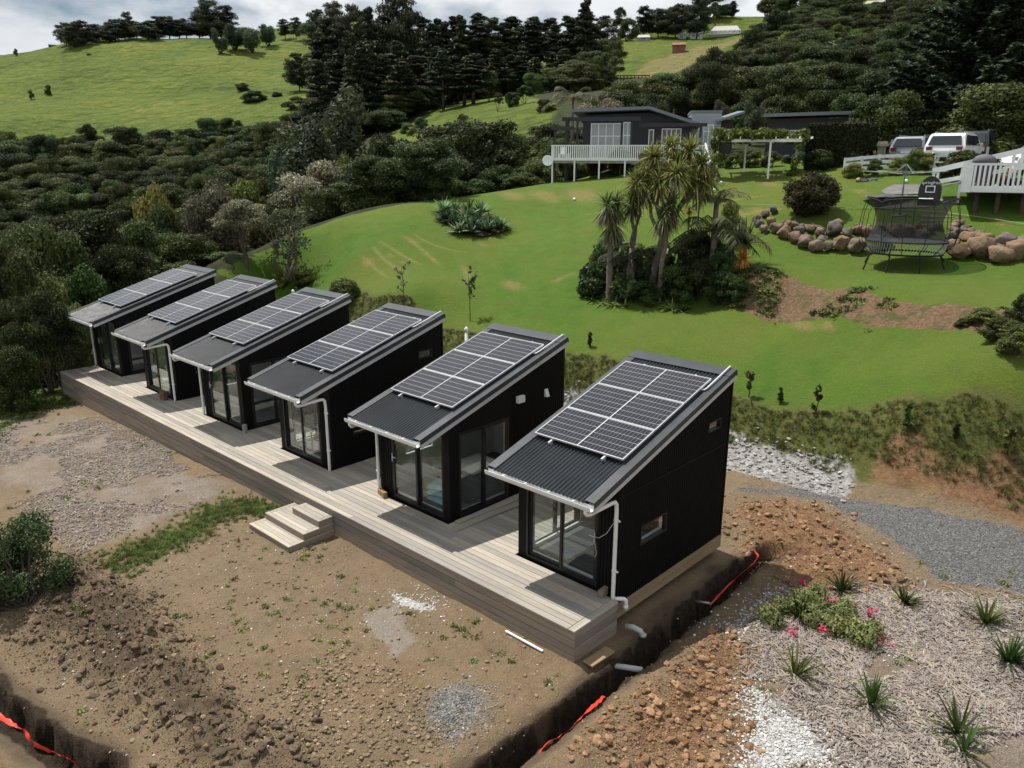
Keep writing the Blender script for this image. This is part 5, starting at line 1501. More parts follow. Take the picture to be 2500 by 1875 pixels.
# veranda deck with white slatted balustrade
xL = HF.on(1345, 390, 0)[0]; xR = HF.on(1728, 390, 0)[0]; zt = HF.on(1400, 354, 0)[1]; zb0 = HF.on(1400, 390, 0)[1]
m = MB(); m.box(xL, xR, 0.02, Yf - .02, zd - .18, zd - .02); m.build('veranda_floor', M_CONC, house)
bal = MB(); bal.box(xL, xR, -.06, 0.06, zt - .07, zt); bal.box(xL, xR, -.02, .02, zb0 - 0.06, zb0 + .12); bal.box(xL - .02, xL + .04, 0.061, Yf - .3, zt - .07, zt); balo = bal.build('balustrade', M_WPAINT, house)
n = int((xR - xL) / 0.14)
me_b = MB().box(0, 0.075, -0.045, -0.021, zb0 - .02, zt - .075).mesh('baluster'); me_b.materials.append(M_WPAINT)
for k in range(n):
    q = link('baluster', me_b, None, balo); q.location = (xL + 0.03 + k * 0.14, 0, 0)
for k in range(int((Yf - .4) / .14)):
    q = link('baluster', me_b, None, balo); q.location = (xL + .03, 0.12 + k * .14, 0); q.rotation_euler = (0, 0, math.pi / 2)
for pa in (1348, 1402, 1462, 1525, 1590, 1655, 1720):
    x, _ = HF.on(pa, 420, 0); m = MB(); m.box(x - .05, x + .05, .0, .1, HF.gz(x, 0) - .3, zb0 - .061); m.build('deck_post', M_WPAINT, house)
# stair rail at the garden end
xs, zs = HF.on(1722, 350, -.2); xe, ze = HF.on(1734, 395, -1.2)
m = MB(); m.bar((xs, -.1, zs), (xe, -1.2, ze), .08, .12); m.bar((xs, -.1, zs - .5), (xe, -1.2, ze - .5), .06, .1); m.box(xe - .05, xe + .05, -1.25, -1.15, HF.gz(xe, -1.2) - .2, ze); m.build('stair_rail', M_WPAINT, house)
# satellite dish
x, z = HF.on(1337, 393, -.2)
dish = thing('satellite_dish', 'round white satellite dish at the corner of the house deck', 'satellite dish', HF.world(x, -.2, 0), HF.rz + .5)
dish.location.z = HF.o.z + z
m = MB(); m.lathe([(0.02, 0), (.18, .02), (.30, .06), (.36, .10), (.35, .11), (.29, .075), (.17, .035), (.0, .015)], (0, 0, 0), 20); o = m.build('reflector', M_WPAINT, dish, True); o.rotation_euler = (math.radians(75), 0, math.radians(-20))
m = MB(); m.tube([(0, .05, 0), (.1, .25, -.1), (.25, .3, -.1)], .025, 6); m.tube([(0, 0, -.3), (-.05, -.35, -.1)], .012, 5); m.build('bracket', M_STEEL, dish)
# white chairs on the veranda
for (pa, pb) in ((1372, 370), (1381, 369)):
    x, z = HF.on(pa, pb, .8)
    ch = thing('garden_chair', 'white garden chair behind the slats of the house veranda', 'chair', HF.world(x, .8, 0), HF.rz + .4 * (pa - 1376), 'white garden chairs on the veranda'); ch.location.z = HF.o.z + zd
    m = MB(); m.box(-.23, .23, -.22, .22, .40, .44); m.build('seat', M_WPAINT, ch)
    m = MB(); m.box(-.23, .23, .2, .24, .44, .88); m.build('backrest', M_WPAINT, ch)
    for sx in (-.21, .17):
        for sy in (-.21, .18):
            m = MB(); m.box(sx, sx + .04, sy, sy + .04, 0, .40); m.build('leg', M_WPAINT, ch)

# ---- garage
GF = Frame(ground(1960, 60), 1960)
gar = thing('garage', 'dark flat-roofed garage with pale roof edge behind the clipped hedge', 'garage', GF.o, GF.rz)
x0, z1 = GF.on(1873, 291, 0); x1, _ = GF.on(2085, 285, 0)
m = MB(); m.box(x0, x1, 0, 6, -.5, z1); m.build('wall', M_HDARK, gar)
xa, za = GF.on(1864, 282, -.8); xb, zb_ = GF.on(2078, 275, -.8)
m = MB(); m.prism([(xa, -.8, za - .1), (xb, -.8, zb_ - .1), (xb, -.8, zb_ + .12), (xa, -.8, za + .12)], (0, 7.5, .2)); m.build('roof', M_HROOF, gar)
win(GF, gar, 1908, 1960, 318, 345, 0, 3, None, M_WORN, M_DGLASS)

# ---- steep grey roof up the slope
RFm = Frame(ground(2120, 92), 2120)
sr = thing('roofed_house', 'steep dark grey roof with rooflights showing among the trees', 'house', RFm.o, RFm.rz)
xa, za = RFm.on(2098, 192, 0); xb, zb_ = RFm.on(2143, 172, 1); xc, zc = RFm.on(2135, 192, 0)
m = MB(); m.prism([(xa, 0, za - .8), (xc + .3, 0, za - .8), (xc + .6, 3.5, zb_ - .2), (xa + .2, 3.5, zb_ - .6)], (0, 0, .25)); m.build('roof', M_HROOF, sr)
m = MB(); m.box(xa + .1, xc + .2, .25, 3.4, -1, za - .85); m.build('wall', M_HDARK, sr)
for k in (0, 1):
    m = MB(); m.bar((xa + .45 + k * .75, 1.0 + k * .9, za - .42 + k * .42), (xa + .95 + k * .75, 1.0 + k * .9, za - .40 + k * .42), .3, .05); m.build('rooflight', M_WPAINT, sr)

# ---- far houses on the hill
M_TEAL = paint('pale_turquoise_wall', (0.38, 0.50, 0.48), 0.6, 0, 0.3, 0.08)
M_CREAM = paint('cream_wall', (0.42, 0.42, 0.38), 0.6, 0, 0.3, 0.1)
M_PALER = paint('pale_metal_roof', (0.38, 0.37, 0.34), 0.5, 0, 0.4, 0.12)
M_BRICKY = paint('terracotta_wall', (0.24, 0.11, 0.075), 0.8, 0, 0.3, 0.25, 0.6)
def far_house(name, label, px, dist, pxl, pxr, pyt, pyb, roof_h, wall, roofm, nwin, porch=False, cat='house', depth_=7, hip=0.12):
    fr = Frame(ground(px, dist), px)
    h = thing(name, label, cat, fr.o, fr.rz)
    x0, z1 = fr.on(pxl, pyt + roof_h, 0); x1, _ = fr.on(pxr, pyt, 0); _, zt_ = fr.on(pxl, pyt, 2); _, z0 = fr.on(pxl, pyb, 0)
    w = x1 - x0
    m = MB(); m.box(x0 + w * .03, x1 - w * .03, 0, depth_, min(z0, 0) - 2.0, z1); m.build('wall', wall, h)
    m = MB(); a = w * hip
    m.add([(x0, -.5, z1), (x1, -.5, z1), (x1, depth_ + .5, z1), (x0, depth_ + .5, z1), (x0 + a, depth_ * .5, zt_ + .4), (x1 - a, depth_ * .5, zt_ + .4)], [(0, 1, 5, 4), (2, 3, 4, 5), (1, 2, 5), (3, 0, 4), (3, 2, 1, 0)])
    m.build('roof', roofm, h)
    for k in range(nwin):
        xa = x0 + w * (0.1 + 0.8 * (k + .15) / nwin); xb = xa + w * .8 / nwin * .62
        m = MB(); m.box(xa, xb, -.08, -.01, z0 + (z1 - z0) * .25, z0 + (z1 - z0) * .85); wn_ = m.build('window', M_WPAINT, h)
        m = MB(); m.box(xa + .1, xb - .1, -.12, -.081, z0 + (z1 - z0) * .32, z0 + (z1 - z0) * .8); m.build('pane', M_DGLASS, wn_)
    if porch:
        m = MB(); m.box(x0 - w * .12, x1, -2.2, -.6, z0 - .5, z0 - .3); m.build('veranda_floor', M_WPAINT, h)
        for k in range(7):
            xa = x0 + w * k / 6; m = MB(); m.box(xa - .09, xa + .09, -2.1, -1.92, z0 - .29, z1); m.build('veranda_post', M_WPAINT, h)
        m = MB(); m.box(x0 - w * .12, x1, -2.15, -2.05, z0 + .45, z0 + .6); m.build('veranda_rail', M_WPAINT, h)
    return h
far_house('hill_house', 'long white house with full-length veranda on the far hill', 1770, 290, 1735, 1808, 66, 83, 10, M_CREAM, M_PALER, 5, True)
far_house('hill_cabin', 'small turquoise cabin with white roof beside a round tree on the hill', 1698, 285, 1684, 1717, 79, 94, 3, M_TEAL, M_WPAINT, 2, False, 'cabin', 4, .02)
far_house('hill_cabin', 'smallest turquoise hut at the downhill side of the turquoise cabin', 1664, 285, 1655, 1676, 84, 96, 2, M_TEAL, M_WPAINT, 1, False, 'hut', 3, .02)
far_house('hill_house', 'cream house with hipped pale roof at the top of the hill', 2133, 255, 2108, 2168, 5, 25, 8, M_CREAM, M_PALER, 4)
far_house('hill_house', 'dark flat-roofed house among the skyline trees', 1765, 322, 1741, 1796, 14, 28, 3, M_HDARK, M_HROOF, 4, False, 'house', 6, .0)
far_house('ridge_shed', 'low dark shed at the end of the ridge shelter belt', 138, 308, 118, 163, 106, 116, 3, M_HDARK, M_HROOF, 3, False, 'shed', 5, .0)
far_house('stock_shed', 'low grey shed on the grass above the dark scrub', 1580, 262, 1555, 1588, 88, 98, 4, M_CONC, M_PALER, 1, False, 'shed', 5, .1)
far_house('brick_shed', 'terracotta red shed on the mown slope', 1656, 227, 1641, 1675, 109, 124, 1, M_BRICKY, M_BRICKY, 0, False, 'shed', 3, .02)
# retaining wall and fence of the far slope
WF = Frame(ground(1540, 172), 1540)
rw = thing('retaining_wall', 'pale block retaining wall below the mown slope', 'wall', WF.o, WF.rz)
xa, za = WF.on(1480, 200, 0); xb, zb_ = WF.on(1600, 190, 0)
for k in range(12):
    x0 = xa + (xb - xa) * k / 12; m = MB(); m.box(x0 + .02, xa + (xb - xa) * (k + 1) / 12 - .02, 0, 1, za - 3, za + .1 + (zb_ - za) * k / 12); m.build('block', M_CONC, rw)
ff = thing('rail_fence', 'dark post-and-rail fence above the pale retaining wall', 'fence', WF.world(0, 3), WF.rz)
xa, za = WF.on(1497, 188, 3); xb, zb_ = WF.on(1585, 185, 3)
for k in range(11):
    x0 = xa + (xb - xa) * k / 10; m = MB(); m.box(x0 - .1, x0 + .1, -.1, .1, za - 2.5, za + .35); m.build('post', M_BARK, ff)
for dz in (0, -.45):
    m = MB(); m.box(xa, xb, -.13, -.101, za + .1 + dz, za + .3 + dz); m.build('rail', M_BARK, ff)

# ---- pergola with vine, swing
PF = Frame(ground(1810, 46.5), 1810)
pg = thing('vine_pergola', 'white timber pergola with a green vine along its top', 'pergola', PF.o, PF.rz)
pa = [(1747, 0, 437), (1874, 0, 437), (1816, 2.6, 421), (1940, 2.6, 421)]
zt = PF.on(1800, 347, 0)[1]
corner = []
for (a, Y, b) in pa:
    x, _ = PF.on(a, b, Y); corner.append((x, Y)); m = MB(); m.box(x - .05, x + .05, Y - .05, Y + .05, PF.gz(x, Y) - .2, zt); m.build('post', M_WORN, pg)
for (x0, x1, Y) in ((corner[0][0] - .2, corner[1][0] + 1.6, 0), (corner[0][0] + .8, corner[3][0] + .2, 2.6)):
    m = MB(); m.box(x0, x1, Y - .04, Y + .04, zt + .001, zt + .16); m.build('beam', M_WORN, pg)
for k in range(9):
    x0 = corner[0][0] - .1 + k * .62; m = MB(); m.box(x0, x0 + .05, -.4, 3.0, zt + .161, zt + .27); m.build('rafter', M_WORN, pg)
rs = np.random.RandomState(3); bl = []
x0v, z0v = PF.on(1742, 345, .5); x1v, _ = PF.on(1968, 345, .5)
for k in range(60):
    bl.append((rs.uniform(x0v, x1v), rs.uniform(-.3, 2.8), zt + rs.uniform(.15, .55), .35, .35, .22))
for k in range(16):
    bl.append((rs.choice([x0v + .3, x1v - .5]) + rs.uniform(-.2, .25), rs.uniform(-.2, .5), zt - rs.uniform(0, 2.0), .22, .22, .3))
vine = leaf_mesh('vine', [blob_leaves(bl, 11000, .15, rs, .3, 1.2)], M_VINE)
link('vine', vine, None, pg)
sw = thing('swing', 'small black swing seat hanging under the vine pergola', 'swing', PF.world(PF.on(1877, 405, 1)[0], 1.0, 0), PF.rz)
sw.location.z = PF.o.z + PF.on(1877, 410, 1)[1]
m = MB(); m.box(-.22, .22, -.08, .08, -.02, .02); m.build('seat', M_RUBBER, sw)
for sx in (-.2, .2):
    m = MB(); m.tube([(sx, 0, 0), (sx, 0, 1.45)], .012, 5); m.build('rope', M_RUBBER, sw)

# ---- clipped hedges
def hedge(label, fr, boxes, n, size, mat=M_HEDGE, name='clipped_hedge', seed=1):
    rs = np.random.RandomState(seed)
    o = thing(name, label, 'hedge', fr.o, fr.rz)
    core = MB(); P = []; N = []
    tot = sum((b[1] - b[0]) * (b[5] - b[4]) * 2 + (b[3] - b[2]) * (b[5] - b[4]) * 2 + (b[1] - b[0]) * (b[3] - b[2]) for b in boxes)
    for (x0, x1, y0, y1, z0, z1) in boxes:
        core.box(x0 + .12, x1 - .12, y0 + .12, y1 - .12, z0, z1 - .12)
        ar = [(x1 - x0) * (z1 - z0), (x1 - x0) * (z1 - z0), (y1 - y0) * (z1 - z0), (y1 - y0) * (z1 - z0), (x1 - x0) * (y1 - y0)]
        for f, a in enumerate(ar):
            k = int(n * a / tot); u = rs.uniform(0, 1, k); v = rs.uniform(0, 1, k); e = rs.normal(0, .04, k)
            X = x0 + (x1 - x0) * u; Yy = y0 + (y1 - y0) * u; Z = z0 + (z1 - z0) * v
            if f == 0: p = np.stack([X, y0 + e, Z], 1); nn = (0, -1, .2)
            elif f == 1: p = np.stack([X, y1 + e, Z], 1); nn = (0, 1, .2)
            elif f == 2: p = np.stack([x0 + e, Yy, Z], 1); nn = (-1, 0, .2)
            elif f == 3: p = np.stack([x1 + e, Yy, Z], 1); nn = (1, 0, .2)
            else: p = np.stack([X, y0 + (y1 - y0) * v, z1 + e * 1.5], 1); nn = (0, 0, 1)
            P.append(p); N.append(np.tile(nn, (k, 1)))
    core.build('branch_core', M_BARK, o)
    link('foliage', leaf_mesh('foliage', [leaves(np.concatenate(P), np.concatenate(N).astype(float), size, rs, 1.5, .4)], mat), None, o)
    return o
EF = Frame(ground(2060, 48.5), 2060)
x0, z1 = EF.on(1976, 305, 0); x1, _ = EF.on(2142, 305, 0); xm, zm = EF.on(2060, 365, 0)
hedge('tall clipped dark hedge with flat top behind the round bushes', EF, [(x0, x1, 0, 1.6, zm, z1), (x0, xm, 0.0, 1.6, -.3, zm + .01)], 16000, .10, seed=2)
EF2 = Frame(ground(2290, 58), 2290)
x0, z1 = EF2.on(2235, 298, 0); x1, _ = EF2.on(2520, 300, 0)
hedge('long dark boundary hedge behind the parked cars', EF2, [(x0, x1, 0, 1.4, -.5, z1)], 12000, .14, seed=3)

# ---- white rail fence, gate pillars
FF = Frame(ground(2180, 46.5), 2180, 0.0)
fence = thing('rail_fence', 'white post-and-rail fence between the lawn and the parked cars', 'fence', FF.o, FF.rz)
xa = FF.on(2062, 400, 0)[0]; xb = FF.on(2320, 400, 0)[0]
nposts = 7; zq = [FF.gz(xa + (xb - xa) * k / 6, 0) for k in range(7)]
for k in range(7):
    x = xa + (xb - xa) * k / 6; m = MB(); m.box(x - .06, x + .06, .03, .13, zq[k] - .3, zq[k] + .74); m.build('post', M_WORN, fence)
for k in range(6):
    x0, x1 = xa + (xb - xa) * k / 6, xa + (xb - xa) * (k + 1) / 6
    for dz in (.12, .38, .64):
        m = MB(); m.bar((x0 + .01, 0, zq[k] + dz), (x1 - .01, 0, zq[k + 1] + dz), .035, .17); m.build('rail', M_WORN, fence)
for i, (pxx, pyt, dd, lab) in enumerate(((2146, 345, 51.5, 'stone gate pillar next to the tall clipped hedge'), (2178, 341, 51.5, 'stone gate pillar next to the grey estate car'))):
    g = ground(pxx, dd); zt = at(pxx, pyt, dd)[2]
    p = thing('gate_pillar', lab, 'pillar', g, FF.rz, 'stone gate pillars'); h = zt - g.z
    nb_ = 5
    for k in range(nb_):
        m = MB(); m.box(-.22, .22, -.22, .22, -.2 if k == 0 else (h - .3) * k / nb_ + .008, (h - .3) * (k + 1) / nb_ - .008); m.build('stone_block', M_STONEP, p)
    m = MB(); m.box(-.34, .34, -.34, .34, h - .29, h - .14); m.box(-.27, .27, -.27, .27, h - .139, h); m.build('cap', M_STONEP, p)
# letter box table by the fence end
g = ground(2302, 45)
bx = thing('potting_bench', 'small white slatted bench box at the end of the rail fence', 'bench', g, FF.rz + .1)
for k, z in enumerate((.25, .5, .78)):
    m = MB(); m.box(-.5, .5, -.25, .25, z, z + .08); m.build('shelf', M_WORN, bx)
for sx in (-.48, .42):
    for sy in (-.24, .18): m = MB(); m.box(sx, sx + .06, sy, sy + .06, -.1, .95); m.build('leg', M_WORN, bx)
m = MB(); m.box(-.58, .58, -.3, .3, .95, 1.0); m.build('top', M_WORN, bx)

# ---- cars
def car(label, px, dist, rz, paint_m, L_=4.7, W_=1.85, H_=1.55, zoff=0.0, suv=False):
    """nose along local +x; seen from the tail"""
    g = ground(px, dist)
    c = thing('parked_car', label, 'car', (g.x, g.y, g.z + zoff), rz, 'parked cars')
    gc = 0.22 if not suv else 0.28; belt = H_ * .60
    prof = [(-.5, gc + .12), (-.5, belt * .72), (-.485, belt * .98), (-.44, H_ * .86), (-.40, H_ * .97), (-.30, H_), (-.02, H_ * .995), (.08, H_ * .95), (.22, belt * 1.02), (.40, belt * .90), (.48, belt * .74), (.5, gc + .22), (.49, gc), (-.48, gc)]
    if suv: prof = [(-.5, gc + .12), (-.5, belt * .75), (-.485, belt * 1.0), (-.445, H_ * .9), (-.405, H_ * .985), (-.28, H_), (0, H_ * .99), (.09, H_ * .95), (.23, belt * 1.05), (.42, belt * .95), (.485, belt * .8), (.5, gc + .3), (.49, gc), (-.48, gc)]
    def half(z):    # half width at height: tumblehome
        return W_ / 2 * (1 - 0.17 * max(0, (z - belt) / (H_ - belt)) ** 1.1 - .06 * max(0, (gc + .2 - z) / .3))
    m = MB(); n = len(prof); vs = []
    for sgn in (-1, -.86, .86, 1):
        for (x, z) in prof:
            e = 1 if abs(sgn) < .9 else .985
            vs.append((x * L_ * e, half(z) * sgn, z - (0.0 if abs(sgn) < .9 else .02 * (z > belt))))
    fs = [tuple(range(n - 1, -1, -1)), tuple(range(3 * n, 4 * n))]
    for s in range(3):
        for i in range(n):
            j2 = (i + 1) % n; fs.append((s * n + i, s * n + j2, (s + 1) * n + j2, (s + 1) * n + i))
    m.add(vs, fs); m.build('body', paint_m, c)
    # side windows
    for sgn, nm in ((1, 'side_window'), (-1, 'side_window')):
        for (a, b, a2, b2) in ((-.40, -.22, -.36, -.22), (-.205, -.01, -.205, -.01), (.005, .155, .005, .085)):
            m = MB(); z0, z1 = belt * 1.04, H_ * .925
            q = [(a * L_, half(z0) * sgn, z0), (b * L_, half(z0) * sgn, z0), (b2 * L_, half(z1) * sgn, z1), (a2 * L_, half(z1) * sgn, z1)]
            m.prism(q if sgn < 0 else q[::-1], (0, sgn * .012, 0)); m.build(nm, M_DGLASS, c)
    # rear window: follows the tail between belt and roof
    x0, x1 = (-.4865, -.447) if suv else (-.485, -.437); z0, z1 = belt * 1.03, H_ * .90
    m = MB(); q = [(x0 * L_ - .01, -half(z0) * .84, z0), (x0 * L_ - .01, half(z0) * .84, z0), (x1 * L_ - .015, half(z1) * .80, z1), (x1 * L_ - .015, -half(z1) * .80, z1)]
    m.prism(q, (-.02, 0, 0.006)); m.build('rear_window', M_DGLASS, c)
    m = MB(); q = [(.10 * L_, -half(z1) * .8, H_ * .945), (.10 * L_, half(z1) * .8, H_ * .945), (.222 * L_, half(z0) * .86, belt * 1.06), (.222 * L_, -half(z0) * .86, belt * 1.06)]
    m.prism(q, (.01, 0, .016)); m.build('windscreen', M_DGLASS, c)
    for sgn in (-1, 1):
        m = MB(); m.box(-.5 * L_ - .015, -.47 * L_, min(sgn * .60, sgn * .90) * W_ / 2, max(sgn * .60, sgn * .90) * W_ / 2, belt * .78, belt * .95); m.build('tail_light', paint('red_lens', (0.16, 0.012, 0.015), .2), c)
        m = MB(); m.box(.465 * L_, .497 * L_, min(sgn * .58, sgn * .9) * W_ / 2, max(sgn * .58, sgn * .9) * W_ / 2, belt * .70, belt * .80); m.build('headlight', M_ALU, c)
        m = MB(); m.box(.13 * L_, .17 * L_, min(sgn * 1.0, sgn * 1.12) * W_ / 2, max(sgn * 1.0, sgn * 1.12) * W_ / 2, belt * 1.05, belt * 1.2); m.build('mirror', paint_m, c)
        m = MB(); m.box(-.36 * L_, .02 * L_, sgn * .36 * W_ - .015, sgn * .36 * W_ + .015, H_ + .03, H_ + .06); m.box(-.36 * L_, -.34 * L_, sgn * .36 * W_ - .015, sgn * .36 * W_ + .015, H_ - .02, H_ + .029); m.box(0, .02 * L_, sgn * .36 * W_ - .015, sgn * .36 * W_ + .015, H_ - .02, H_ + .029); m.build('roof_rail', M_ALU, c)
    m = MB(); m.box(-.5 * L_ - .02, -.5 * L_ + .02, -.26, .26, belt * .62, belt * .74); m.build('number_plate', M_WPAINT, c)
    m = MB(); m.box(-.505 * L_, -.46 * L_, -W_ * .47, W_ * .47, gc + .02, gc + .22); m.build('bumper', paint_m, c)
    for xw in (-.30, .31):
        for sgn in (-1, 1):
            rr = .335 if not suv else .37
            m = MB(); m.tube([(xw * L_, sgn * (W_ / 2 - .2), rr), (xw * L_, sgn * (W_ / 2 + .012), rr)], rr, 18); w_ = m.build('wheel', M_RUBBER, c, False)
            m = MB(); m.tube([(xw * L_, sgn * (W_ / 2 + .013), rr), (xw * L_, sgn * (W_ / 2 + .022), rr)], rr * .62, 14); m.build('rim', M_STEEL, w_)
    return c
M_CARG = paint('silver_grey_car_paint', (0.20, 0.22, 0.25), 0.25, 0.3, 0.6, 0.04)
M_CARW = paint('white_car_paint', (0.72, 0.73, 0.74), 0.25, 0, 0.6, 0.03)
M_CARD = paint('dark_car_paint', (0.03, 0.035, 0.04), 0.2, 0.2, 0.6, 0.05)
va = math.atan2(ray(2280, 400)[1], ray(2280, 400)[0])
def lift(px, pyt, dist, H_): return at(px, pyt, dist)[2] - ground(px, dist).z - H_
car('silver-grey estate car parked beside the gate pillars', 2236, 52.5, va - .26, M_CARG, 4.7, 1.82, 1.50, lift(2236, 334, 52.5, 1.50))
car('white SUV parked with its tail towards the lawn', 2326, 49.5, va - .26, M_CARW, 4.7, 1.90, 1.60, lift(2320, 327, 49.5, 1.60), True)
car('dark car half hidden behind the white SUV', 2385, 53.5, va - .3, M_CARD, 4.7, 1.9, 1.62, lift(2370, 322, 53.5, 1.62), True)
car('white car cut by the picture edge above the white deck', 2545, 47, va + 2.2, M_CARW, 4.5, 1.8, 1.5, lift(2540, 342, 47, 1.5))

# ---- white garden deck with ramp
DF = Frame(ground(2400, 37.5), 2400)
gd = thing('garden_deck', 'white-railed timber deck on posts above the boulders', 'deck', DF.o, DF.rz)
x0, zt = DF.on(2357, 398, 0); xe = DF.on(2620, 398, 0)[0]; zb = DF.on(2400, 467, 0)[1]
m = MB(); m.box(x0 + .05, xe, .05, 3.5, zb + .06, zb + .2); m.build('floor', M_CONC, gd)
m = MB(); m.box(x0, xe, -.05, .03, zt - .09, zt); m.build('top_rail', M_WPAINT, gd)
m = MB(); m.box(x0, xe, -.03, .03, zb - .04, zb + .2); m.build('bottom_rail', M_WPAINT, gd)
nb = int((xe - x0) / .17); me_b = MB().box(0, .085, -.055, -.031, zb + .0, zt - .095).mesh('baluster'); me_b.materials.append(M_WPAINT)
for k in range(nb):
    q = link('baluster', me_b, None, gd); q.location = (x0 + .35 + k * .17, 0, 0)
m = MB(); m.box(x0 - .02, x0 + .33, -.08, -.056, zb - .05, zt + .01); m.build('corner_panel', M_WPAINT, gd)
m = MB(); m.box(x0 - .04, x0 - .021, -.08, 1.5, zb - .05, zt + .01); m.build('corner_panel', M_WPAINT, gd)
for (pa, Y) in ((2385, 0.6), (2437, 0.5), (2500, .5), (2450, 2.5), (2560, .5)):
    x, _ = DF.on(pa, 480, Y); m = MB(); m.tube([(x, Y, DF.gz(x, Y) - .3), (x, Y, zb + .05)], .09, 8); m.build('post', M_BARK, gd)
# ramp rail rising to the right
Yr = 1.6
xa, za = DF.on(2277, 418, Yr); xb_, zb2 = DF.on(2520, 362, Yr)
m = MB(); m.bar((xa, Yr, za), (xb_, Yr, zb2), .09, .22); m.build('ramp_rail', M_WPAINT, gd)
xa2, za2 = DF.on(2290, 443, Yr); xb2_, zb3 = DF.on(2520, 405, Yr)
m = MB(); m.bar((xa2, Yr, za2), (xb2_, Yr, zb3), .07, .17); m.build('ramp_rail', M_WPAINT, gd)
for pa in (2281, 2292, 2355, 2480, 2500):
    t_ = (pa - 2277) / (2520 - 2277); x = xa + (xb_ - xa) * t_; zz = za + (zb2 - za) * t_
    m = MB(); m.box(x - .05, x + .05, Yr + .05, Yr + .14, max(DF.gz(x, Yr), zz - 1.5) - .1, zz); m.build('ramp_post', M_WPAINT, gd)
xc, zc = DF.on(2290, 458, Yr); xd, zd2 = DF.on(2352, 450, Yr)
m = MB(); m.bar((xc, Yr + .5, zc), (xd, Yr + .5, zd2 + .1), 1.0, .08); m.build('ramp_board', M_CONC, gd)
x, z = DF.on(2403, 397, .5)
bb = thing('covered_barbecue', 'domed barbecue under a grey cover on the white-railed deck', 'barbecue', DF.world(x, .7, 0), DF.rz); bb.location.z = DF.o.z + zb + .2
h0 = z - zb - .2
m = MB(); m.lathe([(.34, .0), (.36, h0 - .05), (.44, h0 + .02), (.42, h0 + .14), (.32, h0 + .25), (.15, h0 + .32), (.02, h0 + .34)], (0, 0, 0), 16, 1.0, .7); m.build('cover', paint('grey_canvas', (.10, .10, .105), .8), bb, True)
m = MB(); m.box(-.3, .3, -.2, .2, .05, .12); m.build('frame', M_STEEL, bb)
x, z = DF.on(2408, 378, .7); m = MB(); m.tube([(0.05, 0, h0 + .3), (.05, 0, h0 + .62)], .05, 8); m.build('flue', M_STEEL, bb)
# toys on the deck floor
M_TOYR = paint('red_toy_plastic', (.35, .03, .03), .4); M_TOYB = paint('blue_toy_plastic', (.03, .06, .14), .4)
for (pa, lab, mm, s) in ((2395, 'white toy trike behind the slats of the white-railed deck', M_WPAINT, 1.0), (2445, 'red and white toy standing behind the slats of the white-railed deck', M_TOYR, 1.3), (2478, 'dark toy cart behind the slats nearest the picture edge', M_TOYB, 1.0)):
    x, z = DF.on(pa, 455, .9)
    ty = thing('toy_trike', lab, 'toy', DF.world(x, .9, 0), DF.rz + pa, None); ty.location.z = DF.o.z + zb + .2; ty.scale = (s, s, s)
    m = MB(); m.bar((-.22, 0, .2), (.2, 0, .32), .06, .05); m.bar((.2, 0, .15), (.17, 0, .55), .04, .04); m.build('frame', mm, ty)
    m = MB(); m.box(-.25, -.02, -.1, .1, .27, .33); m.build('seat', mm, ty)
    m = MB(); m.bar((.17, -.2, .55), (.17, .2, .55), .035, .035); m.build('handlebar', M_WPAINT, ty)
    for (wx, wy) in ((.22, 0), (-.22, -.16), (-.22, .16)):
        m = MB(); m.tube([(wx, wy - .025, .13), (wx, wy + .025, .13)], .13, 12); m.build('wheel', M_RUBBER, ty)

# ---- boulder walls
def rock_mesh(seed, sub=2, amp=0.30, flatness=0.75):
    bm = bmesh.new(); bmesh.ops.create_icosphere(bm, subdivisions=sub, radius=0.5)
    o = Vector((seed * 7.3, seed * 3.1, seed * 5.7))
    rs = random.Random(seed); cuts = [Vector((rs.gauss(0, 1), rs.gauss(0, 1), rs.gauss(0, 1))).normalized() for _ in range(9)]; lims = [rs.uniform(.30, .43) for _ in cuts]
    for v in bm.verts:
        n = v.co.normalized()
        v.co = n * .5 * (1 + amp * mnoise.noise(n * 1.6 + o) * 1.3 + amp * .35 * mnoise.noise(n * 4.5 + o))
        for c, lim in zip(cuts, lims):
            k = v.co.dot(c) - lim
            if k > 0: v.co -= c * k * .9
        v.co += n * .012 * mnoise.noise(n * 9 + o); v.co.z *= flatness
    me = bpy.data.meshes.new('boulder'); bm.to_mesh(me); bm.free()
    me.polygons.foreach_set('use_smooth', [True] * len(me.polygons))
    return me
def rock_mat(name, a, b, c_):
    t = NT(name); o = t.obj()
    n = t.noise(2.2, 6, .65, o); n2 = t.noise(9, 4, .7, o)
    c = t.ramp(n, [(.3, a), (.55, b), (.75, c_)])
    c = t.mix(t.math('MULTIPLY', n2, .5), c, (.07, .06, .05))
    hs = t.n('HueSaturation'); t.l(c, hs.inputs['Color']); t.l(t.math('ADD', t.math('MULTIPLY', t.rand(), .55), .75), hs.inputs['Value']); t.l(t.math('ADD', t.math('MULTIPLY', t.rand(), .9), .45), hs.inputs['Saturation'])
    t.col(hs.outputs['Color']); t.bump(t.math('ADD', n2, t.math('MULTIPLY', n, .8)), .05); return t.fin(.85, 0, .2)
M_ROCK = rock_mat('garden_boulder', (.12, .078, .054), (.225, .165, .12), (.32, .27, .22))
ROCKS = [rock_mesh(s, 3) for s in range(1, 8)]
for r_ in ROCKS: r_.materials.append(M_ROCK)
brs = random.Random(4)
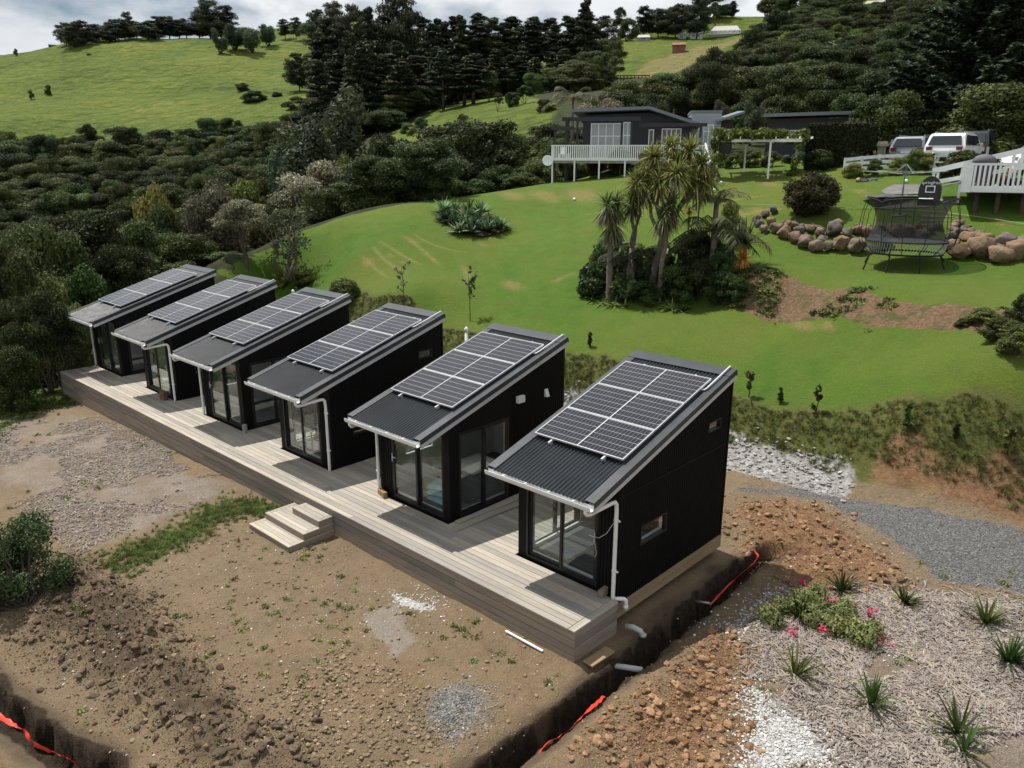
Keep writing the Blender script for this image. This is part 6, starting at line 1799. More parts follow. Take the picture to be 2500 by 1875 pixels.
def boulder(px, py, wpx, label, sq=0.8, lift_=0.0):
    g = hit(px, py); w = wpx * 1.08 * depth(g) / FPX
    o = link('boulder', brs.choice(ROCKS), None, None, (g.x, g.y, g.z + w * sq * .34 + lift_))
    o.scale = (w, w * brs.uniform(.7, .95), w * sq / .75); o.rotation_euler = (brs.uniform(-.2, .2), brs.uniform(-.2, .2), brs.uniform(0, 6.28))
    return tag(o, label, 'boulder', 'boulders of the garden wall')
front = [(1865, 565, 26), (1852, 552, 24), (1846, 540, 24), (1880, 552, 30), (1896, 568, 34), (1868, 530, 26), (1888, 520, 22), (1915, 582, 40), (1940, 592, 36), (1965, 605, 40), (1996, 612, 40), (2022, 612, 30), (2052, 610, 46), (2092, 615, 46),
         (1925, 560, 26), (1950, 572, 30), (1978, 566, 24), (2002, 578, 34), (2035, 575, 46), (2068, 580, 30), (2095, 570, 30), (2118, 575, 34), (1940, 555, 20), (1970, 560, 18), (2135, 610, 48),
         (2145, 572, 36), (2180, 580, 44), (2215, 578, 40), (2165, 600, 32), (2250, 585, 36), (2240, 562, 26), (2208, 562, 24), (2270, 570, 24), (2290, 560, 24),
         (2330, 560, 26), (2345, 580, 34), (2322, 585, 28), (2340, 552, 24), (2365, 595, 44), (2395, 602, 52), (2445, 610, 58), (2340, 630, 52), (2395, 628, 74), (2440, 640, 56), (2480, 628, 66), (2370, 620, 36), (2500, 610, 50), (2310, 608, 30), (2540, 630, 60), (2325, 568, 22), (2355, 568, 24)]
for (a, b, w) in list(front):
    if 1900 < a < 2130 or a > 2310: front.append((a + brs.uniform(-14, 14), b - w * .42, w * brs.uniform(.45, .75)))
for k, (a, b, w) in enumerate(front):
    big = 'large' if w > 44 else ('medium' if w > 29 else 'small')
    side = 'beside the bush end of the wall' if a < 1960 else ('along the curved wall before the trampoline' if a < 2130 else ('behind the trampoline net' if a < 2300 else 'at the deck end of the wall'))
    boulder(a, b, w, '%s brown boulder %s' % (big, side))
# grey concrete steps behind the trampoline
SF = Frame(hit(2285, 560), 2285)
st = thing('garden_steps', 'grey block steps between the boulders behind the trampoline', 'steps', SF.o, SF.rz)
for k in range(4):
    m = MB(); m.box(-.6, .6, k * .32, k * .32 + .5, -.2 + k * .16, -.03 + k * .16); m.build('step', M_CONC, st)

# ---- patio slabs
M_SLAB = paint('grey_paving', (0.135, 0.128, 0.122), 0.85, 0, 0.3, 0.25, 2.0)
for (pts, lab, hh) in ([[(2150, 470), (2180, 455), (2260, 456), (2285, 470), (2250, 478), (2190, 480), (2160, 478)], 'grey concrete patio slab beyond the trampoline', .08],
                   [[(2220, 500), (2290, 488), (2305, 492), (2265, 512), (2150, 513), (2152, 509)], 'pale paving slab in front of the patio beyond the trampoline', .07],
                   [[(2175, 527), (2218, 525), (2208, 531), (2177, 531)], 'small pale slab at the foot of the clothesline', .05]):
    g = [hit(a, b) for a, b in pts]; o0 = g[0]
    zz = sum(p.z for p in g) / len(g)
    m = MB(); m.prism([(p.x - o0.x, p.y - o0.y, p.z - o0.z - .05) for p in g], (0, 0, hh + .05))
    tag(m.build('paving_slab', M_SLAB, None, loc=o0), lab, 'slab', 'patio slabs')
cov = thing('folded_cover', 'crumpled grey tarpaulin lying on the patio slab', 'tarpaulin', hit(2185, 487), 0)
m = MB(); rs2 = random.Random(3); GR = 12
vs = [((i / GR - .5) * 2.6, (j_ / GR - .5) * 1.2, .10 + .22 * max(0, mnoise.noise(Vector((i * .45, j_ * .6, 2)))) * (1 if 0 < i < GR and 0 < j_ < GR else 0)) for j_ in range(GR + 1) for i in range(GR + 1)]
m.add(vs, [(j_ * (GR + 1) + i, j_ * (GR + 1) + i + 1, (j_ + 1) * (GR + 1) + i + 1, (j_ + 1) * (GR + 1) + i) for j_ in range(GR) for i in range(GR)])
o = m.build('sheet', paint('grey_tarpaulin', (.075, .075, .08), .6), cov, True); o.rotation_euler = (0, 0, .7)

# ---- trampoline with enclosure
TF = Frame(hit(2212, 650), 2212)
tr = thing('trampoline', 'black round trampoline with tall net enclosure and basketball hoop', 'trampoline', TF.o, TF.rz)
TF.o.z = zg(TF.o.x, TF.o.y); tr.location = TF.o
xa, zm_ = TF.on(2108, 610, 0); xb_, _ = TF.on(2317, 610, 0); R_ = (xb_ - xa) / 2; cx = (xa + xb_) / 2; ry = R_ * .82
zmat = 0.95
def ell(r, z, n=40, k=1.0): return [(cx + r * math.cos(2 * math.pi * i / n), r * .82 * math.sin(2 * math.pi * i / n), z) for i in range(n)]
m = MB(); m.add(ell(R_ * .97, zmat) + ell(R_ * .97, zmat - .02), [tuple(range(40)), tuple(range(79, 39, -1))] + [(i, 40 + i, 40 + (i + 1) % 40, (i + 1) % 40) for i in range(40)]); m.build('mat', paint('trampoline_mat', (.055, .065, .075), .6), tr)
m = MB(); m.tube(ell(R_ * .98, zmat - .01), .03, 6, closed=True); m.build('mat_rim', M_RUBBER, tr)
m = MB(); m.tube(ell(R_ * .88, .48), .035, 6, closed=True); m.build('base_frame', M_RUBBER, tr)
m = MB()
for i in range(80):
    a = 2 * math.pi * i / 80; b = a + .10
    m.tube([(cx + R_ * .88 * math.cos(a), R_ * .72 * math.sin(a), .50), (cx + R_ * .97 * math.cos(b), R_ * .795 * math.sin(b), zmat - .03)], .009, 4, False)
m.build('spring_rods', paint('pale_fibreglass', (.55, .56, .56), .5), tr)['kind'] = 'stuff'
for i in range(8):
    a = 2 * math.pi * (i + .5) / 8; x, y = cx + R_ * .88 * math.cos(a), R_ * .72 * math.sin(a); x2, y2 = cx + R_ * 1.02 * math.cos(a), R_ * .84 * math.sin(a)
    zz = TF.gz(x2, y2); m = MB(); m.tube([(x, y, .48), (x2, y2, zz - .02)], .028, 6); m.build('leg', M_RUBBER, tr)
ztop = TF.on(2120, 482, 0)[1]
m = MB()
n = 48; rows = 10; vs = []
def net_r(t, i):   # the net is drawn in between the rods and flares at its corners
    c = abs(math.cos(2 * math.pi * i / n)); top = 0.93 + 0.14 * c ** 3
    if t < .45: return .96 - .18 * math.sin(math.pi * t / .9)
    return .78 + (top - .78) * ((t - .45) / .55) ** 1.7
for r_ in range(rows + 1):
    t_ = r_ / rows
    for i in range(n):
        a = 2 * math.pi * i / n; p = net_r(t_, i); sag = -.16 * (1 - abs(math.cos(2 * a)) ** .5) * t_
        vs.append((cx + R_ * p * math.cos(a), R_ * .82 * p * math.sin(a), zmat + .02 + (ztop - zmat) * t_ + sag))
m.add(vs, [(r_ * n + i, r_ * n + (i + 1) % n, (r_ + 1) * n + (i + 1) % n, (r_ + 1) * n + i) for r_ in range(rows) for i in range(n)])
tn = NT('fine_black_netting'); tp = tn.n('BsdfTransparent'); mxn = tn.n('MixShader'); mxn.inputs['Fac'].default_value = .60
tn.col((.012, .012, .013)); tn.fin(.8); tn.l(tp.outputs[0], mxn.inputs[1]); tn.l(tn.b.outputs[0], mxn.inputs[2]); tn.l(mxn.outputs[0], tn.out.inputs['Surface'])
m.build('net', tn.m, tr, True)
m = MB(); m.tube(vs[-n:], .022, 5, closed=True); m.build('net_border', M_RUBBER, tr)
for i in range(14):
    a = 2 * math.pi * (i + .3) / 14; c_, s_ = math.cos(a), math.sin(a)
    m = MB(); m.tube([(cx + R_ * .90 * c_, R_ * .74 * s_, .5), (cx + R_ * 1.13 * c_, R_ * .93 * s_, .85), (cx + R_ * 1.19 * c_, R_ * .97 * s_, 1.35), (cx + R_ * 1.15 * c_, R_ * .94 * s_, 1.95), (cx + R_ * (.93 + .14 * abs(c_) ** 3) * c_, R_ * .82 * (.93 + .14 * abs(c_) ** 3) * s_, ztop - .05 - .16 * (1 - abs(math.cos(2 * a)) ** .5))], .013, 5); m.build('enclosure_rod', M_RUBBER, tr)
# basketball board
xb0, zb0 = TF.on(2268, 486, R_ * .6); _, zb1 = TF.on(2268, 430, R_ * .6); xl_, _ = TF.on(2238, 486, R_ * .6); xr0, _ = TF.on(2295, 486, R_ * .6); hw = (xr0 - xl_) / 2; yb = R_ * .72
arc = [(xb0 - hw * .97, yb, zb0 - .25), (xb0 + hw * .97, yb, zb0 - .25)] + [(xb0 + hw * math.cos(t_), yb, zb0 + (zb1 - zb0) * .35 + (zb1 - zb0) * .65 * math.sin(t_)) for t_ in [math.pi * k / 14 for k in range(15)]]
m = MB(); m.prism(arc, (0, .05, 0)); bdo = m.build('backboard', paint('black_backboard', (.014, .014, .015), .5), tr)
m = MB(); zz = zb0 + (zb1 - zb0) * .28; s1, h1 = hw * .42, (zb1 - zb0) * .30
for (a, b, c_, d) in ((-s1, s1, zz, zz + .035), (-s1, s1, zz + h1 - .035, zz + h1), (-s1, -s1 + .035, zz + .035, zz + h1 - .035), (s1 - .035, s1, zz + .035, zz + h1 - .035)):
    m.box(xb0 + a, xb0 + b, yb - .012, yb - .001, c_, d)
m.build('target_square', M_WPAINT, bdo)
m = MB(); m.tube([(xb0 - .1 + .24 * math.cos(2 * math.pi * k / 20), yb - .3 + .24 * math.sin(2 * math.pi * k / 20), zb0 + .02) for k in range(20)], .016, 6, closed=True); m.build('hoop', M_WPAINT, bdo)
fc = bpy.data.curves.new('lettering', 'FONT'); fc.body = 'springfree'; fc.size = .16; fc.extrude = .004; fc.align_x = 'CENTER'
to = bpy.data.objects.new('lettering', fc); COL.objects.link(to); dg = bpy.context.evaluated_depsgraph_get()
tme = bpy.data.meshes.new_from_object(to.evaluated_get(dg)); bpy.data.objects.remove(to); tme.materials.clear(); tme.materials.append(M_WPAINT)
to = link('lettering', tme, None, bdo); to.location = (xb0, yb - .006, zz + h1 + .06); to.rotation_euler = (math.pi / 2, 0, 0)

# ---- clothesline, hose, bicycle, ball
g = hit(2196, 528)
cl = thing('rotary_clothesline', 'rotary clothesline on a green pole behind the trampoline', 'clothesline', g, TF.rz + .3)
zt = at(2208, 400, float(np.hypot(g.x - CAM[0], g.y - CAM[1])))[2] - g.z
M_CLG = paint('green_enamel', (.05, .10, .08), .4)
m = MB(); m.tube([(0, 0, -.2), (0, 0, zt * .55)], .035, 8); m.tube([(0, 0, zt * .55), (0, 0, zt)], .025, 8); m.build('pole', M_CLG, cl)
tips = []
for k in range(4):
    a = k * math.pi / 2 + .3; tip = (2.0 * math.cos(a), 2.0 * math.sin(a), zt - .30); tips.append(tip)
    m = MB(); m.tube([(0, 0, zt - .42), tip], .012, 6); m.tube([(.0, .0, zt), (.55 * math.cos(a), .55 * math.sin(a), zt - .40)], .010, 6); m.build('arm', M_STEEL, cl)
for f in (1.0, .78, .56):
    m = MB(); m.tube([(t_[0] * f, t_[1] * f, zt - .42 + .12 * f) for t_ in tips], .006, 4, closed=True); m.build('line', M_STEEL, cl)
def ground_line(pts, lift_=0.02, sub=10):
    g = [hit(a, b) for a, b in pts]; out = []
    for p, q in zip(g[:-1], g[1:]):
        for k in range(sub):
            t_ = k / sub; x, y = p.x + (q.x - p.x) * t_, p.y + (q.y - p.y) * t_; out.append((x, y, zg(x, y) + lift_ + .05))
    out.append((g[-1].x, g[-1].y, g[-1].z + lift_ + .05)); return out
M_HOSE = paint('green_hose', (.17, .30, .13), .5)
m = MB(); m.tube(ground_line([(1690, 502), (1780, 501), (1900, 505), (2020, 510), (2130, 512), (2300, 524), (2400, 538), (2500, 552)]), .016, 6)
tag(m.build('garden_hose', M_HOSE), 'long green garden hose lying across the lawn behind the boulders', 'hose')
g = hit(2128, 447)
bk = thing('bicycle', 'small bicycle lying on its side on the lawn', 'bicycle', (g.x, g.y, g.z + .06), TF.rz + .15)
M_BIKE = paint('blue_grey_bike_paint', (.10, .13, .18), .4)
bk.rotation_euler = (math.radians(-78), 0, TF.rz + .15)
for k, xw in enumerate((-.42, .45)):
    m = MB(); m.tube([(xw + .27 * math.cos(2 * math.pi * i / 22), 0, .27 + .27 * math.sin(2 * math.pi * i / 22)) for i in range(22)], .024, 6, closed=True); w_ = m.build('wheel', M_RUBBER, bk, True)
    m = MB()
    for i in range(10):
        a = 2 * math.pi * i / 10; m.tube([(xw, .0, .27), (xw + .25 * math.cos(a), 0, .27 + .25 * math.sin(a))], .004, 3)
    m.tube([(xw, -.04, .27), (xw, .04, .27)], .025, 6); m.build('spokes', M_STEEL, w_)
m = MB(); bbp, hd, seat_, rr_ = (0, 0, .28), (.33, 0, .60), (-.12, 0, .60), (-.42, 0, .27)
for a, b in ((bbp, hd), (bbp, seat_), (seat_, hd), (rr_, bbp), (rr_, seat_), (hd, (.45, 0, .27))): m.tube([a, b], .018, 6)
m.build('frame', M_BIKE, bk)
m = MB(); m.box(-.24, -.02, -.06, .06, .66, .71); m.tube([seat_, (-.13, 0, .67)], .014, 5); m.build('saddle', M_RUBBER, bk)
m = MB(); m.tube([(.33, 0, .60), (.31, 0, .76)], .014, 5); m.tube([(.25, -.26, .80), (.31, 0, .76), (.25, .26, .80)], .014, 5); m.build('handlebar', M_RUBBER, bk)
g2 = hit(2096, 446)
rk = thing('school_bag', 'yellow and grey bag dropped beside the bicycle on the lawn', 'bag', g2, .4)
m = MB(); m.lathe([(.08, 0), (.16, .05), (.14, .15), (.07, .22), (.02, .23)], (0, 0, 0), 10, 1, .7); m.build('body', paint('yellow_canvas', (.35, .30, .09), .7), rk, True)
m = MB(); m.tube([(.07, -.09, .06), (.09, -.13, .15), (.03, -.07, .22)], .02, 5); m.build('strap', M_RUBBER, rk)
for k, (a, b, lab) in enumerate(((2211, 449, 'small white ball on the lawn between bicycle and clothesline'), (1760, 453, 'small white ball on the lawn before the pergola'), (1743, 470, 'small pale ball on the lawn below the white swing frame'), (1402, 492, 'tiny white ball on the open lawn below the house deck'))):
    g = hit(a, b); o = MB().lathe([(.001, -.09), (.05, -.075), (.085, -.03), (.09, 0), (.085, .03), (.05, .075), (.001, .09)], (0, 0, 0), 12).build('ball', M_WPAINT, None, True, (g.x, g.y, g.z + .12)); tag(o, lab, 'ball')
# ---- power lines over the right hill
def pole(px, pyt, dist, label):
    g = ground(px, dist); zt = at(px, pyt, dist)[2] - g.z
    p = thing('power_pole', label, 'pole', g, TF.rz, 'power poles on the hillside')
    m = MB(); m.tube([(0, 0, -.5), (0, 0, zt)], [.14, .09], 7); m.build('post', M_CONC, p)
    m = MB(); m.box(-.9, .9, -.06, .06, zt - .35, zt - .22); m.build('cross_arm', M_BARK, p)
    return g + Vector((0, 0, zt - .2))
p1 = pole(2002, 100, 125, 'power pole standing among the hillside bush'); p2 = pole(2205, 78, 105, 'power pole beside the tiered conifer')
p3 = Vector(at(2560, 78, 100)); p4 = Vector(at(1890, 158, 86))
def cable(a, b, sag, dx, lab):
    pts = [tuple(a + (b - a) * (k / 16) + Vector((dx * .6, dx * .6, -sag * 4 * (k / 16) * (1 - k / 16)))) for k in range(17)]
    m = MB(); m.tube(pts, .013, 4); tag(m.build('power_cable', M_RUBBER if 'sloping' in lab else M_STEEL), lab, 'cable')
cable(p1, p2, 1.2, -.9, 'upper power cable slung between the two hillside poles'); cable(p1 - Vector((0, 0, 2.6)), p2 - Vector((0, 0, 2.8)), 1.3, .9, 'lower power cable slung between the two hillside poles')
cable(p2, p3, 1.0, 0, 'power cable running past the tiered conifer to the picture edge'); cable(p1, p4, .6, 0, 'cable sloping from the hillside pole down to the house trees')
# ------------------------------------------------------------------ garden plants
def head_parts(c, R, rs, n=110, dead=60, width=.035, droop=.35):
    """a cabbage-tree head: sword leaves all round, a skirt of dead ones below"""
    d = unit(rs.normal(0, 1, (n, 3)) + np.array([0, 0, .45])); d[:, 2] = np.maximum(d[:, 2], -.45)
    live = sword_leaves(np.tile(c, (n, 1)) + d * .05, d, R, width, droop, rs, 3)
    a = rs.uniform(0, 6.283, dead); dd = np.stack([np.cos(a) * .45, np.sin(a) * .45, rs.uniform(-1.0, -.3, dead)], 1)
    dl = sword_leaves(np.tile(c, (dead, 1)) + np.array([0, 0, -.1]), dd, R * .95, width, .2, rs, 2)
    return live, dl
def cordyline(label, base_px, heads, dist_off=0.0, skirt=60, trunk_r=.13, fork=0.45, seed=1, n=120, R=.85):
    rs = np.random.RandomState(seed); g = hit(*base_px) if base_px[1] > 100 else ground(*base_px)
    o = thing('cabbage_tree', label, 'tree', g, 0)
    D = float(np.hypot(g.x - CAM[0], g.y - CAM[1])) + dist_off
    tops = []
    for (a, b, dd) in heads:
        p = Vector(at(a, b, D + dd)) - g; tops.append(p)
    m = MB(); mz = min(t.z for t in tops); cen = sum(tops, Vector()) / len(tops)
    fk = Vector((cen.x * fork, cen.y * fork, mz * fork)) if len(tops) > 1 else None
    if fk is not None:
        limb(m, (0, 0, -.3), fk, trunk_r * 1.15, trunk_r * .85, rs, 5, .03)
        for t in tops: limb(m, fk - Vector((0, 0, .1)), t, trunk_r * .62, trunk_r * .42, rs, 5, .06)
    else:
        limb(m, (0, 0, -.3), tops[0], trunk_r * 1.2, trunk_r * .8, rs, 6, .02)
    m.build('trunk', M_BARKP, o, True)
    live, dead = [], []
    for t in tops:
        l, d = head_parts(np.array(t), R * rs.uniform(.88, 1.12), rs, n, skirt); live.append(l); dead.append(d)
    link('crown', leaf_mesh('crown', live, M_CORD), None, o)
    if skirt: link('dead_leaves', leaf_mesh('dead_leaves', dead, M_DEAD), None, o)
    return o
cordyline('cabbage tree with one thick ragged head, nearest the open lawn', (1487, 736), [(1496, 545, 0), (1506, 495, .2), (1482, 500, -.1)], seed=2, skirt=150, fork=.85, trunk_r=.13, n=90, R=.85)
cordyline('cabbage tree with slender straight trunk in front of the palm', (1608, 742), [(1622, 525, 0), (1640, 500, .2)], seed=3, skirt=120, fork=.85, trunk_r=.11, n=110, R=.85)
cordyline('tall many-headed cabbage tree rising behind the other two', (1600, 32.5), [(1580, 425, 0), (1598, 385, .3), (1640, 362, .6), (1685, 368, .5), (1715, 402, .3), (1700, 445, 0), (1652, 425, -.5), (1610, 445, -.3), (1556, 450, -.1), (1728, 436, .1), (1655, 395, .2)],
          seed=4, skirt=20, fork=.55, trunk_r=.15, n=230, R=.88)
cordyline('smaller cabbage tree with curved branches between the two trunks', (1545, 32.5), [(1545, 490, 0), (1565, 465, .3)], seed=5, skirt=60, fork=.5, trunk_r=.12, n=110, R=.8)
def fronds(label, name, base, crown_h, n, length, seed, mat=M_PALM, trunk=True, cat='palm', droop=.9, spread=(.15, 1.0)):
    rs = np.random.RandomState(seed); g = Vector(base)
    o = thing(name, label, cat, g, 0); m = MB(); parts = []
    if trunk: m.tube([(0, 0, -.2), (0, 0, crown_h * .5), (0, 0, crown_h)], [.16, .13, .10], 8); m.build('trunk', M_BARKP, o, True)
    rib = MB()
    for k in range(n):
        a = 2 * math.pi * k / n + rs.uniform(-.25, .25); el = rs.uniform(*spread); L_ = length * rs.uniform(.8, 1.1); pts = []
        for s in range(9):
            t_ = s / 8; r_ = L_ * t_ * math.cos(el) ; z = crown_h + L_ * math.sin(el) * t_ - droop * L_ * .55 * t_ ** 2.2
            pts.append((r_ * math.cos(a), r_ * math.sin(a), z))
        rib.tube(pts, [.03 * (1 - .8 * s / 8) for s in range(9)], 4)
        P = np.array(pts); seg = np.linspace(.12, 1, 34); idx = seg * 8; i0 = np.minimum(idx.astype(int), 7); f = (idx - i0)[:, None]
        C_ = P[i0] * (1 - f) + P[np.minimum(i0 + 1, 8)] * f; T = unit(P[np.minimum(i0 + 1, 8)] - P[i0])
        side = np.array([-math.sin(a), math.cos(a), 0.0])
        for sg in (-1, 1):
            d = T * .45 + side * sg * .9 + np.array([0, 0, -.35]) + rs.normal(0, .08, (34, 3))
            ll = .42 * L_ / 2.2 * np.sin(np.pi * (seg * .86 + .1)) ** .6
            parts.append(sword_leaves(C_, d * ll[:, None] * 0 + d, .5 * L_ / 2.2, .022, .35, rs, 2, np.full(34, rs.uniform(0, 1))))
    rib.build('frond_rib', mat, o)
    link('fronds', leaf_mesh('fronds', parts, mat), None, o)
    return o
fronds('palm with arching fronds in the middle of the garden island', 'garden_palm', hit(1735, 700), 2.2, 13, 2.0, 3, spread=(-.1, .95))
fronds('low tree fern behind the garden island palm', 'tree_fern', ground(1755, 33), 3.0, 11, 1.5, 4, M_PALM, spread=(.3, 1.1))
fronds('dark fern palm between the cabbage tree trunks', 'tree_fern', hit(1540, 720), 1.5, 11, 1.7, 5, leafmat('fern_foliage', (.012, .022, .008), (.05, .07, .022)), spread=(0, .9))
fronds('palm with feathery fronds above the house roof', 'garden_palm', ground(1395, 76), 6.3, 13, 2.8, 6, spread=(.2, 1.0))
def rosette(label, name, px, py, R, n, mat, seed, cat='plant', group=None, width=.07, droop=.12, up=.55, base=None, h=0.0, lift_=0.0):
    rs = np.random.RandomState(seed); g = hit(px, py) if base is None else Vector(base)
    o = thing(name, label, cat, (g.x, g.y, g.z + lift_), 0, group)
    d = unit(rs.normal(0, 1, (n, 3)) * np.array([1, 1, .5]) + np.array([0, 0, up])); d[:, 2] = np.abs(d[:, 2])
    link('leaves', leaf_mesh('leaves', [sword_leaves(np.tile([0, 0, h], (n, 1)), d, R, width, droop, rs, 3)], mat), None, o)
    if h > .2: MB().tube([(0, 0, -.2), (0, 0, h)], .09, 7).build('trunk', M_BARKP, o, True)
    return o
ag = [(1085, 540), (1110, 548), (1135, 555), (1160, 560), (1140, 535), (1170, 545), (1195, 555), (1190, 568), (1220, 560), (1150, 572), (1115, 520), (1145, 520), (1085, 520), (1120, 570), (1175, 525)]
for k, (a, b) in enumerate(ag):
    rosette('grey-green agave in the raised bed on the open lawn' if k != 8 else 'dark agave standing apart at the near end of the lawn bed', 'agave', a, b + 4, (.92 if k != 8 else 1.1) * (.85 + .3 * ((k * 7) % 5) / 5), 60, M_AGAV, 20 + k, 'plant', 'agaves of the lawn bed', .085, .14, .75, None, .12, .05)
bedp = [hit(a, b) for a, b in ((1062, 535), (1100, 555), (1130, 575), (1175, 582), (1215, 575), (1250, 562), (1205, 540), (1150, 518), (1080, 515))]
m = MB(); bc = hit(1150, 550); m.add([(p.x - bc.x, p.y - bc.y, p.z - bc.z + .10) for p in bedp] + [(0, 0, .14)], [(i, (i + 1) % 9, 9) for i in range(9)])
tag(m.build('garden_bed', paint('dark_garden_soil', (.07, .05, .035), .95, 0, .1, .3, 6, .03), None, loc=bc), None, None, None, 'structure')
rosette('big blue-grey agave at the sunny end of the garden island', 'agave', 1815, 655, 1.25, 70, M_AGAV, 50, width=.06, droop=.08, up=.5, h=1.0)
rosette('pale spiky agave in the middle of the garden island', 'agave', 1755, 668, 1.0, 60, M_AGAV, 51, width=.05, up=.5, h=.9)
rosette('olive spiky rosette beside the big agave', 'agave', 1785, 650, 1.0, 60, M_PALM, 52, width=.04, up=.7, h=1.1)
M_ORNG = leafmat('orange_flower', (.30, .07, .02), (.55, .17, .05), (.65, .28, .10), .2)
def flowers(label, px, py, dist, r, n, mat, seed, name='flower_head', size=.12):
    rs = np.random.RandomState(seed); p = at(px, py, dist)
    o = thing(name, label, 'flower', p, 0)
    d = unit(rs.normal(0, 1, (n, 3)))
    link('petals', leaf_mesh('petals', [sword_leaves(np.zeros((n, 3)), d, r, .02, .1, rs, 2)], mat), None, o)
    g = zg(p[0], p[1]); MB().tube([(0, 0, g - p[2]), (0, 0, 0)], .03, 6).build('stalk', M_BARKP, o)
dI = float(np.hypot(*(np.array(hit(1808, 655)[:2]) - CAM[:2])))
flowers('orange flower mass on the big agave', 1812, 630, dI - .5, .55, 240, M_ORNG, 3)
flowers('bright red flower above the garden island palm', 1707, 503, dI + .2, .16, 60, leafmat('red_flower', (.35, .02, .015), (.6, .05, .03)), 4)
flowers('dull orange flower beside the red one', 1683, 515, dI + .2, .3, 80, M_ORNG, 5)
gi = 'dark shrubs of the garden island'
for k, (kd, a, b, wpx, h) in enumerate([('bigleaf', 1455, 715, 80, 1.3), ('bigleaf', 1520, 735, 80, 1.1), ('dense', 1575, 745, 80, 1.0), ('dense', 1650, 740, 90, 1.6), ('dense', 1700, 735, 90, 1.7), ('dense', 1760, 740, 80, 1.3), ('bigleaf', 1540, 690, 100, 1.7), ('bigleaf', 1620, 690, 110, 1.6), ('ball', 1690, 680, 110, 2.0), ('dense', 1800, 735, 60, 1.0), ('dense', 1750, 690, 80, 1.6), ('green', 1460, 690, 60, 1.4), ('green', 1780, 600, 60, 2.2), ('bigleaf', 1490, 680, 90, 1.9), ('bigleaf', 1440, 728, 60, .9)]):
    g = hit(a, b); tm, cm, H, W = TREES[kd][k % len(TREES[kd])]
    lab = ['low dark shrub planted under the cabbage trees and palm', 'leafy green shrub planted at the rim of the garden island'][kd == 'green']
    o = thing('garden_shrub', lab, 'shrub', (g.x, g.y, g.z - .05), k * 1.3, gi)
    link('branches', tm, None, o); link('leaves', cm, None, o); w = wpx * depth(g) / FPX; o.scale = (w / W, w / W, h / H)
rs = np.random.RandomState(8)
for k, (a, b) in enumerate([(1450, 735), (1470, 745), (1500, 750), (1525, 752), (1640, 758), (1665, 760)]):
    rosette('broad-leaved strap plant at the foot of the garden island', 'strap_plant', a, b, .8, 40, M_GREEN, 60 + k, 'plant', 'strap plants of the garden island', .05, .35, .4)
# lone shrubs on the lawn
def shrub(kind, px, py, wpx, hpx, label, name='garden_shrub', group=None, k=0, seed_rot=0.0, dist=None):
    g = hit(px, py) if dist is None else ground(px, dist); tm, cm, H, W = TREES[kind][k % len(TREES[kind])]; s = depth(g) / FPX
    o = thing(name, label, 'shrub', (g.x, g.y, g.z - .05), seed_rot, group)
    link('branches', tm, None, o); link('leaves', cm, None, o)
    o.scale = (wpx * s / W, wpx * s / W, hpx * s / H); return o
shrub('russet', 1974, 525, 128, 100, 'large round russet-topped bush at the bend of the boulder wall')
shrub('ball', 844, 742, 74, 62, 'rounded green shrub on the lawn behind the third cabin', k=1)
shrub('ball', 1995, 418, 70, 52, 'round dark bush in front of the tall clipped hedge', k=0)
shrub('green', 690, 705, 40, 45, 'small green shrub beside the bare twisted tree', k=2)
shrub('green', 740, 700, 60, 50, 'thin pale shrub at the foot of the bare twisted tree', k=0)
shrub('green', 310, 705, 90, 70, 'pale leafy sapling tree behind the furthest cabin roof', k=1)
for k, (a, b, w, h) in enumerate([(2080, 408, 50, 42), (2135, 408, 44, 40), (2190, 408, 60, 40), (2225, 404, 56, 70), (2262, 406, 60, 50), (2300, 400, 40, 40), (2345, 395, 110, 70), (2395, 385, 90, 60), (2420, 372, 70, 40)]):
    lab = ('rose bush against the white fence, %s from the tall hedge' % ('first', 'second', 'third', 'fourth', 'fifth', 'sixth')[k]) if k < 6 else 'dark leafy shrub between the cars and the white deck, %s from the fence' % ('first', 'second', 'third')[k - 6]
    shrub('green' if k < 6 else 'dense', a, b, w, h, lab, 'rose_bush' if k < 6 else 'garden_shrub', 'shrubs along the fence', k, 0.0, 45.2 if k < 6 else 43.5)
for k, (a, b, w, h) in enumerate([(1790, 412, 50, 40), (1830, 410, 60, 45), (1880, 408, 50, 40), (1760, 410, 40, 36)]):
    shrub('dense', a, b, w, h, 'dark bushy border plant behind the vine pergola', 'border_shrub', 'border plants behind the pergola', k)
shrub('wispy', 1935, 400, 90, 28, 'low mauve-flowering lavender mound before the garage', 'lavender_bush')
for k, (a, b, w, h) in enumerate([(1425, 432, 60, 55), (1450, 430, 50, 60), (1510, 428, 60, 66), (1580, 425, 60, 60), (1390, 440, 40, 40)]):
    shrub('russet', a, b, w * .9, h, 'dark reddish shrub growing under the house veranda', 'veranda_shrub', 'shrubs under the veranda', k)
for k, (a, b, w, h) in enumerate([(2395, 790, 70, 40), (2440, 830, 90, 60), (2480, 870, 90, 80), (2500, 800, 80, 90), (2350, 800, 40, 25)]):
    shrub('dense', a, b, w, h, 'dark creeping shrub at the edge of the bank, right of the lower lawn' if k != 3 else 'blue-green bush cut by the picture edge above the bank', 'bank_shrub', 'shrubs of the upper bank', k)
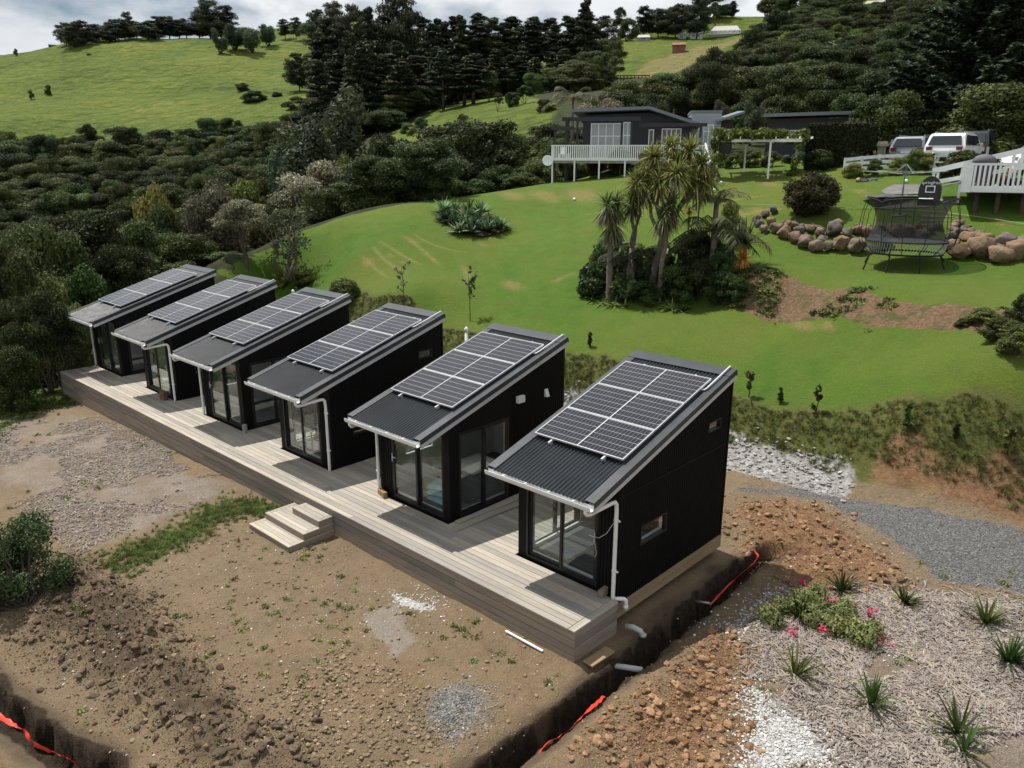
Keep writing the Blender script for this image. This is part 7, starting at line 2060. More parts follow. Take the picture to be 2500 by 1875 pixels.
# saplings along the bank
def sapling(px, py, h, label, leafy=.35, seed=1, mat=M_GREEN, spread=.25, n=150, group=None):
    rs = np.random.RandomState(seed); g = hit(px, py); o = thing('sapling', label, 'sapling', g, 0, group); m = MB()
    P = []; N = []
    m.tube([(0, 0, -.1), (rs.normal(0, .03), 0, h * .5), (rs.normal(0, .05), rs.normal(0, .05), h)], [.022, .015, .006], 5)
    for k in range(9):
        z = h * rs.uniform(leafy, .95); a = rs.uniform(0, 6.283); q = np.array([spread * h * math.cos(a) * rs.uniform(.3, 1), spread * h * math.sin(a) * rs.uniform(.3, 1), z + h * .14])
        m.tube([(0, 0, z), tuple(q)], [.010, .004], 4)
        for i in range(n // 9):
            t_ = rs.uniform(.3, 1.1); P.append(np.array([0, 0, z]) * (1 - t_) + q * t_ + rs.normal(0, .05 * h * .5, 3)); N.append(rs.normal(0, 1, 3) + np.array([0, 0, .6]))
    m.build('stem', M_BARK, o); link('leaves', leaf_mesh('leaves', [leaves(np.array(P), np.array(N), .075, rs, 1.7)], mat), None, o)
    return o
sapling(985, 748, 1.7, 'thin bare-stemmed sapling behind the fourth cabin roof', .3, 1, M_BLUE, .22, 110)
sapling(1148, 786, 2.2, 'taller thin sapling at the lawn edge between two cabins', .3, 2, M_BLUE, .22, 170)
for k, (a, b, h, lab) in enumerate([(1827, 973, .85, 'dark upright sapling nearest the last cabin'), (1990, 1012, .8, 'second dark sapling from the last cabin along the bank'), (2211, 1066, .65, 'third dark sapling from the last cabin along the bank'), (2330, 1085, .4, 'tiny sapling between the third and the leaning one'), (2454, 1122, .75, 'leaning sapling at the far end of the bank row'), (1905, 985, .5, 'pale small sapling between the first two on the bank'), (1440, 850, .5, 'small leafy sapling in the gap between the two nearest cabins')]):
    sapling(a, b, h, lab, .1, 10 + k, M_BUSH if k != 5 else M_GREEN, .16, 260, 'saplings along the bank')
# bare twisted tree behind the cabins
g = hit(705, 690); o = thing('bare_tree', 'bare pale-trunked twisted tree on the lawn behind the second cabin', 'tree', g, 0); m = MB(); rs = np.random.RandomState(12); P = []; N = []
for k in range(9):
    a = rs.uniform(0, 6.283); q = (1.1 * math.cos(a) * rs.uniform(.4, 1), 1.1 * math.sin(a) * rs.uniform(.4, 1), rs.uniform(1.4, 2.9)); limb(m, (0, 0, -.2), q, .10, .03, rs, 6, .14)
    for j_ in range(4):
        e = np.array(q) + rs.normal(0, .35, 3) + np.array([0, 0, .3]); limb(m, np.array(q) * rs.uniform(.6, 1), e, .03, .008, rs, 3, .1)
        for i in range(26): P.append(e + rs.normal(0, .16, 3)); N.append(rs.normal(0, 1, 3))
m.build('trunk', M_BARKP, o, True); link('leaves', leaf_mesh('leaves', [leaves(np.array(P), np.array(N), .10, rs)], M_BLUE), None, o)
g = hit(605, 660); o = thing('leaning_tree', 'dark leaning trunk of the pale kanuka beside the lawn corner', 'tree', g, 0); m = MB()
limb(m, (0, 0, -.3), (-.7, .1, 1.5), .15, .10, rs, 5, .05); limb(m, (-.65, .1, 1.4), (-1.4, .5, 2.6), .09, .05, rs, 4, .05); limb(m, (-.65, .1, 1.4), (-.5, .7, 2.7), .08, .04, rs, 4, .05); m.build('trunk', M_BARK, o, True)
q = link('crown', TREES['flowering'][1][1], None, o); q.scale = (.5, .5, .42); q.location = (-1.1, .5, .9)

# ------------------------------------------------------------------ foreground plants
def lily(px, py, R, n, label, seed, mat=M_GRASS, yellow=0):
    rs = np.random.RandomState(seed); g = hit(px, py)
    o = thing('strap_leaved_lily', label, 'plant', (g.x, g.y, g.z), 0, 'strap-leaved lilies in the mulch bed')
    a = rs.uniform(0, 6.283, n); e = rs.uniform(.45, 1.45, n)
    d = np.stack([np.cos(a) * np.cos(e), np.sin(a) * np.cos(e), np.sin(e)], 1); c = np.stack([np.cos(a) * .05, np.sin(a) * .05, np.zeros(n)], 1) * rs.uniform(0, 1, (n, 1))
    link('leaves', leaf_mesh('leaves', [sword_leaves(c, d, R * 1.2, .024, .24, rs, 4)], mat), None, o)
    if yellow:
        a = rs.uniform(0, 6.283, yellow); e = rs.uniform(.1, .6, yellow); d = np.stack([np.cos(a) * np.cos(e), np.sin(a) * np.cos(e), np.sin(e)], 1)
        link('yellowed_leaves', leaf_mesh('yellowed_leaves', [sword_leaves(np.zeros((yellow, 3)), d, R * 1.1, .02, .5, rs, 4)], M_YEL), None, o)
M_LILY = leafmat('lily_foliage', (.018, .035, .008), (.065, .10, .022), (.12, .15, .04), .2, .4)
for k, (a, b, R, n, y, lab) in enumerate([(1942, 1652, .60, 26, 6, 'tall strap-leaved lily with yellowed leaves below the red flowers'), (2125, 1725, .55, 34, 6, 'dark fan-shaped lily in the middle of the mulch bed'), (2340, 1800, .62, 26, 10, 'loose two-tufted lily nearest the picture corner'), (2352, 1852, .5, 18, 8, 'lowest small lily tuft at the bottom of the mulch bed'),
                                       (2405, 1530, .55, 46, 0, 'dense dark lily near the gravel path'), (2462, 1620, .55, 60, 2, 'bushy lily cut by the picture edge'), (2208, 1472, .42, 44, 10, 'compact upright lily at the edge of the clay heap'), (2055, 1445, .5, 30, 14, 'pale lily at the top of the mulch bed'), (1952, 1512, .55, 40, 0, 'dense lily in the middle of the red-flowered bush')]):
    lily(a, b, R, n, lab, 70 + k, M_LILY, y)
# red-flowered bush
rs = np.random.RandomState(21); g = hit(2010, 1540); o = thing('red_flowered_bush', 'sprawling grey-green bush with small red flowers in the mulch bed', 'bush', g, 0)
bl = []
for (a, b, r_) in [(1875, 1520, .20), (1910, 1500, .22), (1960, 1490, .28), (1990, 1470, .24), (2010, 1510, .26), (2050, 1530, .28), (2080, 1560, .26), (2110, 1580, .24), (2060, 1500, .2), (1990, 1530, .24), (2030, 1550, .24), (1895, 1535, .16), (2130, 1560, .18)]:
    p = hit(a, b); bl.append((p.x - g.x, p.y - g.y, p.z - g.z + .13, r_, r_, r_ * .9))
link('leaves', leaf_mesh('leaves', [blob_leaves(bl, 9000, .035, rs, .4, 2.2, .5), sword_leaves(np.array([[b[0], b[1], b[2] - .1] for b in bl for _ in range(16)]) + rs.normal(0, .09, (len(bl) * 16, 3)) * np.array([1, 1, .2]), rs.normal(0, .5, (len(bl) * 16, 3)) + np.array([0, 0, 1.0]), .30, .006, .2, rs, 2)], leafmat('sage_foliage', (.035, .05, .018), (.13, .16, .06), (.26, .27, .12))), None, o)
M_RED = leafmat('crimson_flower', (.28, .008, .02), (.55, .03, .06), (.6, .08, .10), .2)
P = []
for (a, b) in [(1958, 1420), (1975, 1432), (1990, 1440), (2005, 1450), (1920, 1470), (1886, 1475), (2035, 1468), (2030, 1462), (2055, 1463), (2080, 1477), (2048, 1487), (2122, 1493), (2132, 1490), (2122, 1503), (2138, 1532), (2160, 1560), (2140, 1560), (2005, 1535), (2012, 1538), (2035, 1540), (2060, 1530), (1942, 1542), (1925, 1538), (2107, 1547), (2045, 1530)]:
    p = at(a, b, float(np.hypot(*(np.array(hit(a, b + 22)[:2]) - CAM[:2])))); P += [p - np.array(g) + rs.normal(0, .03, 3) for _ in range(7)]
P = np.array(P); link('flowers', leaf_mesh('flowers', [leaves(P, rs.normal(0, 1, P.shape) + np.array([0, -.3, .6]), .06, rs, 1.1)], M_RED), None, o)
# bush at the picture's left edge
rs = np.random.RandomState(22); g = hit(60, 1480); o = thing('white_flowered_bush', 'dark bush with tiny white flowers at the edge of the soil heap', 'bush', g, 0); bl = []; m = MB()
for k in range(46):
    a, b = rs.uniform(-120, 165), rs.uniform(1265, 1500)
    if (a - 20) ** 2 / 150 ** 2 + (b - 1390) ** 2 / 130 ** 2 > 1: continue
    p = np.array(at(a, b, 17.2 + rs.uniform(-.7, .9))) - np.array(g); bl.append((p[0], p[1], p[2], .30, .30, .26)); limb(m, (0, 0, -.1), p, .03, .008, rs, 4, .08)
m.build('branches', M_BARK, o, True)
link('leaves', leaf_mesh('leaves', [blob_leaves(bl, 24000, .036, rs, .3, 2.2, .45)], M_KAN), None, o)
link('flowers', leaf_mesh('flowers', [blob_leaves(bl, 1500, .028, rs, .6, 1.0, 0)], leafmat('tiny_white_flower', (.35, .37, .30), (.55, .56, .50))), None, o)

# ------------------------------------------------------------------ loose ground cover near the deck
def pts_in(poly, n, rs, spread=0.0):
    xs = [p[0] for p in poly]; ys = [p[1] for p in poly]; out = np.zeros((0, 2))
    while len(out) < n:
        q = np.stack([rs.uniform(min(xs), max(xs), n), rs.uniform(min(ys), max(ys), n)], 1)
        jx, jy = jit(q[:, 0], q[:, 1], .4, 1.1, 77)
        out = np.concatenate([out, q[inpoly(jx, jy, poly)]])
    out = out[:n] + (rs.normal(0, 1, (n, 2)) * spread * rs.uniform(0, 1, (n, 1)) if spread else 0)
    return np.column_stack([out, zg(out[:, 0], out[:, 1])])
def clod_meshes(mat, seeds, amp=.35, sub=1, flatness=.8):
    r_ = [rock_mesh(s, sub, amp, flatness) for s in seeds]
    for q in r_:
        q.materials.append(mat); q.polygons.foreach_set('use_smooth', [False] * len(q.polygons))
    return r_
def strew(name, label, polys, dens, mat, smin, smax, seed, flatness=.8, amp=.35, power=2.5, rise=.15, sub=1, part='stone', spread=.35, off_deck=True):
    rs = np.random.RandomState(seed); P = np.concatenate([pts_in(p, n, rs, spread) for p, n in zip(polys, dens)])
    if off_deck: P = P[~((P[:, 0] > DX0 - .1) & (P[:, 0] < DX1 + .1) & (P[:, 1] > DY0 - .05) & (P[:, 1] < 4.9))]
    n = len(P); s = smin + (smax - smin) * rs.uniform(0, 1, n) ** power
    P[:, 2] += s * rise; S = np.stack([s * rs.uniform(.8, 1.3, n), s * rs.uniform(.7, 1.1, n), s * rs.uniform(.6, 1.0, n)], 1)
    R = np.stack([rs.uniform(-.4, .4, n), rs.uniform(-.4, .4, n), rs.uniform(0, 6.283, n)], 1)
    return scatter(name, label, clod_meshes(mat, [seed * 10 + i for i in range(4)], amp, sub, flatness), P, R, S, seed, part=part)
def soil_mat(name, a, b):
    t = NT(name); n = t.noise(12, 4, .6, t.pos()); c = t.ramp(n, [(.3, a), (.7, b)])
    hs = t.n('HueSaturation'); t.l(c, hs.inputs['Color']); t.l(t.math('ADD', t.math('MULTIPLY', t.rand(), .7), .65), hs.inputs['Value']); t.col(hs.outputs['Color']); t.bump(t.noise(40, 3, .6, t.pos()), .01); return t.fin(.95, 0, .1)
M_SDARK = soil_mat('dark_topsoil', (.06, .043, .029), (.16, .118, .08)); M_SCLAY = soil_mat('orange_clay', (.14, .078, .042), (.32, .20, .115)); M_SBROWN = soil_mat('brown_subsoil', (.13, .095, .06), (.27, .20, .13))
M_SGREY = soil_mat('grey_chip', (.11, .106, .098), (.28, .27, .25)); M_SWHT = soil_mat('white_pebble', (.34, .335, .32), (.56, .555, .54)); M_SROCK = soil_mat('pale_rubble', (.20, .19, .175), (.42, .41, .39))
site = near_poly([(150, 1420), (560, 1260), (760, 1290), (1400, 1640), (1300, 1700), (1080, 1900), (260, 1900), (100, 1640)])
strew('topsoil_clods', 'dark clods of dug topsoil in the long heap', [P_DARK, P_DARK2], [3200, 400], M_SDARK, .014, .20, 2, .75, .4, 8.0, part='clod')
strew('clay_clods', 'orange clay clods thrown up beside the trench', [P_CLAYH, P_CLAYT], [3000, 2600], M_SCLAY, .012, .20, 3, .75, .42, 11.0, part='clod')
strew('clay_crumbs', 'fine orange clay crumbs over the spoil by the trench', [P_CLAYH, P_CLAYT], [9000, 6000], M_SCLAY, .010, .045, 13, .75, .35, 2.0, spread=.45, part='crumb')
strew('topsoil_crumbs', 'fine dark crumbs over the heap of topsoil', [P_DARK], [9000], M_SDARK, .010, .045, 14, .75, .35, 2.0, spread=.6, part='crumb')
strew('subsoil_stones', 'brown stones and clods spread over the site', [P_STONY, site], [2600, 2200], M_SBROWN, .012, .10, 4, .7, .3, 3.5)
strew('grey_chips', 'small heap of grey stone chips', [P_PILE], [2600], M_SGREY, .02, .045, 5, .7, .3, 1.2)
strew('path_chips', 'loose grey chips of the gravel path', [P_GRV], [5000], M_SGREY, .018, .05, 6, .6, .3, 1.6)
strew('white_pebbles', 'white limestone pebbles spilled beside the mulch', P_WHT[:2] + [P_WHT[2], P_WHT[3]], [900, 3600, 300, 260], M_SWHT, .015, .065, 7, .65, .3, 2.0)
bankp = [(-27, 9.0), (0.6, 9.0), (0.9, 9.9), (0.0, 10.5), (-27, 10.5)]
strew('bank_rubble', 'pale broken rock facing the bank behind the cabins', [bankp], [5200], M_SROCK, .04, .18, 8, .5, .4, 2.2)
strew('stray_pebbles', 'pale pebbles scattered over the bare soil', [site, P_CLAYT, P_MULR], [1300, 500, 250], M_SWHT, .010, .05, 9, .6, .3, 3.0)
# straw mulch
def straw_mat():
    t = NT('wood_shavings'); r_ = t.rand(); r_ = t.math('ADD', t.math('MULTIPLY', r_, .55), t.math('MULTIPLY', t.noise(.9, 4, .6, t.pos()), .45)); c = t.ramp(r_, [(.15, (.10, .075, .058)), (.35, (.21, .175, .15)), (.7, (.31, .275, .245)), (.85, (.40, .31, .20))]); t.col(c); return t.fin(.85, 0, .2)
M_CHIP = straw_mat()
chips = []
for s in range(4):
    rs = np.random.RandomState(s); l = .11 + .02 * s; w = .009; b_ = [rs.uniform(-.012, .012) for _ in range(3)]
    mm = MB(); mm.tube([(-l / 2, 0, 0), (-l / 6, b_[0], .006), (l / 6, b_[1], .008), (l / 2, b_[2], 0)], [w * .6, w, w, w * .4], 4, True); me = mm.mesh('chip'); me.materials.append(M_CHIP); chips.append(me)
def mulch(name, label, poly, n, seed, sc=1.0, bare=-.35):
    rs = np.random.RandomState(seed); P = pts_in(poly, n, rs, .35); P = P[(fbm(P[:, 0] * .7, P[:, 1] * .7, 33, 4) > bare) & (P[:, 2] > -5)]; n = len(P); P[:, 2] += rs.uniform(.0, .035, n)
    R = np.stack([rs.normal(0, .16, n), rs.normal(0, .22, n), rs.uniform(0, 6.283, n)], 1); s = rs.uniform(.5, 1.5, n) * sc
    scatter(name, label, chips, P, R, np.stack([s, s * rs.uniform(.8, 1.8, n), s * .8], 1), seed, part='chip')
mulch('wood_mulch', 'grey shredded wood mulch of the bed with red flowers', P_MULR, 30000, 31, .85)
mulch('straw_mulch', 'pale shredded mulch in front of the far half of the deck', P_MULL, 16000, 32, .8, -.06)
# grass tufts and weeds
def tuft_mesh(seed, n=26, h=.22, w=.006, mat=M_GRASS, droop=.5):
    rs = np.random.RandomState(seed); a = rs.uniform(0, 6.283, n); e = rs.uniform(.5, 1.5, n)
    d = np.stack([np.cos(a) * np.cos(e), np.sin(a) * np.cos(e), np.sin(e)], 1)
    return leaf_mesh('tuft', [sword_leaves(rs.normal(0, .03, (n, 3)) * np.array([1, 1, 0]), d, h, w, droop, rs, 2)], mat)
def weed_mesh(seed, mat=M_GREEN):
    rs = np.random.RandomState(seed); n = 36; P = rs.normal(0, .09, (n, 3)) * np.array([1, 1, .25]); P[:, 2] = np.abs(P[:, 2]) + .02
    return leaf_mesh('weed', [leaves(P, np.tile([0, 0, 1.0], (n, 1)), .055, rs, 1.8, .3)], mat)
def grow(name, label, P, srcs, smin, smax, seed, part='tuft'):
    rs = np.random.RandomState(seed); n = len(P); s = rs.uniform(smin, smax, n)
    scatter(name, label, srcs, P, np.stack([rs.normal(0, .1, n), rs.normal(0, .1, n), rs.uniform(0, 6.283, n)], 1), np.stack([s, s, s * rs.uniform(.7, 1.3, n)], 1), seed, part=part)
rs = np.random.RandomState(41)
bank_grass = [tuft_mesh(1, mat=M_GRASS), tuft_mesh(2, mat=M_STRAW), tuft_mesh(3, mat=M_STRAW, h=.3), tuft_mesh(4, mat=M_GRASS, h=.3)]
P = pts_in([(-28, 10.1), (6.5, 10.35), (9, 10.6), (9, 12.0), (-28, 12.0)], 9000, rs)
k_ = sstep(12.2, 11.0, P[:, 1] + .5 * fbm(P[:, 0] * .9, P[:, 1] * .9, 98, 3)) * (rs.uniform(0, 1, len(P)) < .9)
P = P[k_ > .4]
grow('bank_grass', 'long rough grass on the bank between lawn and cabins', P, bank_grass, .35, .9, 42)
P = np.concatenate([pts_in(P_GRSS, 1300, rs, .5), pts_in(P_GRSL, 1500, rs, .5)]); P = P[P[:, 1] < DY0 - .05]
grow('verge_grass', 'green grass strip beside the timber steps and the far deck end', P, [tuft_mesh(5), tuft_mesh(6), tuft_mesh(7, mat=M_GREEN)], .4, .9, 43)
wd = []
for (a, b, n, sp) in [(740, 1370, 4, .12), (870, 1430, 4, .2), (690, 1450, 3, .15), (760, 1500, 6, .3), (560, 1440, 5, .3), (620, 1500, 5, .3), (650, 1610, 5, .25), (830, 1410, 2, .1), (950, 1290, 3, .2), (1290, 1560, 2, .05), (1130, 1540, 2, .1), (1020, 1500, 4, .2), (440, 1510, 3, .1), (440, 1540, 3, .1), (300, 1400, 8, .3), (340, 1390, 6, .2), (500, 1320, 6, .4),
                     (140, 1050, 5, .4), (320, 1095, 6, .4), (210, 1180, 6, .5), (260, 1170, 5, .4), (150, 1250, 8, .5), (60, 1080, 8, .5), (430, 1110, 4, .2), (380, 1085, 3, .2), (2100, 1665, 3, .15), (1865, 1690, 4, .12), (2240, 1620, 3, .15), (2450, 1440, 6, .4), (2300, 1410, 4, .4), (30, 1230, 10, .5), (20, 1010, 12, .6), (110, 960, 14, .5), (160, 940, 10, .3)]:
    p = hit(a, b)
    for _ in range(n): wd.append((p.x + rs.normal(0, sp), p.y + rs.normal(0, sp), 0))
site_w = pts_in(site, 420, rs)
wd = np.array(wd); wd[:, 2] = zg(wd[:, 0], wd[:, 1]) + .01; 
grow('site_weeds', 'low green weeds dotted over the bare soil', np.concatenate([wd, site_w[fbm(site_w[:, 0] * .8, site_w[:, 1] * .8, 44, 2) > .2]]), [weed_mesh(1), weed_mesh(2), weed_mesh(3, M_GRASS), tuft_mesh(8, 16, .12)], .15, .62, 45, 'weed')
P = pts_in(P_UPB, 900, rs); P = P[fbm(P[:, 0] * .7, P[:, 1] * .7, 46, 2) > .1]
grow('upper_bank_weeds', 'weeds and dry stems on the bare bank below the trampoline', P, [weed_mesh(4), tuft_mesh(9, mat=M_STRAW), weed_mesh(5, M_GRASS)], .4, 1.2, 47, 'weed')
# ------------------------------------------------------------------ small things on and round the deck
def tb(name, label, x, y, z, sx, sy, sz, rz, mat, cat='timber', grp=None):
    m = MB(); e = .006
    m.box(-sx / 2, sx / 2, -sy / 2, sy / 2, 0, sz - e); m.add([(-sx / 2, -sy / 2, sz - e), (sx / 2, -sy / 2, sz - e), (sx / 2, sy / 2, sz - e), (-sx / 2, sy / 2, sz - e), (-sx / 2 + e, -sy / 2 + e, sz), (sx / 2 - e, -sy / 2 + e, sz), (sx / 2 - e, sy / 2 - e, sz), (-sx / 2 + e, sy / 2 - e, sz)], [(0, 1, 5, 4), (1, 2, 6, 5), (2, 3, 7, 6), (3, 0, 4, 7), (4, 5, 6, 7)])
    o = m.build(name, mat, None, loc=(x, y, z)); o.rotation_euler = (0, 0, rz); return tag(o, label, cat, grp)
tb('timber_block', 'short timber block at the front corner of the cabin with pillows', -6.78, .70, .003, .34, .10, .14, -.25, M_PINE, 'block')
tb('timber_block', 'timber block beside the sliding door of the nearest cabin', -.26, .73, .003, .10, .26, .14, .1, M_PINE, 'block')
tb('loose_plank', 'loose grey plank lying on the deck beside the cabin with pillows', -4.12, 1.75, .003, .20, 2.3, .045, -.06, M_DECKY, 'plank')
tb('loose_plank', 'second grey plank lying closer to the door of the cabin with pillows', -4.33, 1.85, .003, .16, 1.9, .045, -.06, M_DECKY, 'plank')
tb('concrete_block', 'small dark post stub standing on the deck at the third cabin', -13.30, .72, .003, .10, .10, .26, .2, M_CONC, 'block')
tb('concrete_block', 'dark box standing at the glass door of the second cabin', -18.35, .55, .003, .26, .14, .3, .1, M_RUST, 'box')
tb('loose_plank', 'short board lying on the soil at the deck corner', .32, -.15, -.60, .22, .62, .03, -.05, M_PINE, 'plank')
tb('loose_plank', 'thin white batten lying along the foot of the deck', -.95, -.70, -.60, .9, .04, .03, .0, M_WPAINT, 'batten')
m = MB(); m.tube([(.20, .82, -.50), (.34, .85, -.47), (.48, .88, -.50), (.53, .90, -.60)], .052, 10); m.lathe([(.06, 0), (.06, .05)], (.53, .90, -.60), 10)
tag(m.build('drain_pipe', M_FASC, None, True), 'grey plastic drain bend lying at the base of the nearest cabin', 'pipe', 'drain pipes at the trench')
m = MB(); m.tube([(.42, -.02, -.78), (.70, .06, -.72), (1.02, .14, -.66)], .05, 10)
tag(m.build('drain_pipe', M_FASC, None, True), 'grey plastic drain pipe crossing the trench', 'pipe', 'drain pipes at the trench')
m = MB(); m.tube([(.45, 2.9, -.8), (.75, 2.95, -.75)], .025, 8); tag(m.build('drain_pipe', M_STEEL, None, True), 'thin grey pipe end in the shaded far part of the trench', 'pipe', 'drain pipes at the trench')
for i, (x, y, lab) in enumerate(((-9.35, 6.0, 'white vent pipe standing behind the fourth cabin'), (-19.3, 6.3, 'white vent pipe standing behind the second cabin'))):
    m = MB(); m.tube([(0, 0, 0), (0, 0, 3.25)], .05, 10); m.lathe([(.065, 3.2), (.065, 3.3), (.02, 3.36)], (0, 0, 0), 10); tag(m.build('vent_pipe', M_WHITE, None, True, (x, y, -.4)), lab, 'pipe', 'vent pipes behind the cabins')
# warning tape and netting in the trenches
M_TAPE = paint('orange_red_warning_tape', (.62, .045, .025), .35, 0, .5, .25, 3.0)
def tape(name, label, pts, w, seed, twist=.8):
    rs = random.Random(seed); m = MB(); vs = []; P = [Vector(p) for p in pts]; n = len(P); K = 6; pp = []
    for i in range(n - 1):
        for k in range(K): pp.append(P[i].lerp(P[i + 1], k / K))
    pp.append(P[-1]); tw = 0
    for i, p in enumerate(pp):
        t_ = (pp[min(i + 1, len(pp) - 1)] - pp[max(i - 1, 0)]).normalized(); s = t_.cross(Vector((0, 0, 1))).normalized(); tw += rs.uniform(-twist, twist) * .5
        q = s * math.cos(tw) + Vector((0, 0, 1)) * math.sin(tw); ww = w * rs.uniform(.7, 1.1); c = p + Vector((0, 0, rs.uniform(-.01, .02)))
        vs += [c - q * ww, c + Vector((0, 0, .012)), c + q * ww]
    m.add(vs, [(3 * i + k, 3 * i + k + 1, 3 * i + k + 4, 3 * i + k + 3) for i in range(len(pp) - 1) for k in range(2)])
    tag(m.build(name, M_TAPE, None, True), label, 'tape', 'orange tape in the trenches')
tape('warning_tape', 'orange warning tape lying along the bottom of the long trench', [(x, y, zg(x, y) + .05) for x, y in ((.93, -4.4), (.95, -3.6), (.99, -3.0), (1.04, -2.4), (1.05, -1.9), (1.06, -1.4), (1.04, -1.0), (.98, -.6))], .05, 2)
tape('warning_tape', 'orange warning tape at the far bend of the long trench', [(.62, 3.2, -.95), (.72, 3.9, -.7), (.85, 4.6, -.48), (.80, 4.9, -.46), (.55, 5.2, -.50)], .02, 3, 1.4)
def zz(x, y, d): return (x, y, zg(x, y) + d)
tp = [flat(-20, 1740, -.75), flat(30, 1775, -.75), flat(60, 1790, -.75), flat(85, 1820, -.72), flat(150, 1843, -.70), flat(178, 1855, -.75), flat(215, 1900, -.8)]
tape('warning_tape', 'orange warning tape trailing over the trench in the bottom corner', [(x, y, z) for (x, y), z in zip(tp, (-.72, -.7, -.72, -.70, -.72, -.78, -.9))], .04, 4, 1.2)
# rope from the nearest door to its downpipe
m = MB(); m.tube([(-.55, .76, 1.07), (-.42, .74, 1.10), (-.25, .73, 1.25), (-.10, .72, 1.50), (-.055, .70, 1.57)], .007, 5); m.tube([(-.55, .76, 1.05), (-.50, .75, .90), (-.48, .76, .75), (-.52, .77, .66)], .007, 5)
tag(m.build('tie_cord', M_FASC, None), 'pale cord tying the nearest sliding door to the downpipe', 'cord')

# ------------------------------------------------------------------ inside the cabins
M_PILLOW = paint('pale_blue_plastic_bag', (.30, .47, .52), .25, 0, .5, .15, 4.0, .01)
def pillow_mesh():
    bm = bmesh.new(); bmesh.ops.create_grid(bm, x_segments=14, y_segments=14, size=.5); me = bpy.data.meshes.new('pillow')
    top = [v.co.copy() for v in bm.verts]; bm.free(); m = MB(); n = 15
    for sg in (1, -1):
        vs = []
        for c in top:
            e = max(abs(c.x), abs(c.y)) * 2; h = (1 - e ** 3) ** .6 if e < 1 else 0; vs.append((c.x * (1 - .06 * (1 - e)), c.y, sg * (.5 * h + .05 * mnoise.noise(Vector((c.x * 6, c.y * 6, sg))) * h)))
        f = [(j_ * n + i, j_ * n + i + 1, (j_ + 1) * n + i + 1, (j_ + 1) * n + i) for j_ in range(n - 1) for i in range(n - 1)]
        m.add(vs, f if sg > 0 else [tuple(reversed(q)) for q in f])
    return m.mesh('pillow', True)
pm = pillow_mesh(); pm.materials.append(M_PILLOW)
for k, (x, y, z, s, lab) in enumerate([(-5.35, 1.35, .16, 1.0, 'lowest bagged blue pillow on the floor of the pillow cabin'), (-5.36, 1.36, .33, 1.0, 'middle bagged blue pillow of the stack'), (-5.34, 1.34, .50, 1.0, 'topmost bagged blue pillow of the stack'), (-5.75, 1.75, .16, .95, 'bagged blue pillow behind the stack'), (-5.76, 1.76, .80, .8, 'bagged blue pillow raised at the back of the pillow cabin')]):
    o = link('bagged_pillow', pm, None, None, (x, y, z)); o.scale = (.62 * s, .5 * s, .19 * s); o.rotation_euler = (.03 * k, -.03 * k, .15 * k); tag(o, lab, 'pillow', 'bagged blue pillows')
bxm = MB().box(-.3, .3, -.35, .35, 0, .72).build('storage_box', paint('dark_box_card', (.05, .05, .06), .8), None, loc=(-5.0, 2.1, .041)); tag(bxm, 'dark storage box behind the side glass of the pillow cabin', 'box')
o = link('folded_duvet', pm.copy(), None, None, (-5.0, 2.1, .90)); o.data.materials.clear(); o.data.materials.append(M_INNER); o.scale = (.7, .85, .32); tag(o, 'white folded duvet on the dark storage box', 'duvet')
# wooden armchair behind the glass of the fourth cabin
M_OAK = paint('warm_brown_wood', (.20, .075, .03), .4, 0, .5, .25, 6.0)
ch = thing('wooden_armchair', 'curved brown wooden armchair inside the fourth cabin', 'chair', (-10.15, 1.35, .041), .6)
for (x, y) in ((-.24, -.22), (.24, -.22), (-.24, .22), (.24, .22)):
    m = MB(); m.tube([(x * 1.08, y * 1.08, 0), (x, y, .40), (x * 1.05, y * 1.05, .66)], [.018, .024, .016], 7); m.build('leg', M_OAK, ch, True)
m = MB(); m.lathe([(.02, .40), (.27, .40), (.29, .43), (.27, .46), (.02, .45)], (0, 0, 0), 16); m.build('seat', paint('brown_leather', (.09, .035, .022), .5), ch, True)
m = MB(); m.tube([(.29 * math.cos(a), .29 * math.sin(a), .66 + .10 * math.exp(-((a - math.pi / 2) / .8) ** 2)) for a in [math.radians(q) for q in range(-40, 221, 13)]], .026, 7); m.build('arm_rail', M_OAK, ch, True)
m = MB(); m.bar((-.2, .27, .70), (.2, .27, .70), .02, .12); m.build('backrest', M_OAK, ch)
rg = MB().box(-.75, .75, -.95, .95, 0, .012).build('rug', paint('dark_grey_rug', (.05, .055, .065), .95, 0, .1, .3, 30), None, loc=(-1.4, 1.95, .041)); tag(rg, 'dark grey rug on the floor of the nearest cabin', 'rug')

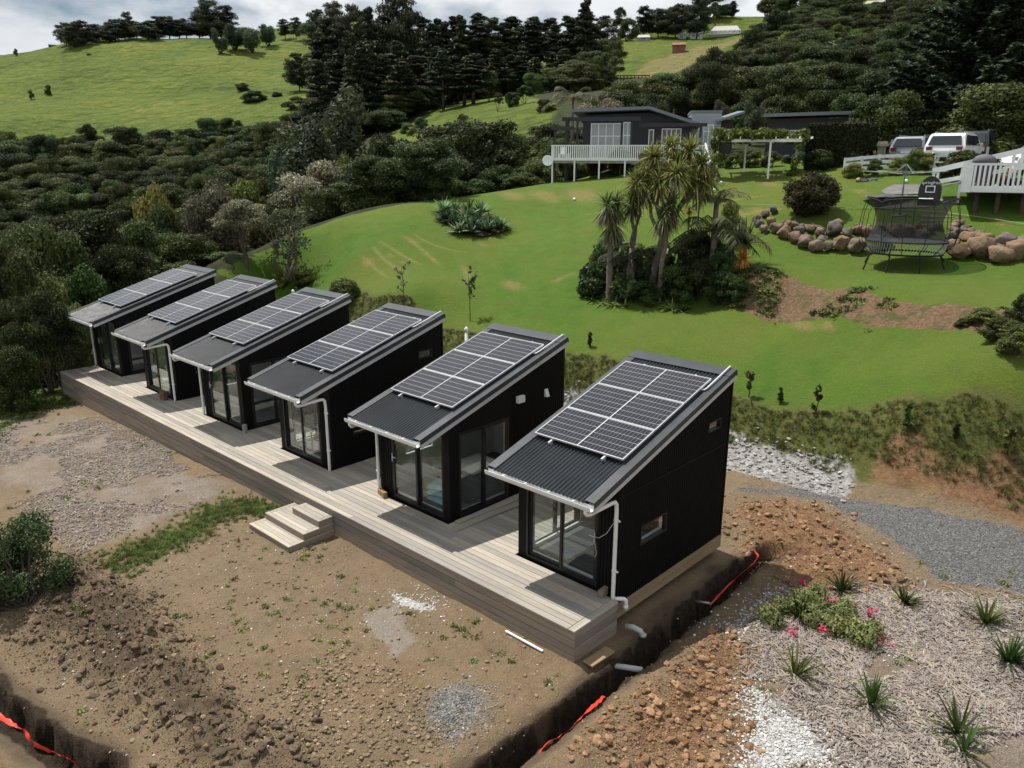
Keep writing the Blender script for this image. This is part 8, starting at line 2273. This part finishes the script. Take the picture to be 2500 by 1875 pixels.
# ------------------------------------------------------------------ tell look-alikes apart by their order
ORD = 'first second third fourth fifth sixth seventh eighth ninth tenth eleventh twelfth thirteenth fourteenth fifteenth sixteenth seventeenth eighteenth nineteenth twentieth'.split()
ORD += ['twenty-' + w for w in ORD[:9]] + ['thirtieth']
MARK = {'dark kanuka trees of the gully': ('dark bushy gully tree, %s from the picture edge towards the lawn', 0), 'dark trees along the lawn edge': ('dark tree of the lawn-edge belt, %s from the pale kanuka towards the house', 0),
        'dark trees close behind the house': ('dark tree behind the buildings, %s from the house end towards the conifer', 0), 'skyline trees of the hill with houses': ('dark skyline tree, %s from the pine stand', 0),
        'skyline trees near the pines': ('dark skyline tree, %s from the ridge belt towards the pines', 0), 'soft green trees at the ridge': ('soft green ridge tree, %s from the dark shelter belt', 0),
        'trees of the clearing': ('small tree in the sunny clearing, %s from the gully side', 0), 'dark scrub beside the clearing': ('dark scrub tree beside the mown slope, %s from the pines', 0),
        'dark shelter trees on the ridge': ('dark clipped ridge tree, %s from the low shed', 0), 'taller trees above the shelter belt': ('taller layered tree above the ridge belt, %s from the low shed', 0),
        'scattered shrubs on the pasture': ('small dark pasture shrub, %s from the picture edge', 0), 'flat-topped cypresses in the pine stand': ('flat-topped cypress in the pine stand, %s from the pasture', 0),
        'agaves of the lawn bed': ('grey-green agave in the lawn bed, %s from the gully side', 0), 'boulders of the garden wall': (None, 0), 'dark shrubs of the garden island': ('%s shrub of the garden island counted from the open lawn', 0),
        'strap plants of the garden island': ('broad strap plant under the cabbage trees, %s from the open lawn', 0), 'border plants behind the pergola': ('dark border plant behind the pergola, %s from the house', 0),
        'shrubs under the veranda': ('dark reddish shrub under the veranda, %s from the dish', 0), 'shrubs of the upper bank': ('dark creeping bank shrub, %s from the garden island', 0), 'white garden chairs on the veranda': ('white garden chair behind the veranda slats, %s from the dish', 0)}
def picture_x(o):
    d = np.array(o.matrix_basis.translation) - CAM
    return float(d @ RGT) / float(d @ FWD)
groups = {}
for o in COL.objects:
    if o.parent is None and 'group' in o and 'label' in o: groups.setdefault((o['group'], o['label']), []).append(o)
for (g, lab), obs in groups.items():
    if len(obs) < 2 or g not in MARK: continue
    obs.sort(key=picture_x); fmt = MARK[g][0]
    if g == 'dark shrubs of the garden island': fmt = ('leafy green' if 'leafy green' in lab else 'low dark') + ' shrub of the garden island, %s from the open lawn'
    for k, o in enumerate(obs):
        o['label'] = (fmt or (lab.replace('beside the', 'by the') + ', %s towards the deck')) % ORD[k]
